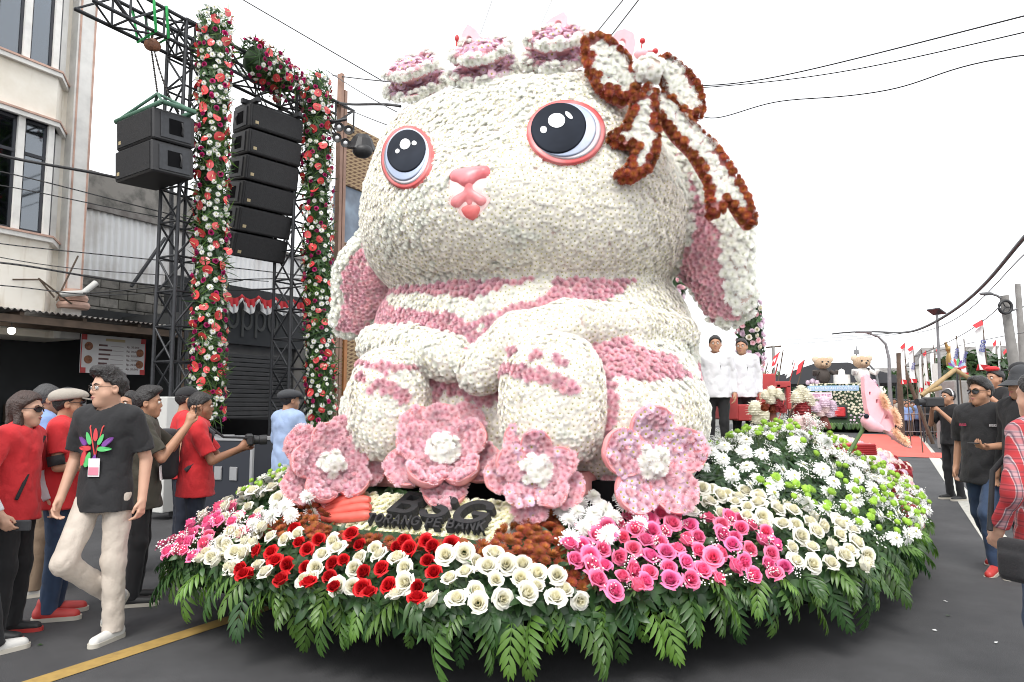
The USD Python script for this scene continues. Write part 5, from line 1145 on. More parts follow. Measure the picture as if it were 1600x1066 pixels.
    # --- clothes
    def top(s, m, sleeve=0.62, hem=.84, ease=.016, open_sl=.030, neck=.066, name="shirt", disp=.009, collar=None):
        J = s.J
        def f(P):
            d = smin(s.f_torso(P, ease), sd_cone(P, J["pelvis"] + V3(0, 0, -.30), J["pelvis"] + V3(0, 0, .05), .184 * max(s.g, 1.0) + ease, .150 * s.g + ease, V3(1, 1.28, 1)), .04); d = smax(d, hem - P[:, 2], .008)
            for n in "RL":
                a, e, w = J["sh" + n], J["elbow" + n], J["wrist" + n]
                if sleeve <= 1: t = a + (e - a) * sleeve; sl = sd_cone(P, a, t + (e - a) * .2, .060 + ease * .3, .050 + open_sl * .55); sl = smax(sl, (P - t) @ unit(e - a), .004)
                else: t = e + (w - e) * (sleeve - 1); sl = smin(sd_cone(P, a, e, .058 + ease * .3, .052), sd_cone(P, e, t + unit(w - e) * .05, .050, .038), .02); sl = smax(sl, (P - t) @ unit(w - e), .004)
                d = smin(d, sl, .03)
            c = J["neck"] + V3(0, .03, .035); return smax(d, -(np.linalg.norm((P - c) * V3(1, .9, .9), axis=1) - neck), .006)
        pts = [J[a + n] for a in ("sh", "elbow") for n in "RL"] + ([J["wristR"], J["wristL"]] if sleeve > 1 else []) + [J["pelvis"], J["chest"]]
        lo, hi = s.box_of(pts, .20 * max(1, s.g)); lo[2] = min(lo[2], hem - .03) if sleeve > 1 else hem - .03; s.shirt = s.mesh(f, lo, hi, m, name, None, disp, 8.0, squash=(1, 1, .7)); s.f_top = f
        if collar is not None:
            c = J["neck"] + V3(0, -.005, .0); a = np.linspace(-2.6, 2.6, 15) ; s.T.part("collar", tube([s.w(c + V3(.068 * math.sin(t), .012 + .062 * math.cos(t), .022 - .045 * max(0, math.cos(t)) ** 2)) for t in a], .014 * s.k, 6), collar, smooth=True, parent=s.shirt)
        return s
    def trousers(s, m, wide=1.0, waist=.985, disp=.006, short=None):
        J = s.J
        def f(P):
            d = sd_cone(P, J["pelvis"] + V3(0, 0, -.03), J["pelvis"] + V3(0, 0, .05), .148 * s.g, .142 * s.g, V3(1, 1.35, 1)); d = smax(d, P[:, 2] - waist, .004)
            for n in "RL":
                h, k, a = J["hip" + n], J["knee" + n], J["ankle" + n]; end = a + unit(a - k) * .035
                leg = smin(sd_cone(P, h, k, .092 * (0.5 + 0.5 * s.g), .066 * wide), sd_cone(P, k, end + unit(a - k) * .06, .066 * wide, .056 * wide), .03); leg = smax(leg, (P - end) @ unit(a - k), .004); d = smin(d, leg, .035)
            return d
        lo, hi = s.box_of([J[a + n] for a in ("hip", "knee", "ankle") for n in "RL"], .16); hi[2] = waist + .03; s.mesh(f, lo, hi, m, "trousers", None, disp, 9.0, squash=(1, 1, .7), seed=4); return s
    def shoes(s, m, sole=C_SOLE, big=1.0):
        for n in "RL":
            a = s.J["ankle" + n]; yaw, pit = s.J["foot" + n]; Rf = rotz(-yaw) @ rotx(-pit); o = a + Rf @ V3(0, 0, -.085)
            def f(P):
                q = ((P - o) @ Rf) / big; q = q * V3(1, 1, 1); d = smin(sd_cone(q, (0, -.045, .045), (0, .155, .030), .043, .036), sd_cone(q, (0, -.03, .05), (0, -.02, .115), .042, .045), .03); return smax(d, .018 - q[:, 2], .004)
            lo, hi = o - .25 * big, o + .25 * big; sh = s.mesh(f, lo, hi, m, "shoe", .009)
            pol = LineString([(0, -.048), (0, .155)]).buffer(.046); sl = slab(pol, .026, None); v = np.array(sl.vertices) * V3(1, 1, 1); v[:, 0] *= 1 - .12 * (v[:, 1] > .1) ; v = o + (v * big) @ Rf.T; s.T.part("sole", trimesh.Trimesh(s.w(v), sl.faces, process=False), sole, smooth=False, parent=sh)
        return s
    def lanyard(s, m, badge=None, z=1.13, y=.135):
        J = s.J; n = J["neck"]; L = J["chest"][1]; end = V3(0, y + L, z + .06)
        pts = [n + V3(-.058, -.03, .0), n + V3(-.074, .035, -.015), V3(-.04, .118 + L, 1.33), end]
        if hasattr(s, "f_top"):
            for q in pts[2:]: q[1] = on_chest(s.f_top, q[0], q[2])[1] + .021
            y = on_chest(s.f_top, 0, z)[1] - L + .020
        mir = [q * V3(-1, 1, 1) for q in pts]; loop = pts[::-1] + [n + V3(0, -.062, .010)] + mir; s.T.part("lanyard", tube([s.w(q) for q in loop], .0045, 5), m, smooth=True)
        if badge is not None:
            c = s.w(V3(0, y + L + .006, z)); s.T.part("badge", box(c, (.075, .005, .115), R=s.R, bevel=.001), badge, smooth=False); s.T.part("badge_band", box(c + s.R @ V3(0, .0035, -.022), (.066, .003, .05), R=s.R), M_BADGEPINK, smooth=False)
        return s
    def hat(s, kind, m):
        w = lambda q: s.w(s.hd(q))
        if kind == "cap":
            f = lambda P: smax(sd_ell((P - s.J["head"]) @ s.Rh, (0, -.008, .045), (.090, .108, .088)), -(((P - s.J["head"]) @ s.Rh)[:, 2] - .040), .004); peak = ((-.07, .085, .048), (-.05, .15, .040), (0, .175, .040), (.05, .15, .040), (.07, .085, .048))
        elif kind == "flat":
            f = lambda P: smax(smin(sd_ell((P - s.J["head"]) @ s.Rh, (0, .0, .062), (.100, .128, .058)), sd_ell((P - s.J["head"]) @ s.Rh, (0, -.03, .055), (.096, .100, .062)), .03), -(((P - s.J["head"]) @ s.Rh) @ unit(V3(0, -.10, 1)) - .036), .006); peak = ((-.075, .09, .050), (-.05, .135, .036), (0, .150, .034), (.05, .135, .036), (.075, .09, .050))
        else:
            f = lambda P: smax(sd_cone((P - s.J["head"]) @ s.Rh, (0, -.005, .03), (0, -.008, .085), .100, .082), -(((P - s.J["head"]) @ s.Rh)[:, 2] - .030), .006); peak = None
        c = s.hd((0, 0, .06)); p = s.mesh(f, c - .22, c + .22, m, "hat", s.res * .8, .002, 14.0)
        if peak is not None:
            top = np.array([w(q) for q in peak]); up = s.R @ s.Rh @ V3(0, 0, .010); mid = w((0, .075, .056)); P = np.vstack([top, top - up, [mid], [mid - up]]); n = len(peak); F = [[2 * n, i + 1, i] for i in range(n - 1)] + [[2 * n + 1, n + i, n + i + 1] for i in range(n - 1)] + [[i, i + 1, n + i + 1] for i in range(n - 1)] + [[i, n + i + 1, n + i] for i in range(n - 1)]
            s.T.part("peak", trimesh.Trimesh(P, F, process=False), m, smooth=False, parent=p)
        else:
            a = np.linspace(0, 2 * np.pi, 28, endpoint=False); r0, r1 = .098, .155; V = []
            for r, z in ((r0, .040), (r1, -.002), (r1, -.007), (r0, .032)): V += [w((r * math.cos(t), -.005 + r * 1.08 * math.sin(t), z)) for t in a]
            F = []
            for j in range(4):
                for i in range(28): k = (i + 1) % 28; F += [[j * 28 + i, ((j + 1) % 4) * 28 + i, ((j + 1) % 4) * 28 + k], [j * 28 + i, ((j + 1) % 4) * 28 + k, j * 28 + k]]
            s.T.part("brim", trimesh.Trimesh(np.array(V), np.array(F)[:, ::-1], process=False), m, smooth=30, parent=p)
        return s
    def item(s, name, mesh_local, m, **kw):
        v, f = _vf(mesh_local); return s.T.part(name, (s.w(v), f), m, **kw)
M_BADGE = plain("badge_white", (0.72, 0.70, 0.72), 0.35); M_BADGEPINK = plain("badge_pink", (0.62, 0.22, 0.30), 0.4); M_BADGERED = plain("badge_red", (0.50, 0.06, 0.12), 0.4); M_LANRED = plain("red_ribbon", (0.55, 0.05, 0.045), 0.6); M_LANBLK = plain("black_ribbon", (0.02, 0.02, 0.022), 0.6)
def at_ground(px, Y): return np.array([(px - 800) / FPX * Y * (1 / 1.0), Y, 0.0]) * np.array([1, 1, 0]) + np.array([0, 0, 0])
SK0, SK1, SK2 = M_SKIN

# left side, from the frame's edge inwards
p = Person("person in black cut off by the left edge, one white shoe forward", at_ground(-62, 4.25), (0.5, 0.9), 1.68, ankleR=(.12, .22, .085), kneeR=(.10, .16, .49)).skin(SK1).top(C_BLACK, 1.95).trousers(C_BLACK).shoes(C_SHOEW); p.hair()
p = Person("woman with long brown hair in red T-shirt over white sleeves, sunglasses on", at_ground(35, 4.72), (0.95, 0.10), 1.58, girth=1.08, lean=.02, yaw=.0, pitch=-.02, elbowR=(.33, -.04, 1.12), wristR=(.33, .10, .88), elbowL=(-.30, -.02, 1.12), wristL=(-.28, .10, .88), curl=.7).skin(SK0)
p.face(eyes=False, brow=M_HAIRBR).hair(M_HAIRBR, .020, .050, long=True).glasses(True).top(C_WHITE, 1.92, .9, .010, name="undershirt", disp=.004).top(C_RED, .95, .80, .024, disp=.010).trousers(C_BLACK, 1.12).shoes(C_SHOEB, C_SHOER).lanyard(M_LANBLK, None, 1.02, .20)
p.item("handbag_strap", tube([on_chest(p.f_top, x_, z_) + V3(0, .014, 0) for x_, z_ in ((-.12, 1.38), (-.04, 1.28), (.04, 1.17), (.11, 1.06), (.16, .96))], .013, 6), C_BLACK, smooth=True); p.item("wallet", box((.26, .20, .80), (.03, .11, .07), bevel=.006), C_CHAR, smooth=False)
for j, w_ in enumerate((.10, .09, .07)): p.item("shirt_print", box(on_chest(p.f_top, -.02, 1.12 - .035 * j) + V3(0, .012, 0), (w_, .008, .014)), M_BADGE if j != 1 else C_SOLE, smooth=False)
p = Person("man in blue hooded jacket with red hood behind the woman in red", at_ground(72, 5.75), (0.75, 0.65), 1.66).skin(SK1); p.hair(M_HAIRGR).top(C_LBLUE, 1.9, .80, .028).trousers(C_KHAKI, 1.15).shoes(C_SHOEW); p.item("hood", tube([(-.15, -.02, 1.40), (-.11, -.10, 1.43), (0, -.15, 1.42), (.11, -.10, 1.43), (.15, -.02, 1.40), (.10, .10, 1.36)], [.045, .055, .06, .055, .045, .03], 9), C_RED, smooth=True); p.item("shoulder_panel", tube([(-.20, -.01, 1.40), (0, -.085, 1.36), (.20, -.01, 1.40)], [.05, .075, .05], 9), C_RED, smooth=True)
p = Person("man in red T-shirt and beige flat cap with red trainers", at_ground(106, 5.15), (0.93, 0.34), 1.62, girth=1.1, elbowR=(.24, .02, 1.12), wristR=(.10, .24, 1.10), elbowL=(-.24, .05, 1.14), wristL=(-.05, .27, 1.12), yaw=-.1, pitch=.05, footR=(.1, 0), footL=(-.1, 0)).skin(SK1)
p.face(eyes=False).hair(M_HAIR, .010).hat("flat", C_GREY).glasses(True).top(C_RED, .66, .80, .024).trousers(C_JEAN, 1.1).shoes(C_SHOER, C_SOLE, 1.12).lanyard(M_LANBLK); p.item("arm_band", tube([(.232, .0, 1.20), (.238, .015, 1.13)], .058, 10), C_BLACK, smooth=True); p.item("sleeve_emblem", meshkit.text_mesh("VO", .035, .004).apply_transform(mat4(np.stack([V3(1, 0, 0), V3(0, 0, 1), V3(0, -1, 0)], 1), (-.08, -.168, 1.32))), M_BADGE, smooth=False)
# the young man walking past
p = Person("young man with glasses walking by in black T-shirt with colourful leaf print and cream trousers", at_ground(174, 4.66), (-0.06, -1.0), 1.73, res=.0085, girth=.90, yaw=.55, pitch=-.02, kneeR=(.11, .20, .51), ankleR=(.02, -.18, .22), footR=(.05, .75), kneeL=(-.085, .01, .49), ankleL=(-.09, -.01, .085), footL=(.15, 0), elbowR=(.225, -.02, 1.12), wristR=(.235, .09, .88), elbowL=(-.225, -.06, 1.12), wristL=(-.24, -.01, .87), curl=.65).skin(SK0, .0062)
p.face().hair(M_HAIR, .014, .054, top=.016, disp=.020).glasses(False, plain("grey_wire", (0.06, 0.055, 0.05), 0.35, metallic=0.8)).top(C_BLACK, .78, .80, .024, .045, .070, disp=.008).trousers(C_CREAM, 1.10, .95, .007).shoes(C_SHOEW, C_SOLE, .93).lanyard(M_LANRED, M_BADGE, 1.08, .150)
LEAFC_ = None
LEAFC = {"green": (0.09, 0.45, 0.14), "red": (0.55, 0.05, 0.06), "purple": (0.18, 0.05, 0.28)}
ML = {k: plain("print_" + k, c, 0.7) for k, c in LEAFC.items()}
for x, z, a, L, c in ((-.085, 1.245, 2.3, .035, "purple"), (-.045, 1.262, 1.9, .042, "green"), (.0, 1.285, 1.57, .042, "red"), (.035, 1.255, 1.1, .038, "green"), (.075, 1.24, .75, .042, "purple"), (-.07, 1.20, 3.1, .042, "red"), (.055, 1.195, .0, .042, "green"), (-.075, 1.14, 1.35, .05, "red"), (-.045, 1.13, 1.3, .05, "green"), (-.005, 1.12, 1.35, .045, "purple")):
    n = 12; t = np.linspace(0, 2 * np.pi, n, endpoint=False); u = np.cos(t) * L; v = np.sin(t) * L * .36 * (1 - .3 * np.cos(t)); xs = -(x + u * math.cos(a) - v * math.sin(a)); zs = z + u * math.sin(a) + v * math.cos(a)
    q = np.array([on_chest(p.f_top, xx, zz) for xx, zz in list(zip(xs, zs)) + [(-x, z)]]); F = np.array([[i, (i + 1) % n, n] for i in range(n)]); F = np.vstack([F, F[:, ::-1] + n + 1]); p.item("leaf_print", (np.vstack([q + V3(0, .027, 0), q + V3(0, .012, 0)]), F), ML[c], smooth=False)
p = Person("dark-haired person half hidden behind the young man, raising a camera", at_ground(207, 6.4), (-0.2, -0.95), 1.62, elbowR=(.22, .12, 1.2), wristR=(.07, .22, 1.50), elbowL=(-.22, .12, 1.2), wristL=(-.07, .22, 1.50)).skin(SK1).top(C_BLACK, .7).trousers(C_BLACK).shoes(C_SHOEB); p.face().hair(); p.item("camera", box((0, .24, 1.58), (.13, .08, .09), bevel=.012), M_BLACKPL, smooth=False)
p = Person("man in olive shirt holding up a phone with both hands", at_ground(228, 5.5), (0.93, 0.36), 1.63, elbowR=(.20, .16, 1.14), wristR=(.05, .33, 1.40), elbowL=(-.20, .20, 1.20), wristL=(-.03, .36, 1.45), handR=(-.1, .3, 1), handL=(.1, .2, 1), curl=.8, yaw=.0, palmR=(-1, .2, 0), palmL=(1, .2, 0)).skin(SK1)
p.face().hair(M_HAIR, .014, .050, top=.006).top(C_OLIVE, .82, .74, .030, .05, disp=.010).trousers(C_BLACK).shoes(C_SHOEB); p.item("phone", box((.005, .385, 1.53), (.075, .010, .15), bevel=.004), M_BLACKPL, smooth=False); p.item("card", box((.10, .15, 1.02), (.13, .006, .11), R=rotx(.1), bevel=.001), M_BADGE, smooth=False)
p = Person("man in black cap and red shirt behind the photographer in red", at_ground(291, 6.6), (0.85, 0.5), 1.66).skin(SK1); p.hair(M_HAIR, .008).hat("cap", C_BLACK).top(C_RED, .66).trousers(C_DKJEAN).shoes(C_SHOEB)
p = Person("photographer in red T-shirt with grey backpack holding a camera", at_ground(312, 6.0), (0.92, 0.38), 1.60, girth=1.08, elbowR=(.23, .13, 1.10), wristR=(.10, .36, 1.20), elbowL=(-.20, .18, 1.10), wristL=(-.08, .40, 1.19), handR=(-.3, .5, .5), handL=(.3, .6, .5), curl=.9, pitch=-.05).skin(SK2)
p.face().hair(M_HAIR, .013, .050).top(C_RED, .80, .78, .026, .04).trousers(C_DKJEAN).shoes(C_SHOEB)
p.item("camera_body", box((.01, .44, 1.27), (.15, .075, .105), bevel=.015), M_BLACKPL, smooth=False); p.item("camera_lens", lathe([(0, 0), (.038, 0), (.038, .05), (.045, .055), (.045, .12), (0, .12)], 18, (0.0, .475, 1.265), frame_to((0, 1, 0.02))), M_BLACKPL, smooth=40); p.item("camera_strap", tube([(.08, .42, 1.29), (.08, .22, 1.30), (.06, .02, 1.46), (-.04, -.05, 1.46)], .012, 6), C_BLACK, smooth=True)
def pack(P): return smin(sd_box(P, (0, -.24, 1.16), (.15, .10, .22), .07), sd_box(P, (0, -.33, 1.08), (.12, .05, .13), .04), .03)
p.mesh(pack, (-.25, -.48, .85), (.25, -.05, 1.48), C_CHAR, "backpack", .014, .008); p.item("backpack_strap", tube([(.11, -.15, 1.36), (.12, .0, 1.45), (.13, .135, 1.34), (.15, .12, 1.18), (.17, -.08, 1.02)], .020, 7), C_CHAR, smooth=True)
p = Person("man in pale blue shirt and dark flat cap seen from behind, arms folded", at_ground(452, 7.5), (0.55, 0.83), 1.66, elbowR=(.27, .06, 1.14), wristR=(.05, .22, 1.16), elbowL=(-.27, .06, 1.14), wristL=(-.02, .22, 1.13), yaw=.25).skin(SK1)
p.hair(M_HAIR, .008).hat("flat", C_CHAR).top(C_BLUE, 1.6, .82, .026, collar=C_BLUE).trousers(C_DKJEAN).shoes(C_SHOEB)
# the two boys on the float
def boy(label, px, Y, z, H, hd_, yaw):
    q = at_ground(px, Y) + V3(0, 0, z); p = Person(label, q, hd_, H, girth=1.12, yaw=yaw, elbowR=(.26, -.02, 1.13), wristR=(.27, .07, .88)).skin(SK1); p.face().hair(M_HAIR, .014, .048).top(C_WHITE, 1.93, .82, .024, collar=C_WHITE).trousers(C_BLACK).shoes(C_SHOEB)
    P = on_chest(p.f_top, -.07, 1.24); p.item("pocket_pen", box(P + V3(0, .014, 0), (.012, .010, .06)), M_BLACKPL, smooth=False); p.item("button_strip", tube([on_chest(p.f_top, 0, z_) + V3(0, .010, 0) for z_ in (1.36, 1.25, 1.1, .95, .86)], .007, 5), C_WHITE, smooth=True)
boy("boy in white shirt and black trousers standing next to the rabbit's flank", 1119, 8.2, .90, 1.40, (-0.35, -0.94), -.1)
boy("boy in white shirt standing behind the first boy, under the rabbit's ear", 1160, 8.8, .90, 1.42, (-0.30, -0.95), .2)
# right side
p = Person("man in black shirt, sunglasses and jeans stepping forward with a phone in hand", at_ground(1532, 6.55), (-0.86, -0.50), 1.74, girth=1.12, yaw=.25, elbowL=(-.28, .03, 1.12), wristL=(-.16, .30, 1.10), handL=(.1, .9, .05), palmL=(0, 0, 1), elbowR=(.26, -.08, 1.13), wristR=(.27, -.02, .88), kneeL=(-.10, .22, .52), ankleL=(-.11, .15, .12), footL=(.0, .35), kneeR=(.10, -.06, .49), ankleR=(.11, -.34, .12), footR=(.1, .3), curl=.7).skin(SK1)
p.face(eyes=False).hair(M_HAIR, .015, .052, top=.010, disp=.012).glasses(True).top(C_BLACK, .95, .76, .026, .045, collar=C_BLACK).trousers(C_JEAN, 1.15).shoes(C_SHOER, C_SOLE).lanyard(M_LANBLK, M_BADGERED, 1.06, .158); p.item("phone", box((-.13, .40, 1.135), (.075, .15, .010), bevel=.004), M_BLACKPL, smooth=False)
for x_, t_, m_ in ((-.13, "BSG", M_BADGE), (.12, "BSG", M_BADGERED)):
    q = on_chest(p.f_top, x_, 1.27); tm = meshkit.text_mesh(t_, .022, .004); tm.apply_transform(mat4(np.stack([V3(-1, 0, 0), V3(0, 0, 1), V3(0, 1, 0)], 1), q + V3(.03, .012, 0))); p.item("shirt_lettering", tm, m_, smooth=False)
p = Person("man in dark bucket hat and black jacket at the right edge", at_ground(1598, 6.1), (-0.97, -0.20), 1.80, girth=1.1, elbowL=(-.27, .0, 1.12), wristL=(-.22, .16, .92), yaw=.05).skin(SK1); p.face().hair(M_HAIR, .008).hat("bucket", C_CHAR).top(C_BLACK, 1.9, .76, .030).trousers(C_BLACK).shoes(C_SHOER, C_SOLE).lanyard(M_LANRED)
p = Person("person in red and white plaid shirt cut off by the right edge", at_ground(1628, 3.45), (-0.35, 0.94), 1.66, elbowL=(-.30, -.03, 1.13), wristL=(-.24, .10, .92)).skin(SK0); p.hair().top(C_PLAID, 1.9, .80, .028, disp=.010).trousers(C_JEAN, 1.15).shoes(C_SHOEW)
p.mesh(lambda P: smin(sd_box(P, (-.30, -.03, .80), (.04, .085, .10), .03), sd_box(P, (-.34, -.03, .78), (.02, .06, .06), .02), .03), (-.5, -.25, .58), (-.15, .2, 1.02), C_BLACK, "shoulder_bag", .012, .008); p.item("bag_strap", tube([(-.30, .10, .92), (-.2, .14, 1.2), (.05, .10, 1.42), (.12, -.08, 1.40), (-.1, -.17, 1.2), (-.29, -.14, .92)], .014, 6), C_BLACK, smooth=True)
p = Person("camera operator in black with headphones and a video camera on his shoulder", at_ground(1481, 11.3), (-0.95, -0.2), 1.74, res=.014, elbowL=(-.24, .14, 1.15), wristL=(-.10, .30, 1.38), elbowR=(.24, .14, 1.15), wristR=(.05, .28, 1.40)).skin(SK1, .011); p.face().hair(M_HAIR, .016).top(C_BLACK, .85).trousers(C_BLACK).shoes(C_SHOEB); p.item("video_camera", box((-.04, .34, 1.50), (.12, .34, .15), bevel=.02), M_BLACKPL, smooth=False); p.item("camera_lens", lathe([(0, 0), (.05, 0), (.055, .12), (0, .12)], 16, (-.04, .51, 1.50), frame_to((0, 1, 0))), M_BLACKPL, smooth=40); p.item("headphones", tube([p.hd((.098 * math.cos(t), -.005, .03 + .105 * math.sin(t))) for t in np.linspace(-.2, math.pi + .2, 14)], .010, 6), M_BADGE, smooth=True)
p = Person("man in black with a red cloth on his head clapping his hands", at_ground(1556, 9.2) + V3(0, 0, .22), (-0.96, -0.25), 1.74, res=.013, elbowL=(-.24, .18, 1.2), wristL=(-.05, .30, 1.42), elbowR=(.24, .18, 1.2), wristR=(.05, .30, 1.42), handL=(.2, .2, 1), handR=(-.2, .2, 1), curl=.2).skin(SK1, .010); p.face().hair(M_HAIR, .018).top(C_BLACK, .8).trousers(C_BLACK).shoes(C_SHOEB).lanyard(M_LANRED); p.item("red_cloth", ico(p.hd((.0, .03, .125)), .085, 2, (.9, 1, .45)), C_RED, smooth=True)
p = Person("dark-haired man in black seen from behind, left of the clapping man", at_ground(1538, 10.2) + V3(0, 0, .15), (-0.5, 0.85), 1.72, res=.014).skin(SK1).top(C_BLACK, .8).trousers(C_BLACK).shoes(C_SHOEB); p.hair(M_HAIR, .018)
p = Person("man in dark cap half hidden behind the bucket hat", at_ground(1596, 8.4) + V3(0, 0, .22), (-0.9, 0.3), 1.78, res=.014).skin(SK1).top(C_RED, .8).trousers(C_BLACK).shoes(C_SHOEB); p.hair(M_HAIR, .010).hat("cap", C_BLACK)
# ------------------------------------------------------------------ left of the street: buildings, shops
M_CREAMWALL = usdkit.material(stage, "/World/Looks/cream_wall", {"g": ("geometry", {}), "n": ("noise_texture", {"scale": 0.9, "detail": 7.0, "roughness": 0.65}), "mp": ("mapping", {"scale": (3.0, 3.0, 0.35)}), "n2": ("noise_texture", {"scale": 2.2, "detail": 5.0}),
    "r": ("rgb_ramp", {"ramp": [(0.3, (0.70, 0.64, 0.54)), (0.55, (0.84, 0.80, 0.72)), (0.8, (0.86, 0.83, 0.76))]}), "r2": ("rgb_ramp", {"ramp": [(0.28, (0.80, 0.76, 0.70)), (0.42, (1, 1, 1))]}), "m": ("mix_color", {"blend_type": "multiply", "fac": 1.0}), "p": ("principled_bsdf", {"roughness": 0.85})},
    [("g.position", "n.vector"), ("g.position", "mp.vector"), ("mp.vector", "n2.vector"), ("n.fac", "r.fac"), ("n2.fac", "r2.fac"), ("r.color", "m.a"), ("r2.color", "m.b"), ("m.result", "p.base_color")], surface="p.BSDF")
M_PINKTRIM = plain("pink_trim", (0.55, 0.36, 0.29), 0.8, vary=0.35, scale=4); M_WHITETRIM = plain("white_trim", (0.74, 0.73, 0.70), 0.7, vary=0.15, scale=4); M_DKFRAME = plain("dark_frame", (0.03, 0.032, 0.04), 0.4)
M_TINT = usdkit.material(stage, "/World/Looks/tinted_glass", {"f": ("fresnel", {"IOR": 1.6}), "t": ("transparent_bsdf", {"color": (0.30, 0.36, 0.42)}), "g": ("glossy_bsdf", {"color": (0.9, 0.95, 1.0), "roughness": 0.04}), "ad": ("math", {"math_type": "multiply_add", "value2": 1.4, "value3": 0.08, "use_clamp": True}), "m": ("mix_closure", {})}, [("f.fac", "ad.value1"), ("ad.value", "m.fac"), ("t.BSDF", "m.closure1"), ("g.BSDF", "m.closure2")], surface="m.closure")
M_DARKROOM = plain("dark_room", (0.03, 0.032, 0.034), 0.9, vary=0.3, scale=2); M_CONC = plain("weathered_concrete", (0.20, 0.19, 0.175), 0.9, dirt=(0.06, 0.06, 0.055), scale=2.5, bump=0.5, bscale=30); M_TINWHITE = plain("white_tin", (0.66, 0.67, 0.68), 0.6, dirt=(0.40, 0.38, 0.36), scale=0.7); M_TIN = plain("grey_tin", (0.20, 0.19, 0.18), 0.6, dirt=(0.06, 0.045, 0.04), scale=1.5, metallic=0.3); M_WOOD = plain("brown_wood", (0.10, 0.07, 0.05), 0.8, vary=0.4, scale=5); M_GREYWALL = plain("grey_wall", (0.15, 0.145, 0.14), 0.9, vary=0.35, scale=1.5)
b = Thing("cream_building", "cream building with dark bay windows and pink trim at the left edge", "building", road(-12.4, 5.0))
def prism_LA(pts, z0, z1): return road_slab(Polygon(pts), z0, z1)
ztop = 11.5
_rb, _pl = rbox, prism_LA
rbox = lambda L0, L1, A0, A1, *k: _rb(L0, L1, A0 - .45, A1 - .45, *k)
prism_LA = lambda pts, z0, z1: _pl([(a, b_ - .45) for a, b_ in pts], z0, z1)
bays = [(2.9, 3.10), (5.93, 6.00)]
# bay: solid bands between the window rows, piers between windows
bay = lambda e: [(-12.6, 2.0), (-11.9 + e, 2.0), (-11.9 + e, 6.72 + e * .4), (-12.3 + e * .6, 7.02 + e), (-12.6, 7.02 + e)]
b.part("wall", prism_LA([(-16, 2.0), (-12.3, 2.0), (-12.3, 7.46), (-16, 7.46)], 2.6, ztop), M_CREAMWALL, smooth=False)
for z0, z1 in ((2.7, 4.14), (6.02, 6.90), (9.0, ztop)): b.part("bay_band", prism_LA(bay(0), z0, z1), M_CREAMWALL, smooth=False)
for z in (4.10, 6.02, 6.86, 9.0): b.part("cornice", prism_LA(bay(0.07), z, z + 0.07), M_WHITETRIM, smooth=False); b.part("pink_edge", prism_LA(bay(0.085), z + 0.072, z + 0.105), M_PINKTRIM, smooth=False)
for zz0, zz1 in ((4.21, 6.02), (6.97, 9.0)):
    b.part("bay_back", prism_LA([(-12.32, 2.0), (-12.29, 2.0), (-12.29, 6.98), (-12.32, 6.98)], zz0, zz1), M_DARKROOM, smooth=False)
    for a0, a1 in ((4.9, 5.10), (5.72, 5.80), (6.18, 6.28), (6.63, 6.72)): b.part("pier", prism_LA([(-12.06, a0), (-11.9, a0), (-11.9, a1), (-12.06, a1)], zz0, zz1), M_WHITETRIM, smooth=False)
    b.part("pier", prism_LA([(-12.3, 6.90), (-12.16, 6.86), (-12.22, 7.0), (-12.3, 7.02)], zz0, zz1), M_WHITETRIM, smooth=False)
    for a0, a1 in ((5.10, 5.72), (5.80, 6.18), (6.28, 6.63)):
        w_ = b.part("window_frame", cat([rbox(-11.99, -11.95, a0, a0 + .04, zz0, zz1), rbox(-11.99, -11.95, a1 - .04, a1, zz0, zz1), rbox(-11.99, -11.95, a0, a1, zz0, zz0 + .05), rbox(-11.99, -11.95, a0, a1, zz1 - .05, zz1), rbox(-11.985, -11.945, a0, a1, zz0 + (zz1 - zz0) * .68, zz0 + (zz1 - zz0) * .68 + .05)]), M_DKFRAME, smooth=False)
        b.part("pane", rbox(-11.975, -11.968, a0 + .04, a1 - .04, zz0 + .05, zz1 - .05), M_TINT, smooth=False, parent=w_)
    w_ = b.part("window_frame", prism_LA([(-11.98, 6.74), (-12.0, 6.74), (-12.24, 6.92), (-12.22, 6.92)], zz0, zz1), M_DKFRAME, smooth=False)
b.part("pilaster", rbox(-12.3, -12.10, 7.10, 7.42, 2.6, ztop), M_WHITETRIM, smooth=False)
for a in (7.13, 7.38): b.part("pink_line", rbox(-12.10, -12.09, a, a + .03, 3.4, ztop), M_PINKTRIM, smooth=False)
for z_, r_ in ((3.32, .17), (3.22, .20), (3.10, .23)): b.part("pilaster_base", lathe([(0, 0), (r_, 0), (r_ + .02, .05), (r_, .10), (0, .10)], 16, road(-12.06, 6.81, z_)), M_PINKTRIM, smooth=30)
rbox, prism_LA = _rb, _pl
for p0, p1 in (((60, 435), (112, 475)), ((88, 470), (122, 400)), ((20, 437), (62, 437)), ((62, 437), (85, 465))): b.part("bracket", rod(at_L(*p0, -11.85), at_L(*p1, -11.85), .014, 6), M_WOOD, smooth=True)
M_PIPE = plain("white_pipe", (0.5, 0.5, 0.48), 0.6)
b.part("drain_pipe", tube([at_L(95, 460, -11.8), at_L(130, 458, -11.8), at_L(150, 442, -11.8)], .05, 10), M_PIPE, smooth=True)
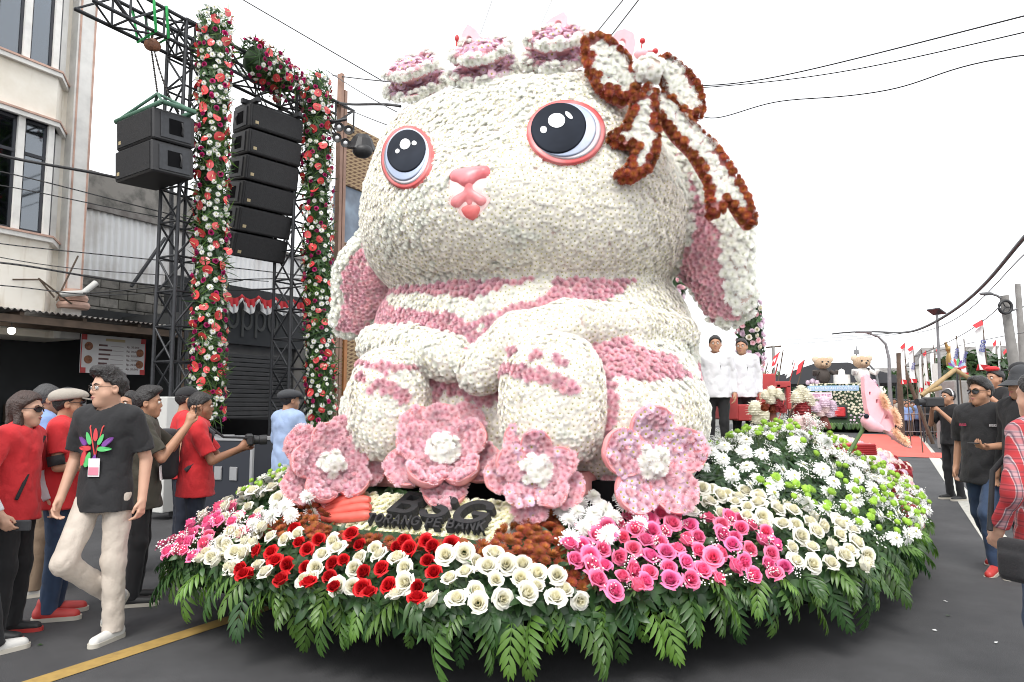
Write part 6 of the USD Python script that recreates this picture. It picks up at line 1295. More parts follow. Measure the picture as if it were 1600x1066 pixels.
def corr(L0, z0, L1, z1, A0, A1, pitch, amp, axisL=True, th=0.012):
    """Corrugated sheet between two edges that run along the street; the waves run across it."""
    n = int((A1 - A0) / pitch * 6); a = np.linspace(A0, A1, n); w = amp * np.sin(a / pitch * 2 * np.pi); d = unit(SV * (L1 - L0) + np.array([0, 0, z1 - z0])); nn = np.cross(SU, d)
    V = np.array([[road(L0, x, z0) + nn * y, road(L1, x, z1) + nn * y] for x, y in zip(a, w)]).reshape(-1, 3); F = np.array([[2 * i, 2 * i + 1, 2 * i + 3] for i in range(n - 1)] + [[2 * i, 2 * i + 3, 2 * i + 2] for i in range(n - 1)]); m = len(V)
    return trimesh.Trimesh(np.vstack([V, V + nn * th]), np.vstack([F, F[:, ::-1] + m]), process=False)
s = Thing("tin_warehouse", "white ribbed tin warehouse behind the block wall", "building", road(-16, 14))
s.part("wall", corr(-16.0, 3.0, -16.0, 5.95, 6.6, 24, 0.16, 0.018), M_TINWHITE, smooth=20); s.part("roof_edge", rbox(-16.2, -15.9, 6.5, 24, 5.95, 6.08), M_TIN, smooth=False); s.part("corner_post", rbox(-16.1, -15.9, 6.45, 6.62, 3.0, 6.1), M_GREYWALL, smooth=False)
s.part("gable", prism_LA([(-19, 8.5), (-16.4, 8.5), (-16.4, 13.5), (-19, 13.5)], 5.5, 7.0), M_CONC, smooth=False); s.part("roof", corr(-16.3, 6.15, -19.5, 7.2, 6.6, 12.5, 0.2, 0.02), M_TIN, smooth=20)
w = Thing("block_wall", "mossy grey concrete block wall above the shop awning", "wall", road(-14.5, 9))
w.part("mortar_core", rbox(-14.66, -14.515, 6.7, 12.2, 2.6, 4.16), M_CONC, smooth=False)
MB = [plain(f"block_{k}", tuple(c), 0.9, dirt=(0.05, 0.05, 0.045), scale=3.0, bump=0.4, bscale=40) for k, c in enumerate(((0.24, 0.23, 0.21), (0.19, 0.18, 0.165), (0.15, 0.145, 0.13)))]
for r in range(5):
    a = 6.72 + 0.2 * (r % 2)
    while a < 12.0:
        w.part("block", rbox(-14.53, -14.48 + RNG.uniform(-.008, .008), a, a + .385, 3.12 + r * .205, 3.12 + r * .205 + .19, .008), MB[RNG.integers(0, 3)], smooth=False); a += .40
aw = Thing("shop_awning", "rusty corrugated tin awning over the dark shop on the left", "awning", road(-11.6, 6))
aw.part("tin_sheet", corr(-10.95, 2.84, -13.2, 2.93, 2.5, 8.35, 0.085, 0.016), M_TIN, smooth=30)
for L_, z_ in ((-11.05, 2.72), (-11.9, 2.74)): aw.part("beam", rbox(L_ - .05, L_ + .05, 2.5, 8.3, z_ - .05, z_ + .06), M_WOOD, smooth=False)
for a in (8.2,): aw.part("post", rbox(-11.10, -11.02, a, a + .08, 0, 2.7), M_WOOD, smooth=False)
for a in np.arange(2.8, 8.3, 0.9): aw.part("rafter", box(road(-12.0, a, 2.80), (2.0, .06, .07), R=RSTREET), M_WOOD, smooth=False)
sh = Thing("dark_shop", "unlit open shop front under the tin awning", "shop", road(-13.2, 6))
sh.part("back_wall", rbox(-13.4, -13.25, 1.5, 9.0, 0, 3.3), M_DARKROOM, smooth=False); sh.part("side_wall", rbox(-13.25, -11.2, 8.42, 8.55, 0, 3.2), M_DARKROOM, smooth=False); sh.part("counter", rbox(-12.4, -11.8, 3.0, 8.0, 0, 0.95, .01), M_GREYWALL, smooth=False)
for k in range(6): sh.part("shelf_box", rbox(-13.2, -12.95, 3.4 + k * .75, 3.9 + k * .75, 1.1 + .1 * (k % 3), 1.5 + .12 * (k % 2)), M_GREYWALL if k % 2 else M_WOOD, smooth=False)
M_BULB = plain("lit_bulb", (1.0, 0.97, 0.9), 0.5, emit=6.0)
t = Thing("light_bulb", "small lit white bulb hanging under the awning at the far left", "lamp", at_L(18, 517, -11.6)); t.part("globe", ico(at_L(18, 517, -11.6), 0.055, 2), M_BULB, smooth=True); t.part("cord", rod(at_L(18, 513, -11.6), at_L(18, 513, -11.6) + V3(0, 0, .28), .006, 5), M_BLACKPL, smooth=True)
# menu board
mb = Thing("menu_board", "white menu board with red corners and price lines hanging in the shop", "sign", road(-11.75, 7)); a0, z0, z1 = 6.55, 2.02, 2.66; q0, q1 = at_L(126, 555, -11.75), at_L(227, 555, -11.75); a0, a1 = q0 @ SU, q1 @ SU
M_BOARD = plain("menu_white", (0.55, 0.54, 0.54), 0.5, vary=0.08, scale=3); M_MENURED = plain("menu_red", (0.40, 0.04, 0.04), 0.5); M_MENUDARK = plain("menu_dark", (0.10, 0.05, 0.05), 0.6); M_MENUTAN = plain("menu_tan", (0.42, 0.34, 0.20), 0.6); M_FOOD = plain("menu_food", (0.25, 0.10, 0.05), 0.6, vary=0.7, scale=20)
mb.part("board", rbox(-11.77, -11.75, a0, a1, z0, z1), M_BOARD, smooth=False); S_ = (a1 - a0)
def on_board(u, v, du, dv, m, nm, th=.004): mb.part(nm, rbox(-11.75, -11.75 + th, a0 + u * S_, a0 + (u + du) * S_, z0 + v * (z1 - z0), z0 + (v + dv) * (z1 - z0)), m, smooth=False)
for u, v in ((0, 0), (0, .86), (.92, 0), (.92, .86)): on_board(u, v, .08, .14, M_MENURED, "corner")
on_board(0, 0, .012, 1, M_MENURED, "edge", .0045); on_board(.988, 0, .012, 1, M_MENURED, "edge", .0045); on_board(.36, .86, .30, .07, M_MENUTAN, "heading")
for k in range(6): on_board(.26, .72 - .12 * k, .13 + .07 * ((k * 3) % 4) / 3, .05, M_MENUDARK, "menu_line"); on_board(.44, .73 - .12 * k, .2, .008, M_MENUDARK, "leader")
for k in range(6):
    tm = meshkit.text_mesh("Rp. 20.000", .032, .004); tm.apply_transform(mat4(np.stack([SU, V3(0, 0, 1), SV], 1), road(-11.75, a0 + .69 * S_, z0 + (.72 - .12 * k) * (z1 - z0)))); mb.part("price", tm, M_MENUDARK, smooth=False)
for u, v in ((.06, .60), (.06, .25), (.86, .50), (.86, .18)): mb.part("food_picture", lathe([(0, 0), (.07, 0), (.07, .004), (0, .006)], 16, road(-11.75, a0 + (u + .05) * S_, z0 + (v + .1) * (z1 - z0)), frame_to(SV)), M_FOOD, smooth=False)
# phone shop
op = Thing("phone_shop", "closed shop with dark oppo fascia and roller shutter between the flower columns", "shop", road(-12.9, 11)); qa, qb = at_L(340, 500, -12.9) @ SU, at_L(520, 500, -12.9) @ SU
M_FASCIA = plain("dark_fascia", (0.020, 0.022, 0.024), 0.5, vary=0.3, scale=2); M_OPPO = plain("dim_lettering", (0.060, 0.062, 0.060), 0.5); M_SHUT = plain("dark_shutter", (0.060, 0.060, 0.062), 0.6, vary=0.3, scale=3)
zf = lambda px, py: at_L(px, py, -12.9)[2]
op.part("fascia", rbox(-13.1, -12.9, 9.2, qb + 1.5, 2.85, 4.15), M_FASCIA, smooth=False); op.part("upper_wall", rbox(-13.3, -13.0, 9.2, qb + 1.5, 0.0, 2.85), M_GREYWALL, smooth=False)
l0, l1 = at_L(354, 512, -12.9) @ SU, at_L(434, 512, -12.9) @ SU; tm = meshkit.text_mesh("oppo", .62, .02); tm.apply_scale([(l1 - l0) / (tm.bounds[1][0] - tm.bounds[0][0]), 1, 1]); tm.apply_translation(-tm.bounds[0] * V3(1, 0, 0)); tm.apply_transform(mat4(np.stack([SU, V3(0, 0, 1), SV], 1), road(-12.9, l0, 3.20)))
for part_ in tm.split(only_watertight=False): op.part("letter", part_, M_OPPO, smooth=False)
for a in (qa - .6, (qa + qb) / 2 + .55, qb + .9): op.part("pillar", rbox(-13.0, -12.72, a, a + .35, 0, 2.84, .01), M_GREYWALL, smooth=False)
for k in range(26): op.part("slat", rbox(-13.0, -12.965 + .0, qa - .2, (qa + qb) / 2 + .5, .05 + k * .10, .05 + k * .10 + .088, .01), M_SHUT, smooth=False)
rl = Thing("railing", "black metal railing before the roller shutter", "railing", road(-12.2, 11)); a0_, a1_ = qa - .5, qb + .3
for z in (1.0, .25): rl.part("rail", rbox(-12.22, -12.18, a0_, a1_, z, z + .04), M_DRKMETAL, smooth=False)
for a in np.arange(a0_, a1_, .16): rl.part("baluster", rbox(-12.21, -12.19, a, a + .02, .29, 1.0), M_DRKMETAL, smooth=False)
M_FLAGRED = plain("flag_red", (0.55, 0.03, 0.04), 0.7); M_FLAGWHITE = plain("flag_white", (0.72, 0.72, 0.72), 0.7)
bt = Thing("bunting", "red and white cloth bunting swagged over the dark shop fascia", "bunting", at_L(410, 465, -12.7))
for k in range(5):
    pa, pb = at_L(352 + 26 * k, 458 + 2 * k, -12.75), at_L(378 + 26 * k, 460 + 2 * k, -12.75)
    for j, m in ((0, M_FLAGRED), (1, M_FLAGWHITE)):
        t_ = np.linspace(0, 1, 10); top = pa + (pb - pa) * t_[:, None]; d0 = .06 * j; P1 = top - np.array([[0, 0, d0 + (.16 + .14 * j) * 4 * x * (1 - x) * .6] for x in t_]); P2 = P1 - np.array([[0, 0, .05 + .16 * 4 * x * (1 - x)] for x in t_]) + SV * .05 * np.sin(t_ * 20)[:, None]
        V = np.vstack([P1, P2, P1 + SV * .012, P2 + SV * .012]); n = 10; F = []
        for i in range(n - 1): F += [[i, n + i, n + i + 1], [i, n + i + 1, i + 1], [2 * n + i, 3 * n + i + 1, 3 * n + i], [2 * n + i, 2 * n + i + 1, 3 * n + i + 1]]
        bt.part("swag", trimesh.Trimesh(V, F, process=False), m, smooth=60)
# road cases
M_ALU = plain("aluminium_edge", (0.45, 0.45, 0.46), 0.35, metallic=0.8); M_CASE = plain("case_panel", (0.018, 0.021, 0.030), 0.5)
def case(label, px, Y, w_, d_, h_, rz):
    c = at_ground(px, Y); T = Thing("road_case", label, "equipment case", c); R_ = rotz(rz); T.part("panel", box(c + V3(0, 0, h_ / 2 + .1), (w_ - .02, d_ - .02, h_ - .02), R=R_), M_CASE, smooth=False)
    for sx in (-1, 1):
        for sy in (-1, 1): T.part("edge", box(c + R_ @ V3(sx * (w_ / 2 - .015), sy * (d_ / 2 - .015), h_ / 2 + .1), (.035, .035, h_), R=R_), M_ALU, smooth=False)
    for z in (.115, h_ + .085):
        for sy in (-1, 1): T.part("edge", box(c + R_ @ V3(0, sy * (d_ / 2 - .013), z), (w_, .030, .034), R=R_), M_ALU, smooth=False)
        for sx in (-1, 1): T.part("edge", box(c + R_ @ V3(sx * (w_ / 2 - .013), 0, z), (.030, d_, .033), R=R_), M_ALU, smooth=False)
    for sx in (-.12, .12): T.part("handle", box(c + R_ @ V3(sx, -d_ / 2 + .0, h_ * .55 + .1), (.12, .02, .17), R=R_, bevel=.008), M_ALU, smooth=False)
    for sx in (-1, 1):
        for sy in (-1, 1): T.part("caster", lathe([(0, -.02), (.045, -.02), (.045, .02), (0, .02)], 12, c + R_ @ V3(sx * (w_ / 2 - .08), sy * (d_ / 2 - .08), .047), rotx(math.pi / 2)), M_BLACKPL, smooth=30)
case("dark equipment case with aluminium edges and handles left of the man in blue", 384, 9.2, .80, .6, .98, -.35); case("black equipment case behind the photographer in red", 318, 9.7, .6, .6, .98, -.35)
t = Thing("electric_cabinet", "white electric cabinet standing behind the phone held up", "cabinet", at_ground(258, 9.4)); t.part("door", box(at_ground(258, 9.4) + V3(0, 0, .85), (.34, .2, 1.5), rz=-.4, bevel=.01), M_PIPE, smooth=False); t.part("handle", box(at_ground(258, 9.4) + V3(.10, -.12, .95), (.02, .03, .1), rz=-.4), M_BLACKPL, smooth=False)

# ------------------------------------------------------------------ the gate: truss towers, beam, speakers, flower columns
LT = -9.35; AT1, AT2 = (at_L(281, 400, LT) @ SU), (at_L(457, 400, LT) @ SU)
def truss(T, p0, p1, wx, wy, step, r=.028):
    """Four chords from p0 to p1 with zigzag webs on each side; wx, wy the two cross axes (half widths)."""
    p0, p1 = np.asarray(p0), np.asarray(p1); L_ = np.linalg.norm(p1 - p0); d = (p1 - p0) / L_; cs = [(-1, -1), (1, -1), (1, 1), (-1, 1)]
    for a, b_ in cs: T.part("chord", rod(p0 + a * wx + b_ * wy, p1 + a * wx + b_ * wy, r, 7), M_DRKMETAL, smooth=True)
    n = max(1, int(round(L_ / step)))
    for k in range(4):
        c0, c1 = cs[k], cs[(k + 1) % 4]; q0, q1 = c0[0] * wx + c0[1] * wy, c1[0] * wx + c1[1] * wy
        ms = []
        for i in range(n):
            s0, s1 = p0 + d * L_ * i / n, p0 + d * L_ * (i + 1) / n; ms += [rod(s0 + (q0 if i % 2 else q1), s1 + (q1 if i % 2 else q0), r * .6, 6), rod(s1 + q0, s1 + q1, r * .6, 6)]
        for m in ms: T.part("brace", m, M_DRKMETAL, smooth=True)
g = Thing("truss_gate", "black steel truss gate of two towers and a long overhead beam", "truss", road(LT, AT1))
for a in (AT1, AT2): truss(g, road(LT, a, 0.05), road(LT, a, 7.3), SV * .21, SU * .21, .5); g.part("base_plate", rbox(LT - .4, LT + .4, a - .4, a + .4, 0, .05), M_DRKMETAL, smooth=False)
truss(g, road(LT, AT1 - 1.6, 7.06), road(LT, AT2 + 1.3, 7.06), SV * .21, V3(0, 0, .21), .5)
M_HOIST = plain("rusty_hoist", (0.22, 0.09, 0.05), 0.6, vary=0.4, scale=15); M_OHOIST = plain("ochre_hoist", (0.25, 0.17, 0.07), 0.6, vary=0.3, scale=15); M_GREENPAINT = plain("green_paint", (0.07, 0.16, 0.11), 0.6, vary=0.4, scale=6); M_BRGREEN = plain("bright_green_strap", (0.03, 0.40, 0.10), 0.6); M_CHAIN = plain("chain_steel", (0.07, 0.065, 0.06), 0.5, metallic=0.6)
def chain(T, a, b_, sagd=0.0):
    P = sag(a, b_, sagd, 40); m = []
    for i in range(len(P) - 1):
        m.append(rod(P[i], P[i + 1], .010 if i % 2 else .016, 5))
    T.part("chain", cat(m), M_CHAIN, smooth=True)
def hoist(label, top, c, bot, m):
    T = Thing("chain_hoist", label, "hoist", c); T.part("body", cat([ico(c, .10, 2, (1.1, .8, .95)), ico(c + V3(.05, 0, -.02), .08, 2)]), m, smooth=True); T.part("hook", tube([c + V3(0, 0, .08), c + V3(.03, 0, .15), c + V3(0, 0, .2), c + V3(-.03, 0, .15)], .014, 6), m, smooth=True); chain(T, top, c + V3(0, 0, .18)); chain(T, c - V3(0, 0, .08), bot); chain(T, c + V3(.04, 0, -.08), bot + V3(.30, .05, -.25), .12); return T
def speaker(T, c, R_, w_, d_, h_):
    """One box of a line array: grille face towards -y of R_, handle plates on both sides."""
    T.part("cabinet", box(c, (w_, d_, h_), R=R_, bevel=.02), M_BLACKPL, smooth=False); T.part("grille", box(c + R_ @ V3(0, -d_ / 2 - .004, 0), (w_ - .08, .012, h_ - .06), R=R_), M_BLACKFOAM, smooth=False); T.part("badge", box(c + R_ @ V3(-w_ * .38, -d_ / 2 - .012, -h_ * .28), (.06, .006, .05), R=R_), M_MENUTAN, smooth=False)
    for sx in (-1, 1):
        pl_ = T.part("side_plate", box(c + R_ @ V3(sx * (w_ / 2 + .006), .02, 0), (.016, d_ * .72, h_ * .8), R=R_, bevel=.004), M_DRKMETAL, smooth=False); T.part("handle_recess", box(c + R_ @ V3(sx * (w_ / 2 + .016), .02, 0), (.006, d_ * .34, h_ * .50), R=R_, bevel=.002), M_BLACKCLOTH, smooth=False, parent=pl_); T.part("handle", tube([c + R_ @ V3(sx * (w_ / 2 + .02), .02 + d_ * .13, h_ * .2), c + R_ @ V3(sx * (w_ / 2 + .05), .02 + d_ * .13, 0), c + R_ @ V3(sx * (w_ / 2 + .02), .02 + d_ * .13, -h_ * .2)], .014, 6), M_BLACKPL, smooth=True, parent=pl_)
c1 = at_L(242, 236, LT + .1); R1_ = rotz(-PHI - .10) @ rotx(.05)
for k, lab in enumerate(("upper black loudspeaker of the pair hanging at the beam's end", "lower black loudspeaker of the pair hanging at the beam's end")):
    c = c1 + V3(0, 0, .235 - .46 * k); T = Thing("loudspeaker", lab, "loudspeaker", c); speaker(T, c, R1_, .98, .62, .44)
f1 = Thing("lifting_frame", "green triangular lifting frame above the two hanging loudspeakers", "lifting frame", c1 + V3(0, 0, .5)); ap = c1 + V3(0, 0, .86); cs_ = [c1 + R1_ @ V3(sx * .62, sy * .24, .50) for sx, sy in ((-1, -1), (1, -1), (1, 1), (-1, 1))]
for i in range(4): f1.part("bar", rod(cs_[i], cs_[(i + 1) % 4], .035, 6), M_GREENPAINT, smooth=True); f1.part("stay", rod(cs_[i], ap, .022, 6), M_GREENPAINT, smooth=True)
hp = at_L(237, 70, LT); hoist("rusty red chain hoist above the hanging loudspeaker pair", road(LT, hp @ SU, 6.85), hp, ap, M_HOIST)
st = Thing("green_strap", "bright green lashing straps round the beam above the hoist", "strap", road(LT, hp @ SU, 6.9))
for dx in (-.16, .04): st.part("loop", tube([road(LT + .24, hp @ SU + dx, 7.3), road(LT + .25, hp @ SU + dx + .05, 6.84), road(LT - .24, hp @ SU + dx + .1, 6.82), road(LT - .25, hp @ SU + dx, 7.3)], .020, 6), M_BRGREEN, smooth=True)
cA = at_L(420, 180, LT + .0); yaw2 = math.radians(50)
pos = cA.copy(); tilt = 0.02
names = ("topmost", "second", "third", "fourth", "fifth", "lowest")
for k in range(6):
    R_ = rotz(yaw2) @ rotx(tilt); c = pos - R_ @ V3(0, 0, .21); T = Thing("loudspeaker", f"{names[k]} black loudspeaker in the curved stack hanging between the flower columns", "loudspeaker", c); speaker(T, c, R_, 1.0, .58, .405); pos = pos - R_ @ V3(0, 0, .418); tilt += .055; pos = pos + R_ @ V3(0, .012, 0)
f2 = Thing("array_bumper", "black flying frame on top of the loudspeaker stack", "lifting frame", cA); f2.part("bar", box(cA + V3(0, 0, .09), (1.02, .07, .08), R=rotz(yaw2)), M_DRKMETAL, smooth=False)
for sx in (-.4, .4): f2.part("arm", box(cA + rotz(yaw2) @ V3(sx, 0, .05), (.07, .7, .07), R=rotz(yaw2)), M_DRKMETAL, smooth=False)
h2 = at_L(398, 122, LT); hoist("ochre chain hoist under the flower swag", road(LT, h2 @ SU, 6.85), h2, cA + V3(-.1, 0, .12), M_OHOIST)
# flower columns
M_ANTH = plain("anthurium_red", (0.60, 0.055, 0.06), 0.22, ovary=0.2, coat=0.3); M_SPADIX = plain("spadix", (0.62, 0.50, 0.28), 0.6); M_MAGENTA = petal("magenta_petal", (0.34, 0.012, 0.08), (0.55, 0.04, 0.20), rad=0.036, ovary=0.25)
def anthurium():
    a = np.linspace(0, 2 * np.pi, 18, endpoint=False); r = .052 * (1 + .22 * np.cos(a)) * (1 - .35 * np.exp(-((np.abs(a - np.pi)) / .3) ** 2)); V = np.column_stack([r * np.cos(a) * 1.25, r * np.sin(a), .012 * np.cos(2 * a)]); V = np.vstack([V, [[0, 0, -.006]]]); F = [[i, (i + 1) % 18, 18] for i in range(18)]
    return trimesh.Trimesh(np.vstack([V, V - V3(0, 0, .004)]), F + [[c + 19, b_ + 19, a_ + 19] for a_, b_, c in F], process=False), rod((0, 0, 0), (.045, 0, .04), .006, 6, .003)
AN, SPX = anthurium(); PRG = {"white": proto("garland_mum", [("petals", pom(11, .05), M_PURE, False), ("heart", dome_heart(.012, .03, .01), M_GHEART, True)]), "anth": proto("garland_anthurium", [("spathe", AN, M_ANTH, True), ("spadix", SPX, M_SPADIX, True)]), "rose": proto("garland_rose", [("petals", rose(21, .036, .8), M_MAGENTA, 40)])}
STRAP = cat([turned(leafblade(.30, .020, .3, .25, 5), a, -.3 + .25 * (i % 3), (0, 0, 0)) for i, a in enumerate((-.5, .1, .6, 1.4, -1.3))]); STRAP2 = cat([turned(leafblade(.16, .05, .3, .4), a, -.2, (0, 0, 0)) for a in (-.8, 0, .9)])
def garland(label, spine, rad, nw, na, nr, side=None):
    T = Thing("flower_garland", label, "flower garland", spine[len(spine) // 2]); sp_ = np.asarray(spine); T.part("core", tube(sp_, rad * np.interp(np.linspace(0, 1, len(sp_)), [0, .12, .88, 1], [.15, .74, .74, .3]), 12), M_FOLIAGE, smooth=True)
    seg = np.linalg.norm(np.diff(sp_, axis=0), axis=1); cum = np.concatenate([[0], np.cumsum(seg)]); total_ = cum[-1]; front_ = unit(np.array([CAM[0], CAM[1], sp_.mean(0)[2]]) - sp_.mean(0))
    def pts(n, r, wide=1.9):
        s_ = RNG.uniform(0, total_, n * 3); P = np.stack([np.interp(s_, cum, sp_[:, j]) for j in range(3)], 1); i = np.clip(np.searchsorted(cum, s_) - 1, 0, len(seg) - 1); d = unit(np.diff(sp_, axis=0))[i]; a = unit(np.cross(d, front_)); f_ = np.cross(a, d); f_ *= np.sign((f_ @ front_))[:, None]
        an = RNG.uniform(-wide, wide, len(P)); nn = f_ * np.cos(an)[:, None] + a * np.sin(an)[:, None]; return P + nn * r * RNG.uniform(.92, 1.12, len(P))[:, None], nn
    P, N = pts(int(total_ * 130), rad * .82, 2.6); k = poisson(P, .058); P, N = P[k], N[k]; up = RNG.normal(0, .5, len(P)); R_ = frames(N, RNG.uniform(0, 6.28, len(P)), .3)
    instancer(T.path + "/leaves", [(STRAP, M_FROND, 40), (STRAP2, M_LEAF, 40)], (RNG.random(len(P)) < .5).astype(int), R_, P, RNG.uniform(.6, 1.05, len(P)), T.loc)
    taken = np.zeros((0, 3))
    for nm, pr, n, r_, sc_, lift in (("anthurium", "anth", na, .17, (.85, 1.35), 1.10), ("rose", "rose", nr, .11, (1.0, 1.35), 1.0), ("chrysanthemum", "white", nw, .085, (.75, 1.0), 1.02)):
        P, N = pts(n * 2, rad * lift); k = poisson(P, r_); k = k[(cKDTree(taken).query(P[k])[0] > .075)] if len(taken) else k; k = k[:n]; P, N = P[k], N[k]; taken = np.vstack([taken, P]); R_ = frames(N, RNG.uniform(0, 6.28, len(P)), .25)
        for i in range(len(P)):
            x = place_part(T.path, nm, PRG[pr] + ("/spathe" if pr == "anth" else "/petals"), mat4(R_[i], P[i], RNG.uniform(*sc_)), T.loc)
            if pr != "rose": h = UsdGeom.Mesh.Define(stage, x + ("/spadix" if pr == "anth" else "/heart")); h.GetPrim().GetReferences().AddInternalReference(PRG[pr] + ("/spadix" if pr == "anth" else "/heart"))
s1 = [at_L(px, py, LT + .42) for px, py in ((336, 22), (334, 180), (330, 350), (327, 520), (325, 655))]; s2 = [at_L(px, py, LT + .42) for px, py in ((493, 122), (495, 260), (497, 400), (500, 560), (503, 690))]
rs = lambda P, n=12: np.array([[np.interp(t, np.linspace(0, 1, len(P)), np.array(P)[:, j]) for j in range(3)] for t in np.linspace(0, 1, n)])
garland("tall column of red anthuriums and white chrysanthemums on the gate's left tower", rs(s1), .215, 235, 95, 80); garland("tall column of red and white flowers on the gate's right tower, by the screen", rs(s2), .235, 220, 90, 80)
garland("drooping swag of white and magenta flowers at the top of the gate", rs([at_L(px, py, LT + .3) for px, py in ((385, 88), (405, 98), (430, 115), (452, 138))], 8), .30, 130, 14, 80)
# ------------------------------------------------------------------ stage screen behind the rabbit
M_TERRA = plain("terracotta_post", (0.33, 0.20, 0.15), 0.7, vary=0.2, scale=4)
M_BATIK = usdkit.material(stage, "/World/Looks/batik", {"tc": ("texture_coordinate", {}), "mp": ("mapping", {"rotation": (0.0, 0.785, 0.3), "scale": (6, 6, 6)}), "w": ("wave_texture", {"bands_direction": "x", "scale": 1.0, "profile": "tri", "distortion": 0.4}), "w2": ("wave_texture", {"bands_direction": "z", "scale": 1.0, "profile": "tri", "distortion": 0.4}), "mx": ("math", {"math_type": "maximum"}), "r": ("rgb_ramp", {"ramp": [(0.5, (0.10, 0.045, 0.02)), (0.62, (0.42, 0.30, 0.16)), (0.80, (0.13, 0.06, 0.03)), (0.92, (0.45, 0.33, 0.18))]}), "p": ("principled_bsdf", {"roughness": 0.7})},
    [("tc.object", "mp.vector"), ("mp.vector", "w.vector"), ("mp.vector", "w2.vector"), ("w.fac", "mx.value1"), ("w2.fac", "mx.value2"), ("mx.value", "r.fac"), ("r.color", "p.base_color")], surface="p.BSDF")
M_SCREEN = usdkit.material(stage, "/World/Looks/led_screen", {"tc": ("texture_coordinate", {}), "n": ("noise_texture", {"scale": 1.3, "detail": 4.0}), "r": ("rgb_ramp", {"ramp": [(0.35, (0.03, 0.035, 0.045)), (0.5, (0.07, 0.09, 0.12)), (0.62, (0.12, 0.16, 0.20)), (0.72, (0.12, 0.10, 0.08))]}), "p": ("principled_bsdf", {"roughness": 0.35, "emission_strength": 0.55})}, [("tc.object", "n.vector"), ("n.fac", "r.fac"), ("r.color", "p.base_color"), ("r.color", "p.emission_color")], surface="p.BSDF")
LS = -9.2; sa = at_L(527, 400, LS) @ SU; se = sa + 6.5
sg = Thing("led_stage", "tall stage front with LED screen, patterned batik border and terracotta posts", "stage", road(LS, sa))
sg.part("screen", rbox(LS - .25, LS - .05, sa + .12, se, 1.6, 5.75), M_SCREEN, smooth=False); sg.part("batik_header", rbox(LS - .2, LS + .02, sa + .12, se, 5.75, 7.0), M_BATIK, smooth=False); sg.part("batik_side", rbox(LS - .1, LS + .06, sa + .12, sa + .65, .0, 4.6), M_BATIK, smooth=False)
for a in (sa - .05, sa + .05): sg.part("post", rbox(LS - .05, LS + .06, a, a + .075, 0, 7.9 if a < sa else 7.6), M_TERRA, smooth=False)
sg.part("orange_board", rbox(LS - .02, LS + .10, sa + .14, sa + .22, 0, 4.5), plain("orange_board", (0.40, 0.17, 0.06), 0.6, vary=0.2), smooth=False); sg.part("platform", rbox(-14, LS, sa, se, 0, 1.2), M_BLACKCLOTH, smooth=False)
ml = Thing("stage_light", "black moving-head stage light wrapped in plastic beside the rabbit's left eye", "stage light", at(566, 225, 12.3)); c = at(566, 225, 12.3)
ml.part("cover", lathe([(0, .17), (.10, .17), (.17, .10), (.24, -.05), (.27, -.10), (.25, -.09), (0, -.02)], 14, c, rotz(.4) @ rotx(.25)), M_BLACKPL, smooth=False); ml.part("lamp_head", ico(c + V3(.03, -.1, -.17), .15, 2, (1.2, 1, .85)), M_BLACKPL, smooth=True); ml.part("yoke", rod(c + V3(-.25, .1, .05), c + V3(.05, .1, -.02), .05, 8), M_BLACKPL, smooth=True)
bl = Thing("blinder_light", "cluster of four small round lamps next to the wrapped stage light", "stage light", at(540, 212, 12.3))
for px, py in ((530, 199), (545, 204), (527, 216), (540, 224)): q = at(px, py, 12.25); hb = bl.part("lamp", lathe([(0, .06), (.07, .06), (.085, -.05), (.06, -.05), (0, -.01)], 14, q, frame_to(V3(-.1, 1, .2))), M_BLACKPL, smooth=40); bl.part("lens", ico(q - V3(0, .03, 0), .05, 1, (1, .3, 1)), M_ALU, smooth=True, parent=hb)
bl.part("bar", rod(at(516, 192, 12.4), at(542, 186, 12.4), .03, 8), M_DRKMETAL, smooth=True)
def wire(label, pts, r=.012, name="cable"):
    P = np.array([at(*p) for p in pts]); t = np.linspace(0, 1, len(P)); n = 40
    from scipy.interpolate import CubicSpline, PchipInterpolator
    f = CubicSpline(t, P) if len(P) > 2 else (lambda x: P[0] + (P[1] - P[0]) * x[:, None]); single(name, tube(f(np.linspace(0, 1, n)), r, 6), M_BLACKPL, label, "cable", smooth=True)
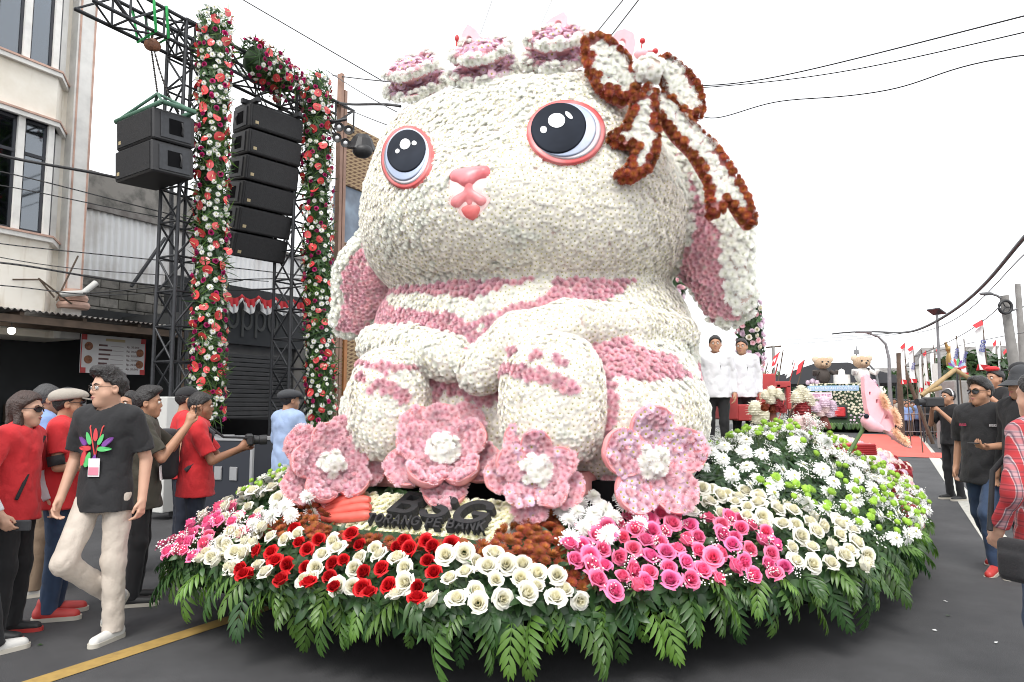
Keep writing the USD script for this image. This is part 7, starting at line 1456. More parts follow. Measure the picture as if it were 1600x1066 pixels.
for lab, pts, r in (("thick black cable bundle crossing the cream building's lower windows", [(-30, 232, 9.5), (60, 255, 9.8), (170, 275, 10.2), (300, 312, 10.8)], .022), ("upper thin cable crossing the cream building just below the bundle", [(-30, 262, 9.5), (80, 287, 9.9), (200, 318, 10.4), (320, 348, 11.0)], .009), ("thin cable crossing the lower windows a little above the sill", [(-30, 285, 9.6), (80, 305, 10.0), (200, 330, 10.5), (330, 352, 11)], .008),
    ("cable crossing below the bay's sill", [(-30, 376, 10), (100, 392, 10.4), (300, 412, 11), (480, 432, 12)], .009), ("thick cable running above the block wall to the gate", [(-30, 408, 10), (80, 422, 10.3), (190, 440, 10.8), (330, 452, 11.6), (470, 448, 12)], .016), ("thin cable just above the awning", [(-30, 444, 10), (90, 456, 10.4), (200, 460, 10.8), (380, 438, 12)], .009), ("slack cable over the block wall", [(130, 458, 11), (210, 452, 11.4), (330, 440, 12), (470, 436, 13)], .010), ("lower thin cable skimming the block wall", [(-30, 396, 10), (120, 420, 10.5), (260, 430, 11), (420, 440, 12)], .007),
    ("long cable slanting down from the top edge over the flower swag", [(380, 0, 14), (500, 70, 14.5), (600, 128, 15)], .012), ("cable reaching the rabbit's head above the stage post", [(520, 118, 13.5), (570, 124, 12), (612, 128, 10)], .012), ("twisted black cable bundle meeting the rabbit's left temple", [(516, 155, 13.5), (545, 163, 12.6), (580, 163, 11.5), (625, 166, 9.5)], .024), ("thin cable slanting from the gate to the rabbit's cheek", [(510, 110, 13.5), (560, 142, 12), (620, 175, 9.5)], .008), ("lowest thin cable slanting to the rabbit's eye level", [(518, 160, 13.5), (565, 180, 12), (612, 198, 9.5)], .008)): wire(lab, pts, r)
for x in ((268, 290, 640), (291, 470, 660)): single("steel_pole", rod(at_L(x[0], x[1], -10.2), at_L(x[0], x[2], -10.2), .035, 8), M_DRKMETAL, f"thin dark steel pole left of the flower column, {'taller' if x[0] < 280 else 'shorter'} one", "pole", smooth=True)
single("diagonal_brace", rod(at_L(205, 448, -13), at_L(258, 372, -13), .035, 8), M_DRKMETAL, "dark diagonal strut before the white tin warehouse", "strut", smooth=True)
# ------------------------------------------------------------------ on the float behind the rabbit
M_REDWOOD = plain("red_painted_wood", (0.36, 0.035, 0.035), 0.5, vary=0.2, scale=6)
YS = 9.3; rs0 = at(1180, 640, YS); rz0 = -PHI * .3
t = Thing("red_stairs", "red painted steps with posts behind the two boys", "steps", rs0 * V3(1, 1, 0) + V3(0, 0, .84))
def rb(px0, py0, px1, py1, Y, d, nm="panel", m=M_REDWOOD): a, b_ = at(px0, py1, Y), at(px1, py0, Y); t.part(nm, box((a + b_) / 2 + V3(0, d / 2, 0), (abs(b_[0] - a[0]), d, abs(b_[2] - a[2])), bevel=.012), m, smooth=False)
rb(1134, 614, 1153, 656, 8.5, .5, "block"); rb(1153, 632, 1200, 658, 8.6, 1.0, "step"); rb(1165, 618, 1210, 640, 9.0, .9, "step"); rb(1163, 592, 1188, 600, 8.9, .6, "seat"); rb(1165, 600, 1172, 632, 8.9, .1, "post"); rb(1174, 590, 1188, 622, 9.1, .4, "back"); rb(1186, 584, 1212, 612, 9.6, .3, "back"); rb(1210, 596, 1236, 606, 9.8, .2, "rail"); rb(1214, 600, 1220, 636, 9.8, .1, "post"); rb(1230, 602, 1236, 640, 9.8, .1, "post")
t = Thing("red_slatted_box", "small bright red slatted box near the butterfly's stick", "box", at(1338, 702, 6.9))
for k in range(5): rb(1306 + k * .5, 695 + k * 3.2, 1370 + k * .5, 697.6 + k * 3.2, 6.9, .28, "slat", M_REDPAINT)
def mumtree(label, px, py0, py1, Y, balls):
    T = Thing("mum_tree", label, "topiary", at(px, py1, Y)); T.part("trunk", cat([rod(at(px, py1, Y), at(px, py0, Y), .05, 8, .035), rod(at(px - 8, py1 + 2, Y), at(px, py1 - 18, Y), .03, 6), rod(at(px + 8, py1 + 2, Y), at(px, py1 - 18, Y), .03, 6)]), M_WOODRED, smooth=True)
    for x, y, r, k in balls:
        c = at(x, y, Y - .02); m = BALL.copy(); m.apply_scale(r / FPX * Y / .055); m.apply_translation(c); T.part("bloom", m, {"c": M_CREAMMUM, "r": M_REDMUM, "p": M_PALEMUM, "l": M_LILMUM, "b": M_RUST}[k], smooth=50)
M_WOODRED = plain("reddish_trunk", (0.20, 0.06, 0.045), 0.7, vary=0.3, scale=8)
mumtree("topiary with cream balls above rust and red ones on a red trunk", 1208, 645, 682, 7.4, [(1196, 618, 9, "c"), (1206, 612, 9, "c"), (1204, 625, 10, "c"), (1216, 616, 9, "c"), (1220, 621, 8, "c"), (1195, 637, 8, "b"), (1207, 640, 8, "b"), (1216, 632, 9, "r"), (1222, 640, 8, "r"), (1212, 640, 7, "r")])
mumtree("topiary with a cream dome over a dark red ball", 1252, 650, 670, 8.4, [(1246, 622, 13, "c"), (1258, 620, 13, "c"), (1265, 628, 11, "c"), (1252, 612, 10, "c"), (1254, 642, 16, "r"), (1246, 648, 10, "r")])
mumtree("low wide topiary of peach and pink chrysanthemums", 1250, 676, 696, 6.9, [(1236, 668, 10, "p"), (1248, 660, 10, "p"), (1260, 658, 10, "p"), (1268, 668, 11, "p"), (1255, 672, 10, "p"), (1242, 676, 8, "p"), (1264, 680, 8, "p")])
mumtree("pale pink topiary ball on a thin red trunk", 1288, 650, 668, 8.6, [(1276, 638, 10, "l"), (1288, 630, 11, "l"), (1300, 636, 10, "l"), (1282, 645, 9, "p"), (1296, 645, 10, "l"), (1290, 640, 10, "p")])
mumtree("squat cream topiary half hidden at the red steps", 1188, 660, 676, 8.0, [(1180, 640, 14, "c"), (1192, 648, 14, "c"), (1184, 655, 12, "c")])
# floral arch behind the ear
P = np.array([at(*p) for p in ((1030, 640, 10.0), (1040, 520, 10.0), (1052, 445, 10.0), (1085, 415, 10.1), (1130, 425, 10.2), (1160, 460, 10.3), (1172, 520, 10.4), (1168, 600, 10.4))])
from scipy.interpolate import CubicSpline
S_ = CubicSpline(np.linspace(0, 1, len(P)), P)(np.linspace(0, 1, 40)); ar = Thing("flower_arch", "arch of lilac and cream flowers seen behind the rabbit's right ear", "flower arch", P[0]); am = tube(S_, .17, 10); ar.part("core", am, M_FOLIAGE, smooth=True)
q, n, _ = surf_sample(np.array(am.vertices), np.array(am.faces), 6000); k = poisson(q, .07); q, n = q[k], n[k]
instancer(ar.path + "/blooms", [[(pom(31, .045), M_LILMUM, False)], [(pom(32, .04), M_PINK, False)], [(rose(33, .036, .9), M_WROSE, 40)], [(LEAFTUFT, M_LEAF, 40)]], RNG.choice(4, len(q), p=(.36, .2, .14, .3)), frames(n, RNG.uniform(0, 6.28, len(q)), .3), q + n * .02, RNG.uniform(.9, 1.4, len(q)), P[0])
pm = Thing("palm_fan", "dark green palm fan sticking out behind the rabbit's neck", "palm leaf", at(1062, 412, 9.0))
for a in np.linspace(-.9, 2.4, 9): pm.part("leaflet", turned(leafblade(.45, .045, .3, .3), 0, 0).apply_transform(mat4(np.stack([V3(math.cos(a), -.2, math.sin(a)), V3(-math.sin(a), 0, math.cos(a)), V3(0, -1, 0)], 1), at(1060, 408, 9.0))), M_FROND, smooth=40)
# ------------------------------------------------------------------ down the street
M_CARPET = plain("red_carpet", (0.60, 0.10, 0.075), 0.9, vary=0.12, scale=2); single("carpet", cat([rquad(-1.5, 0.95, 23.2, 40, 0.012)]), M_CARPET, "coral red carpet laid along the street to the second float", "carpet", smooth=False); single("carpet", rquad(0.955, 2.2, 23.2, 25.6, 0.013), M_CARPET, "short coral red carpet arm reaching right across the white line", "carpet", smooth=False)
M_KERBW = plain("kerb_white", (0.60, 0.58, 0.56), 0.8, vary=0.2, scale=3); M_KERBR = plain("kerb_red", (0.42, 0.09, 0.09), 0.8, vary=0.2, scale=3)
kb = Thing("median_kerb", "raised median with kerb stones painted red and white", "kerb", road(1.9, 26)); kb.part("fill", rbox(1.76, 3.4, 25, 37, .02, .20), M_CONC, smooth=False)
for k in range(20): kb.part("kerb_stone", rbox(1.6, 1.752, 25 + k * .6, 25 + k * .6 + .585, 0, .24, .02), (M_KERBW, M_KERBR)[k % 2], smooth=False)
for k in range(3): kb.part("end_stone", rbox(1.76 + k * .5, 1.76 + k * .5 + .49, 24.8, 24.97, 0, .24, .02), (M_KERBR, M_KERBW)[k % 2], smooth=False)
pv = single("pavement", rbox(5.6, 16, -10, 120, 0.0, 0.14), plain("pavement_concrete", (0.26, 0.25, 0.24), 0.9, vary=0.25, scale=1.2), None, None, kind="structure", smooth=False)
# second float
Yb = 33.0; F2A = 11.0; fl0 = road(-2.35, 30.5 + F2A); f2t = Thing("second_float", "second flower float down the street with two tan bears on top", "parade float", fl0)
def f2(L0, L1, A0, A1, z0, z1): return rbox(L0, L1, A0 + F2A, A1 + F2A, z0, z1, .05)
f2t.part("chassis", f2(-4.2, -.6, 30.8, 38, .12, .5), M_BLACKCLOTH, smooth=False)
hull = trimesh.convex.convex_hull(np.array([road(L_, A_ + F2A, z_) for L_, A_, z_ in ((-4.3, 30.6, .5), (-.5, 30.6, .5), (-4.0, 31.0, 2.6), (-.9, 31.0, 2.6), (-4.3, 38, .5), (-.5, 38, .5), (-4.0, 38, 2.7), (-.9, 38, 2.7))])); f2t.part("body", hull, M_FOLIAGE, smooth=False)
q, n, _ = surf_sample(np.array(hull.vertices), np.array(hull.faces), 14000); k = poisson(q, .125); q, n = q[k], n[k]; v_ = n[:, 2] < .8; L_, A_ = q @ SV, q @ SU - F2A; side = (L_ > -1.0) & (n @ SV > .3); idx2 = np.where(side, np.where((A_ - 31) * .5 > q[:, 2] - .8, 1, 2), np.where((q[:, 2] < 1.0) & (L_ > -3.3), 2, 0)); keep2 = ~((L_ > -3.2) & (L_ < -2.2) & (q[:, 2] < 1.5) & (n @ SU < -.5))
instancer(f2t.path + "/flower_cover", [[(BALL, M_CREAMMUM, 50)], [(BALL, petal("magenta_mum", (0.40, 0.02, 0.14), rad=.06, ovary=.2), 50)], [(BALL, M_LILMUM, 50)]], idx2[keep2], frames(n[keep2], RNG.uniform(0, 6, keep2.sum()), .2), q[keep2], RNG.uniform(.9, 1.2, keep2.sum()), fl0)
f2t.part("picture_frame", f2(-3.1, -2.2, 30.52, 30.6, .75, 1.45), M_BLACKPL, smooth=False); f2t.part("picture", f2(-3.0, -2.3, 30.49, 30.515, .85, 1.35), M_REDPAINT, smooth=False)
q = road(-2.4, 30.4); k_ = np.arange(-4.4, -.4, .14)
for i, L_ in enumerate(k_): place_part(f2t.path, "leaf", FR_PROTO[i % 4], mat4(np.stack([unit(-SU - V3(0, 0, .9) + SV * RNG.normal(0, .3)), SV, unit(np.cross(-SU - V3(0, 0, .9), SV))], 1), road(L_, 30.55 + F2A, .55), .8), fl0)
M_BANBLUE = plain("banner_blue", (0.30, 0.45, 0.62), 0.6); M_BANPINK = plain("banner_pink", (0.74, 0.58, 0.66), 0.6); M_BANTXT = plain("banner_text", (0.36, 0.06, 0.22), 0.6); M_BANTXB = plain("banner_blue_text", (0.75, 0.78, 0.82), 0.6)
Rst = np.stack([SV, V3(0, 0, 1), -SU], 1)
for txt, m, mt, L0_, L1_, z0_, z1_ in (("PEMERINTAH PROVINSI", M_BANBLUE, M_BANTXB, -4.1, -1.6, 2.22, 2.5), ("APU PROV. SULUT", M_BANPINK, M_BANTXT, -4.25, -2.9, 1.80, 2.14)):
    pb_ = f2t.part("banner", rbox(L0_, L1_, 30.34 + F2A, 30.38 + F2A, z0_, z1_), m, smooth=False); tm = meshkit.text_mesh(txt, (z1_ - z0_) * .5, .02); w_ = tm.bounds[1][0] - tm.bounds[0][0]; tm.apply_scale([(L1_ - L0_) * .9 / w_, 1, 1]); tm.apply_transform(mat4(Rst, road(L0_ + (L1_ - L0_) * .05, 30.34 + F2A, z0_ + (z1_ - z0_) * .25))); f2t.part("banner_lettering", tm, mt, smooth=False)
f2t.part("banner_pole", rod(road(-3.4, 30.4 + F2A, .3), road(-3.4, 30.4 + F2A, 1.9), .03, 8), M_PIPE, smooth=True)
M_TANFUR = plain("tan_fur", (0.42, 0.30, 0.20), 0.95, vary=0.25, scale=12, bump=0.5); M_CREAMFUR = plain("cream_fur", (0.60, 0.50, 0.38), 0.95, vary=0.2, scale=12)
def bear(label, L_, coat):
    o = road(L_, 31.6 + F2A, 2.6); T = Thing("bear_figure", label, "bear figure", o); T.part("body", ico(o + V3(0, 0, .45), .42, 2, (.95, .8, 1.1)), coat, smooth=True); hd_ = o + V3(0, 0, 1.18); T.part("head", cat([ico(hd_, .40, 2, (1.15, .9, .85)), ico(hd_ + V3(0, -.36, -.1), .18, 2, (1.2, .8, .8))]), M_TANFUR, smooth=True)
    for sx in (-1, 1): T.part("ear", ico(hd_ + V3(sx * .40, 0, .22), .19, 2, (1, .6, 1)), M_CREAMFUR, smooth=True); T.part("arm", tube([o + V3(sx * .35, -.1, .7), o + V3(sx * .6, -.3, .55), o + V3(sx * .62, -.4, .75)], .13, 8), coat, smooth=True); T.part("eye", ico(hd_ + V3(sx * .16, -.34, .06), .05, 1), M_BLACKPL, smooth=True)
    T.part("nose", ico(hd_ + V3(0, -.50, -.06), .06, 1), M_BLACKPL, smooth=True)
bear("tan bear in dark clothes on the second float's left", -3.4, plain("bear_dark_coat", (0.05, 0.04, 0.035), 0.8)); bear("tan bear in white clothes with raised ears on the second float's right", -1.45, plain("bear_white_coat", (0.65, 0.63, 0.6), 0.8))
ck = Thing("white_cake", "white tiered cake with candle between the two bears", "cake", road(-2.45, 31.3 + F2A, 2.6)); ck.part("tier", lathe([(0, 0), (.42, 0), (.42, .5), (0, .5)], 20, road(-2.45, 31.3 + F2A, 2.6)), M_WHITETRIM, smooth=40); ck.part("tier", lathe([(0, 0), (.18, 0), (.16, .25), (0, .34)], 16, road(-2.45, 31.3 + F2A, 3.1)), M_WHITETRIM, smooth=40)
for L_ in (-3.9, -1.1): single("pink_bouquet", cat([turned(BALL, 0, 0, road(L_, 31.2 + F2A, 2.7) + np.random.default_rng(int(L_ * -10)).normal(0, .18, 3), 3.2) for _ in range(1)] + [turned(BALL, 1, 0, road(L_ + dx, 31.1 + F2A, 2.68), 2.6) for dx in (-.25, .22)]), M_LILMUM, f"round pink bouquet on top of the second float, {'left' if L_ < -2 else 'right'} end", "bouquet", smooth=50)
# black canopy
cn = Thing("canopy", "large black event canopy over the street beyond the second float", "canopy", road(-2.5, 46)); a_ = 44.0
cn.part("roof", cat([trimesh.convex.convex_hull(np.array([road(*p) for p in ((-7.6, 52, 2.9), (0.4, 52, 2.9), (-7.6, 52, 3.3), (0.4, 52, 3.3), (-4.6, 52, 4.3), (-2.6, 52, 4.3), (-7.6, 62, 2.9), (0.4, 62, 2.9), (-7.6, 62, 3.3), (0.4, 62, 3.3), (-4.6, 62, 4.3), (-2.6, 62, 4.3))]))]), plain("black_canopy", (0.035, 0.036, 0.042), 0.7), smooth=False)
for L_ in (-7.4, .2):
    for A_ in (52.2, 61.8): cn.part("post", rod(road(L_, A_, 0), road(L_, A_, 2.95), .08, 8), M_DRKMETAL, smooth=True)
# lamps, poles
M_GALV = plain("galvanised_steel", (0.22, 0.22, 0.23), 0.5, metallic=0.4, vary=0.2, scale=6); M_CONCPOLE = plain("concrete_pole", (0.24, 0.23, 0.22), 0.9, vary=0.25, scale=4)
def polepts(pts, Y): return [at(x, y, Y) for x, y in pts]
t = Thing("street_lamp", "curved single arm street lamp over the crowd", "street lamp", at_ground(1391, 30)); t.part("pole", tube([at_ground(1391, 30)] + polepts([(1390, 600), (1389, 560), (1384, 538), (1372, 526), (1355, 520), (1348, 519)], 30), [.09, .08, .07, .06, .05, .05, .05], 8), M_GALV, smooth=True); t.part("lamp_head", box(at(1349, 519, 30), (.7, .18, .10), bevel=.03), M_GALV, smooth=False)
t = Thing("street_lamp", "smaller curved street lamp farther away at the canopy's right", "street lamp", at_ground(1373, 46)); t.part("pole", tube([at_ground(1373, 46)] + polepts([(1372, 600), (1368, 580), (1358, 570), (1346, 567)], 46), .08, 8), M_GALV, smooth=True); t.part("lamp_head", box(at(1345, 567, 46), (.7, .2, .1), bevel=.03), M_GALV, smooth=False)
t = Thing("wooden_pole", "dark wooden pole with diagonal stay at the crowd barrier", "pole", at_ground(1404, 27)); t.part("post", rod(at_ground(1404, 27), at(1404, 552, 27), .12, 9, .09), M_WOOD, smooth=True); t.part("stay", rod(at_ground(1452, 27), at(1405, 556, 27), .07, 8), M_WOOD, smooth=True)
t = Thing("solar_lamp", "street lamp with flat solar panel on a thin pole", "street lamp", at_ground(1467, 24)); t.part("pole", rod(at_ground(1467, 24), at(1464, 492, 24), .06, 8, .045), M_GALV, smooth=True); t.part("solar_panel", box(at(1463, 487, 24), (.36, .5, .04), R=rotz(.3) @ trimesh.transformations.rotation_matrix(.5, [0, 1, 0])[:3, :3]), M_DKFRAME, smooth=False)
t = Thing("utility_pole", "leaning utility pole with cable coil and lamp arm at the right edge", "utility pole", at_ground(1596, 17)); t.part("pole", rod(at_ground(1598, 17), at(1569, 462, 17), .15, 10, .10), M_CONCPOLE, smooth=True); t.part("lamp_arm", tube(polepts([(1570, 470), (1558, 462), (1548, 459)], 17), .03, 7), M_GALV, smooth=True); t.part("lamp_head", ico(at(1541, 459, 17), .17, 2, (1, .5, .28)), M_GALV, smooth=True); a = np.linspace(0, 2 * np.pi, 26); t.part("cable_coil", tube([at(1571 + 10 * math.cos(u), 480 + 10 * math.sin(u), 16.8) for u in a], .035, 6, False), M_BLACKPL, smooth=True)
for k in range(3): t.part("coil_spoke", rod(at(1571 + 9 * math.cos(k * 2.1), 480 + 9 * math.sin(k * 2.1), 16.8), at(1571, 480, 16.8), .015, 5), M_BLACKPL, smooth=True)
t = Thing("utility_pole", "thinner utility pole just right of the leaning one", "utility pole", at_ground(1600, 19)); t.part("pole", rod(at_ground(1600, 19), at(1590, 444, 19), .11, 9, .07), M_CONCPOLE, smooth=True); t.part("insulator_arm", rod(at(1580, 486, 19), at(1602, 478, 19), .03, 6), M_GALV, smooth=True)
t = Thing("utility_pole", "distant utility pole with crossarm left of the canopy", "utility pole", at_ground(1208, 60)); t.part("pole", rod(at_ground(1208, 60), at(1208, 540, 60), .14, 8), M_CONCPOLE, smooth=True); t.part("crossarm", rod(at(1197, 543, 60), at(1220, 541, 60), .08, 6), M_WOOD, smooth=True)
t = Thing("mast", "thin far-off lattice mast above the canopy", "mast", at_ground(1338, 140)); t.part("shaft", rod(at_ground(1338, 140), at(1338, 541, 140), .25, 5, .1), M_GALV, smooth=True); t.part("antenna", box(at(1338, 550, 140), (.9, .3, .9)), M_GALV, smooth=False)
for lab, pts, r in (("heavy black cable bundle climbing to the top right corner", [(1300, 522, 38), (1380, 519, 32), (1432, 516, 27), (1500, 478, 21), (1560, 420, 16), (1625, 345, 12)], .045), ("thin cable under the heavy bundle on the right", [(1432, 520, 27), (1500, 494, 21), (1560, 440, 16), (1625, 378, 12)], .012), ("upper of the two cables leaving the bow towards the right edge", [(1085, 134, 16), (1180, 126, 15), (1320, 96, 13.5), (1620, 20, 11)], .014), ("second cable leaving the bow towards the right edge", [(1085, 138, 16), (1250, 122, 14.5), (1400, 96, 13), (1620, 46, 11)], .012), ("wavy cable from the bow's lower loop to the right edge", [(1090, 178, 16), (1140, 180, 15.5), (1210, 160, 15), (1300, 152, 14.2), (1400, 138, 13.2), (1480, 112, 12.4), (1620, 84, 11)], .013),
    ("first steep cable at the top edge behind the bow", [(980, -8, 12), (925, 60, 13)], .012), ("second steep cable at the top edge behind the bow", [(1004, -8, 12), (950, 62, 13)], .013), ("faint cable crossing the top edge near the butterfly", [(866, -8, 14), (832, 70, 15)], .006), ("faint cable crossing the top edge above the middle crown flower", [(772, -8, 14), (745, 70, 15)], .006), ("uppermost thin distant cable beside the ear", [(1150, 523, 50), (1300, 525, 45), (1432, 516, 40)], .018), ("middle thin distant cable beside the ear", [(1150, 533, 50), (1300, 528, 45), (1430, 517, 40)], .018), ("lowest thin distant cable beside the ear", [(1150, 541, 50), (1300, 533, 45), (1430, 518, 40)], .018), ("thin cable fanning left from the leaning pole", [(1570, 470, 17), (1500, 525, 22), (1420, 560, 28)], .012), ("thin cable crossing low behind the banners", [(1600, 520, 18), (1500, 540, 24), (1400, 566, 30)], .012)): wire(lab, pts, r)
# flags
def cloth_flag(pts, Y, m, T, nm, th=.015):
    P = np.array([at(x, y, Y) for x, y in pts]); P += V3(0, 1, 0) * (.05 * np.sin(np.arange(len(P)) * 1.7))[:, None]; n = len(P); c = P.mean(0); V = np.vstack([P, [c], P + V3(0, th, 0), [c + V3(0, th, 0)]]); F = [[i, (i + 1) % n, n] for i in range(n)] + [[n + 1 + (i + 1) % n, n + 1 + i, 2 * n + 1] for i in range(n)] + [[i, n + 1 + i, n + 1 + (i + 1) % n] for i in range(n)] + [[i, n + 1 + (i + 1) % n, (i + 1) % n] for i in range(n)]
    T.part(nm, trimesh.Trimesh(V, F, process=False), m, smooth=False)
def feather(label, x, y0, y1, w, Y, lean, red_top=True, text=None, group=None):
    b_ = at_ground(x + lean * 1.2, Y); T = Thing("feather_flag", label, "flag", b_, group); T.part("pole", rod(b_, at(x, y0, Y), .018, 6), M_WOOD, smooth=True); h = y1 - y0
    L = lambda t: x + lean * t * .8; cloth_flag([(L(.10), y0 + h * .10), (L(.12) + w * .1 - w * .7, y0 + h * .22), (L(.5) - w, y0 + h * .5), (L(1) - w, y1), (L(1), y1), (L(.5), y0 + h * .5)], Y - .03, M_FLAGWHITE, T, "cloth"); cloth_flag([(L(.93) - w, y1 - h * .11), (L(1) - w - .5, y1 + .5), (L(1), y1 + .5), (L(.93), y1 - h * .09)], Y - .06, M_FLAGRED, T, "red_hem")
    if red_top: cloth_flag([(L(0), y0), (L(0) - w * .75, y0 + h * .10), (L(0) - w * .55, y0 + h * .17), (L(.05), y0 + h * .1)], Y - .06, M_FLAGRED, T, "pennant")
    if text:
        tm = meshkit.text_mesh(text, w * .45 / FPX * Y, .02, True); a = at(L(.6) - w * .25, y0 + h * .66, Y - .08); R_ = np.stack([V3(.25, 0, 1), V3(-1, 0, .25), V3(0, -1, 0)], 1); R_ = R_ / np.linalg.norm(R_, axis=0); tm.apply_transform(mat4(R_, a)); T.part("lettering", tm, M_BANTXB2, smooth=False)
M_BANTXB2 = plain("flag_text", (0.12, 0.13, 0.30), 0.7)
feather("large white feather flag lettered BSG right of centre of the crowd", 1534, 500, 578, 16, 14.5, 14, True, "BSG"); feather("white feather flag with red hem left of the solar lamp", 1426, 540, 598, 9, 22, 8, True, "BSG"); feather("narrow white flag leaning beside the wooden pole", 1413, 536, 600, 7, 26, 4, True)
feather("white lettered flag with coloured print right of the solar lamp", 1494, 525, 580, 12, 19, 8, False, "bank"); feather("second printed white flag next to the statue", 1506, 530, 588, 10, 21, 8, False, "torang")
rr = np.random.default_rng(12)
for k in range(16):
    x = 1428 + k * 10.5 + rr.uniform(-3, 3); Y = rr.uniform(26, 40); y1 = rr.uniform(592, 615); feather("distant white feather flag in the row behind the crowd", x, y1 - rr.uniform(40, 70), y1, rr.uniform(4, 7), Y, rr.uniform(-4, 8), k % 2 == 0, None, "distant white flags behind the crowd")
for k in range(9):
    x = 1182 + k * 7.5; b_ = at_ground(x - 18, 40); T = Thing("flag_pole", "slanting thin pole with white flag behind the red steps", "flag", b_, "slanting flag poles behind the red steps"); tx = x + 8 + rr.uniform(-4, 10); ty = 545 + rr.uniform(0, 25); T.part("pole", rod(b_, at(tx, ty, 40), .035, 6), M_WOOD if k % 3 else M_REDPAINT, smooth=True); cloth_flag([(tx, ty), (tx - 9, ty + 8), (tx - 13, ty + 24), (tx - 7, ty + 20)], 39.9, M_FLAGWHITE if k % 4 else M_FLAGRED, T, "cloth")
# barrier, crowd, statue, billboards, trees
bar = Thing("crowd_barrier", "grey metal barrier in front of the far crowd", "barrier", road(3.6, 30))
for A0 in np.arange(0.3, 7, 2.4):
    for z in (1.05, .25): bar.part("rail", rod(road(A0, 37.6, z), road(A0 + 2.3, 37.6, z), .025, 6), M_GALV, smooth=True)
    for da in np.arange(0, 2.31, .23): bar.part("bar", rod(road(A0 + da, 37.6, .0 if da in (0.0,) else .25), road(A0 + da, 37.6, 1.05), .012, 5), M_GALV, smooth=True)
CROWD = []
def crowd_proto(seed, topm, botm, hat=None):
    """Small figure for the far crowd, built once; its copies stand in the crowd."""
    global _proto_parts
    pz = Person.__new__(Person); r_ = np.random.default_rng(seed); parts = []
    class Catch:
        path = ""
        def part(s, name, mesh, m, smooth=30, parent=None, **k): parts.append((name, mesh, m, smooth)); return name
    class FakeT(Catch): pass
    pz.k = 1.0; pz.g = 1.05; pz.res = .022; pz.R = np.eye(3); pz.pos = np.zeros(3); pz.T = FakeT(); J = {}
    for sg, n in ((1, "R"), (-1, "L")):
        up_ = r_.random() < .45; J["hip" + n] = V3(sg * .088, 0, .90); J["knee" + n] = V3(sg * .1, .02, .49); J["ankle" + n] = V3(sg * .11, -.02, .085); J["sh" + n] = V3(sg * .178, 0, 1.385); J["elbow" + n] = V3(sg * .24, .08 if up_ else -.03, 1.14); J["wrist" + n] = V3(sg * .09, .30, 1.38) if up_ else V3(sg * .245, .05, .87); J["foot" + n] = (sg * .12, 0); J["hand" + n] = None
    J["pelvis"] = V3(0, 0, .95); J["chest"] = V3(0, 0, 1.28); J["neck"] = V3(0, -.01, 1.445); J["head"] = V3(0, .025, 1.575); pz.J = J; pz.Rh = np.eye(3); pz.curl = .6; pz.palm = {"R": None, "L": None}
    pz.skin(M_SKIN[seed % 3], .02).hair(M_HAIR, .020).top(topm, .8, .8, .03).trousers(botm, 1.1); pz.shoes(C_SHOEB)
    if hat: pz.hat("cap", hat)
    return proto("crowd_person", parts)
CP = [crowd_proto(1, C_BLACK, C_DKJEAN), crowd_proto(2, C_WHITE, C_BLACK), crowd_proto(3, C_OLIVE, C_KHAKI, C_CHAR), crowd_proto(4, C_LBLUE, C_DKJEAN), crowd_proto(5, C_GREY, C_BLACK), crowd_proto(6, C_RED, C_DKJEAN, C_BLACK), crowd_proto(7, C_KHAKI, C_KHAKI)]
for k in range(64):
    A = rr.uniform(38, 43); L = rr.uniform(-0.2, 3.9); h = unit(SV * rr.normal(-.2, .5) - SU); R_ = np.stack([V3(h[1], -h[0], 0), h, V3(0, 0, 1)], 1)
    place("person", CP[rr.integers(0, 7)], mat4(R_, road(L, A, 0.0), rr.uniform(.92, 1.06)), "small distant bystander in the crowd behind the metal barrier", "person", "distant bystanders behind the barrier")
for k in range(14):
    A = rr.uniform(40, 60); L = -6.5 + rr.uniform(-1.5, 1.0); h = unit(SV + SU * rr.normal(0, .4)); R_ = np.stack([V3(h[1], -h[0], 0), h, V3(0, 0, 1)], 1)
    place("person", CP[rr.integers(0, 7)], mat4(R_, road(L, A, 0.0), rr.uniform(.92, 1.06)), "small distant bystander left of the second float", "person", "distant bystanders left of the second float")
st = Thing("gold_statue", "small golden figure on a pale plinth among the flags", "statue", at_ground(1486, 24)); st.part("plinth", box(at_ground(1486, 24) + V3(0, 0, 1.15), (.75, .75, 2.3), rz=.4, bevel=.03), M_CONCPOLE, smooth=False); gz = at(1484, 560, 24)
M_GOLD = plain("dull_gold", (0.32, 0.20, 0.07), 0.5, metallic=0.5); st.part("figure", cat([ico(gz + V3(0, 0, -.1), .16, 2, (.8, .7, 2.0)), ico(gz + V3(-.02, 0, .32), .10, 2), rod(gz + V3(0, 0, .1), gz + V3(-.12, 0, .55), .05, 7)]), M_GOLD, smooth=True)
t = Thing("bamboo_frame", "slanting bamboo poles lashed over the crowd", "frame", at(1465, 600, 15)); M_BAMBOO = plain("bamboo", (0.36, 0.25, 0.12), 0.6, vary=0.25, scale=8)
for a_, b_ in (((1440, 618), (1492, 578)), ((1492, 578), (1516, 592)), ((1446, 612), (1470, 606))): t.part("pole", rod(at(*a_, 15), at(*b_, 15), .05, 8), M_BAMBOO, smooth=True)
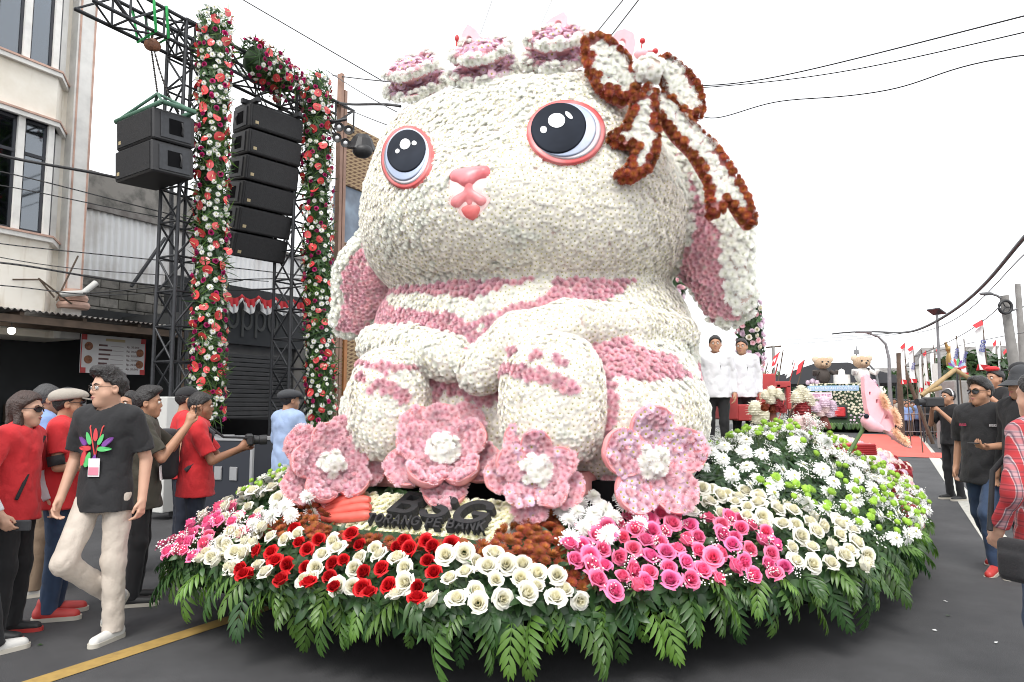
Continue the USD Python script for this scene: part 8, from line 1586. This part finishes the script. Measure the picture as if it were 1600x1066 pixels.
for x, y, w_, h_, Y, lab in ((1463, 582, 11, 28, 26, "pale upright banner board by the solar lamp"), (1440, 590, 5, 26, 28, "narrow brown and white banner board left of the pale one"), (1598, 548, 16, 24, 20, "white board at the right edge behind the caps")):
    c = at(x, y, Y); T = Thing("banner_board", lab, "banner", c * V3(1, 1, 0)); sx, sz = w_ * Y / FPX, h_ * Y / FPX; T.part("board", box(c, (sx, .05, sz), rz=-.3), M_PIPE, smooth=False); T.part("stand", rod(c * V3(1, 1, 0) + V3(0, .05, 0), c + V3(0, .05, 0), .03, 6), M_DRKMETAL, smooth=True)
t = Thing("leaf_emblem_board", "round board with coloured leaf emblem above the crowd", "sign", at(1495, 574, 15.5)); c = at(1495, 576, 15.5); t.part("stand", rod(c * V3(1, 1, 0), c, .02, 6), M_DRKMETAL, smooth=True)
for k, a in enumerate(np.linspace(.2, 2.94, 8)): t.part("leaf", turned(leafblade(.17, .07, .05, 0), 0, 0).apply_transform(mat4(np.stack([V3(math.cos(a), 0, math.sin(a)), V3(0, -1, 0), V3(math.sin(a), 0, -math.cos(a))], 1)[:, [0, 2, 1]], c + V3(math.cos(a), 0, math.sin(a)) * .06)), (ML["red"], M_BANBLUE, ML["purple"], ML["green"])[k % 4], smooth=False)
M_TREE = leafmat("tree_leaf", (0.030, 0.060, 0.025), (0.06, 0.11, 0.04))
def tree(label, base, h, r, seed, group=None):
    g_ = np.random.default_rng(seed); T = Thing("tree", label, "tree", base, group); T.part("trunk", tube([base, base + V3(.1, 0, h * .35), base + V3(-.05, 0, h * .7)], [r * .09, r * .07, r * .03], 7), M_WOOD, smooth=True)
    n = 420; c = g_.normal(0, 1, (n, 3)); c = unit(c) * (g_.random((n, 1)) ** .4) * V3(r, r, r * .75); cl = meshkit.noise(c * 1.6 / r + seed, 3) > .38; c = c[cl] + base + V3(0, 0, h - r * .6)
    instancer(T.path + "/crown", [(cat([turned(leafblade(.55, .28, .2, .3), a, g_.uniform(-.6, .6), g_.normal(0, .12, 3)) for a in np.linspace(0, 5.5, 7)]), M_TREE, 40)], np.zeros(len(c)), frames(c - base - V3(0, 0, h - r), g_.uniform(0, 6, len(c)), .4), c, g_.uniform(.7, 1.3, len(c)) * r / 2.6, base)
for k, (x, Y, h, r) in enumerate(((1516, 30, 3.6, 1.6), (1420, 75, 5, 2.6), (1500, 60, 4.6, 2.4), (1196, 110, 6, 3.5), (1240, 120, 6, 3.6), (1560, 45, 4.2, 2.0), (1450, 95, 6, 3.4), (1395, 130, 7, 4))):
    tree(("low leafy tree among the flags right of the statue", "small far tree above the crowd, left of the solar lamp", "far bushy tree behind the printed flags", "leftmost distant tree at the end of the street, beside the ear", "distant tree just left of the canopy", "bushy tree behind the clapping man", "distant tree behind the pale banner board", "most distant tree beyond the curved street lamp")[k], at_ground(x, Y), h, r, 50 + k)
for k, (x, Y, w_, h_) in enumerate(((1470, 120, 22, 6), (1225, 140, 26, 5), (1560, 70, 14, 5.5))):
    c = at_ground(x, Y); T = Thing("far_house", ("pale low house far behind the crowd", "pale low house at the far end of the street", "pale low house behind the flags at right")[k], "house", c); T.part("wall", box(c + V3(0, 0, h_ / 2), (w_, 8, h_), rz=-.3), M_CREAMWALL, smooth=False); T.part("roof", trimesh.convex.convex_hull(np.array([c + rotz(-.3) @ V3(sx * w_ * .53, sy, z) for sx, sy, z in ((-1, -4.6, h_ + .003), (1, -4.6, h_ + .003), (-1, 4.6, h_ + .003), (1, 4.6, h_ + .003), (-.9, 0, h_ + 1.8), (.9, 0, h_ + 1.8))])), M_TIN, smooth=False)
    for j in range(4): T.part("window", box(c + rotz(-.3) @ V3((j - 1.5) * w_ * .22, -4.02, h_ * .55), (1.3, .1, 1.4), rz=-.3), M_DKFRAME, smooth=False)
# litter on the road
for k, (x, y) in enumerate(((62, 1008), (1475, 755), (1478, 940), (1482, 962), (1556, 1004), (1460, 985))):
    c = ground(x, y, .006); single("petal_scrap", trimesh.Trimesh(np.array([c + rotz(k) @ q for q in (V3(-.014, -.007, 0), V3(.012, -.009, .003), V3(.018, .006, .002), V3(-.006, .012, .006))]), [[0, 1, 2], [0, 2, 3]], process=False), M_PURE if k % 3 else M_FROND, ("white scrap on the road at the bottom left", "leaf scrap on the road by the sunglasses man's shoe", "upper white scrap on the open road right of the float", "lower white scrap on the open road right of the float", "green scrap on the road near the bottom right", "white scrap on the road below the two others")[k], "scrap", smooth=False)
single("fallen_leaf", turned(leafblade(.22, .045, .2, .05), .4, 0, ground(128, 902, .012)), M_FROND, "green leaf lying on the road between the walking people", "leaf", smooth=40)
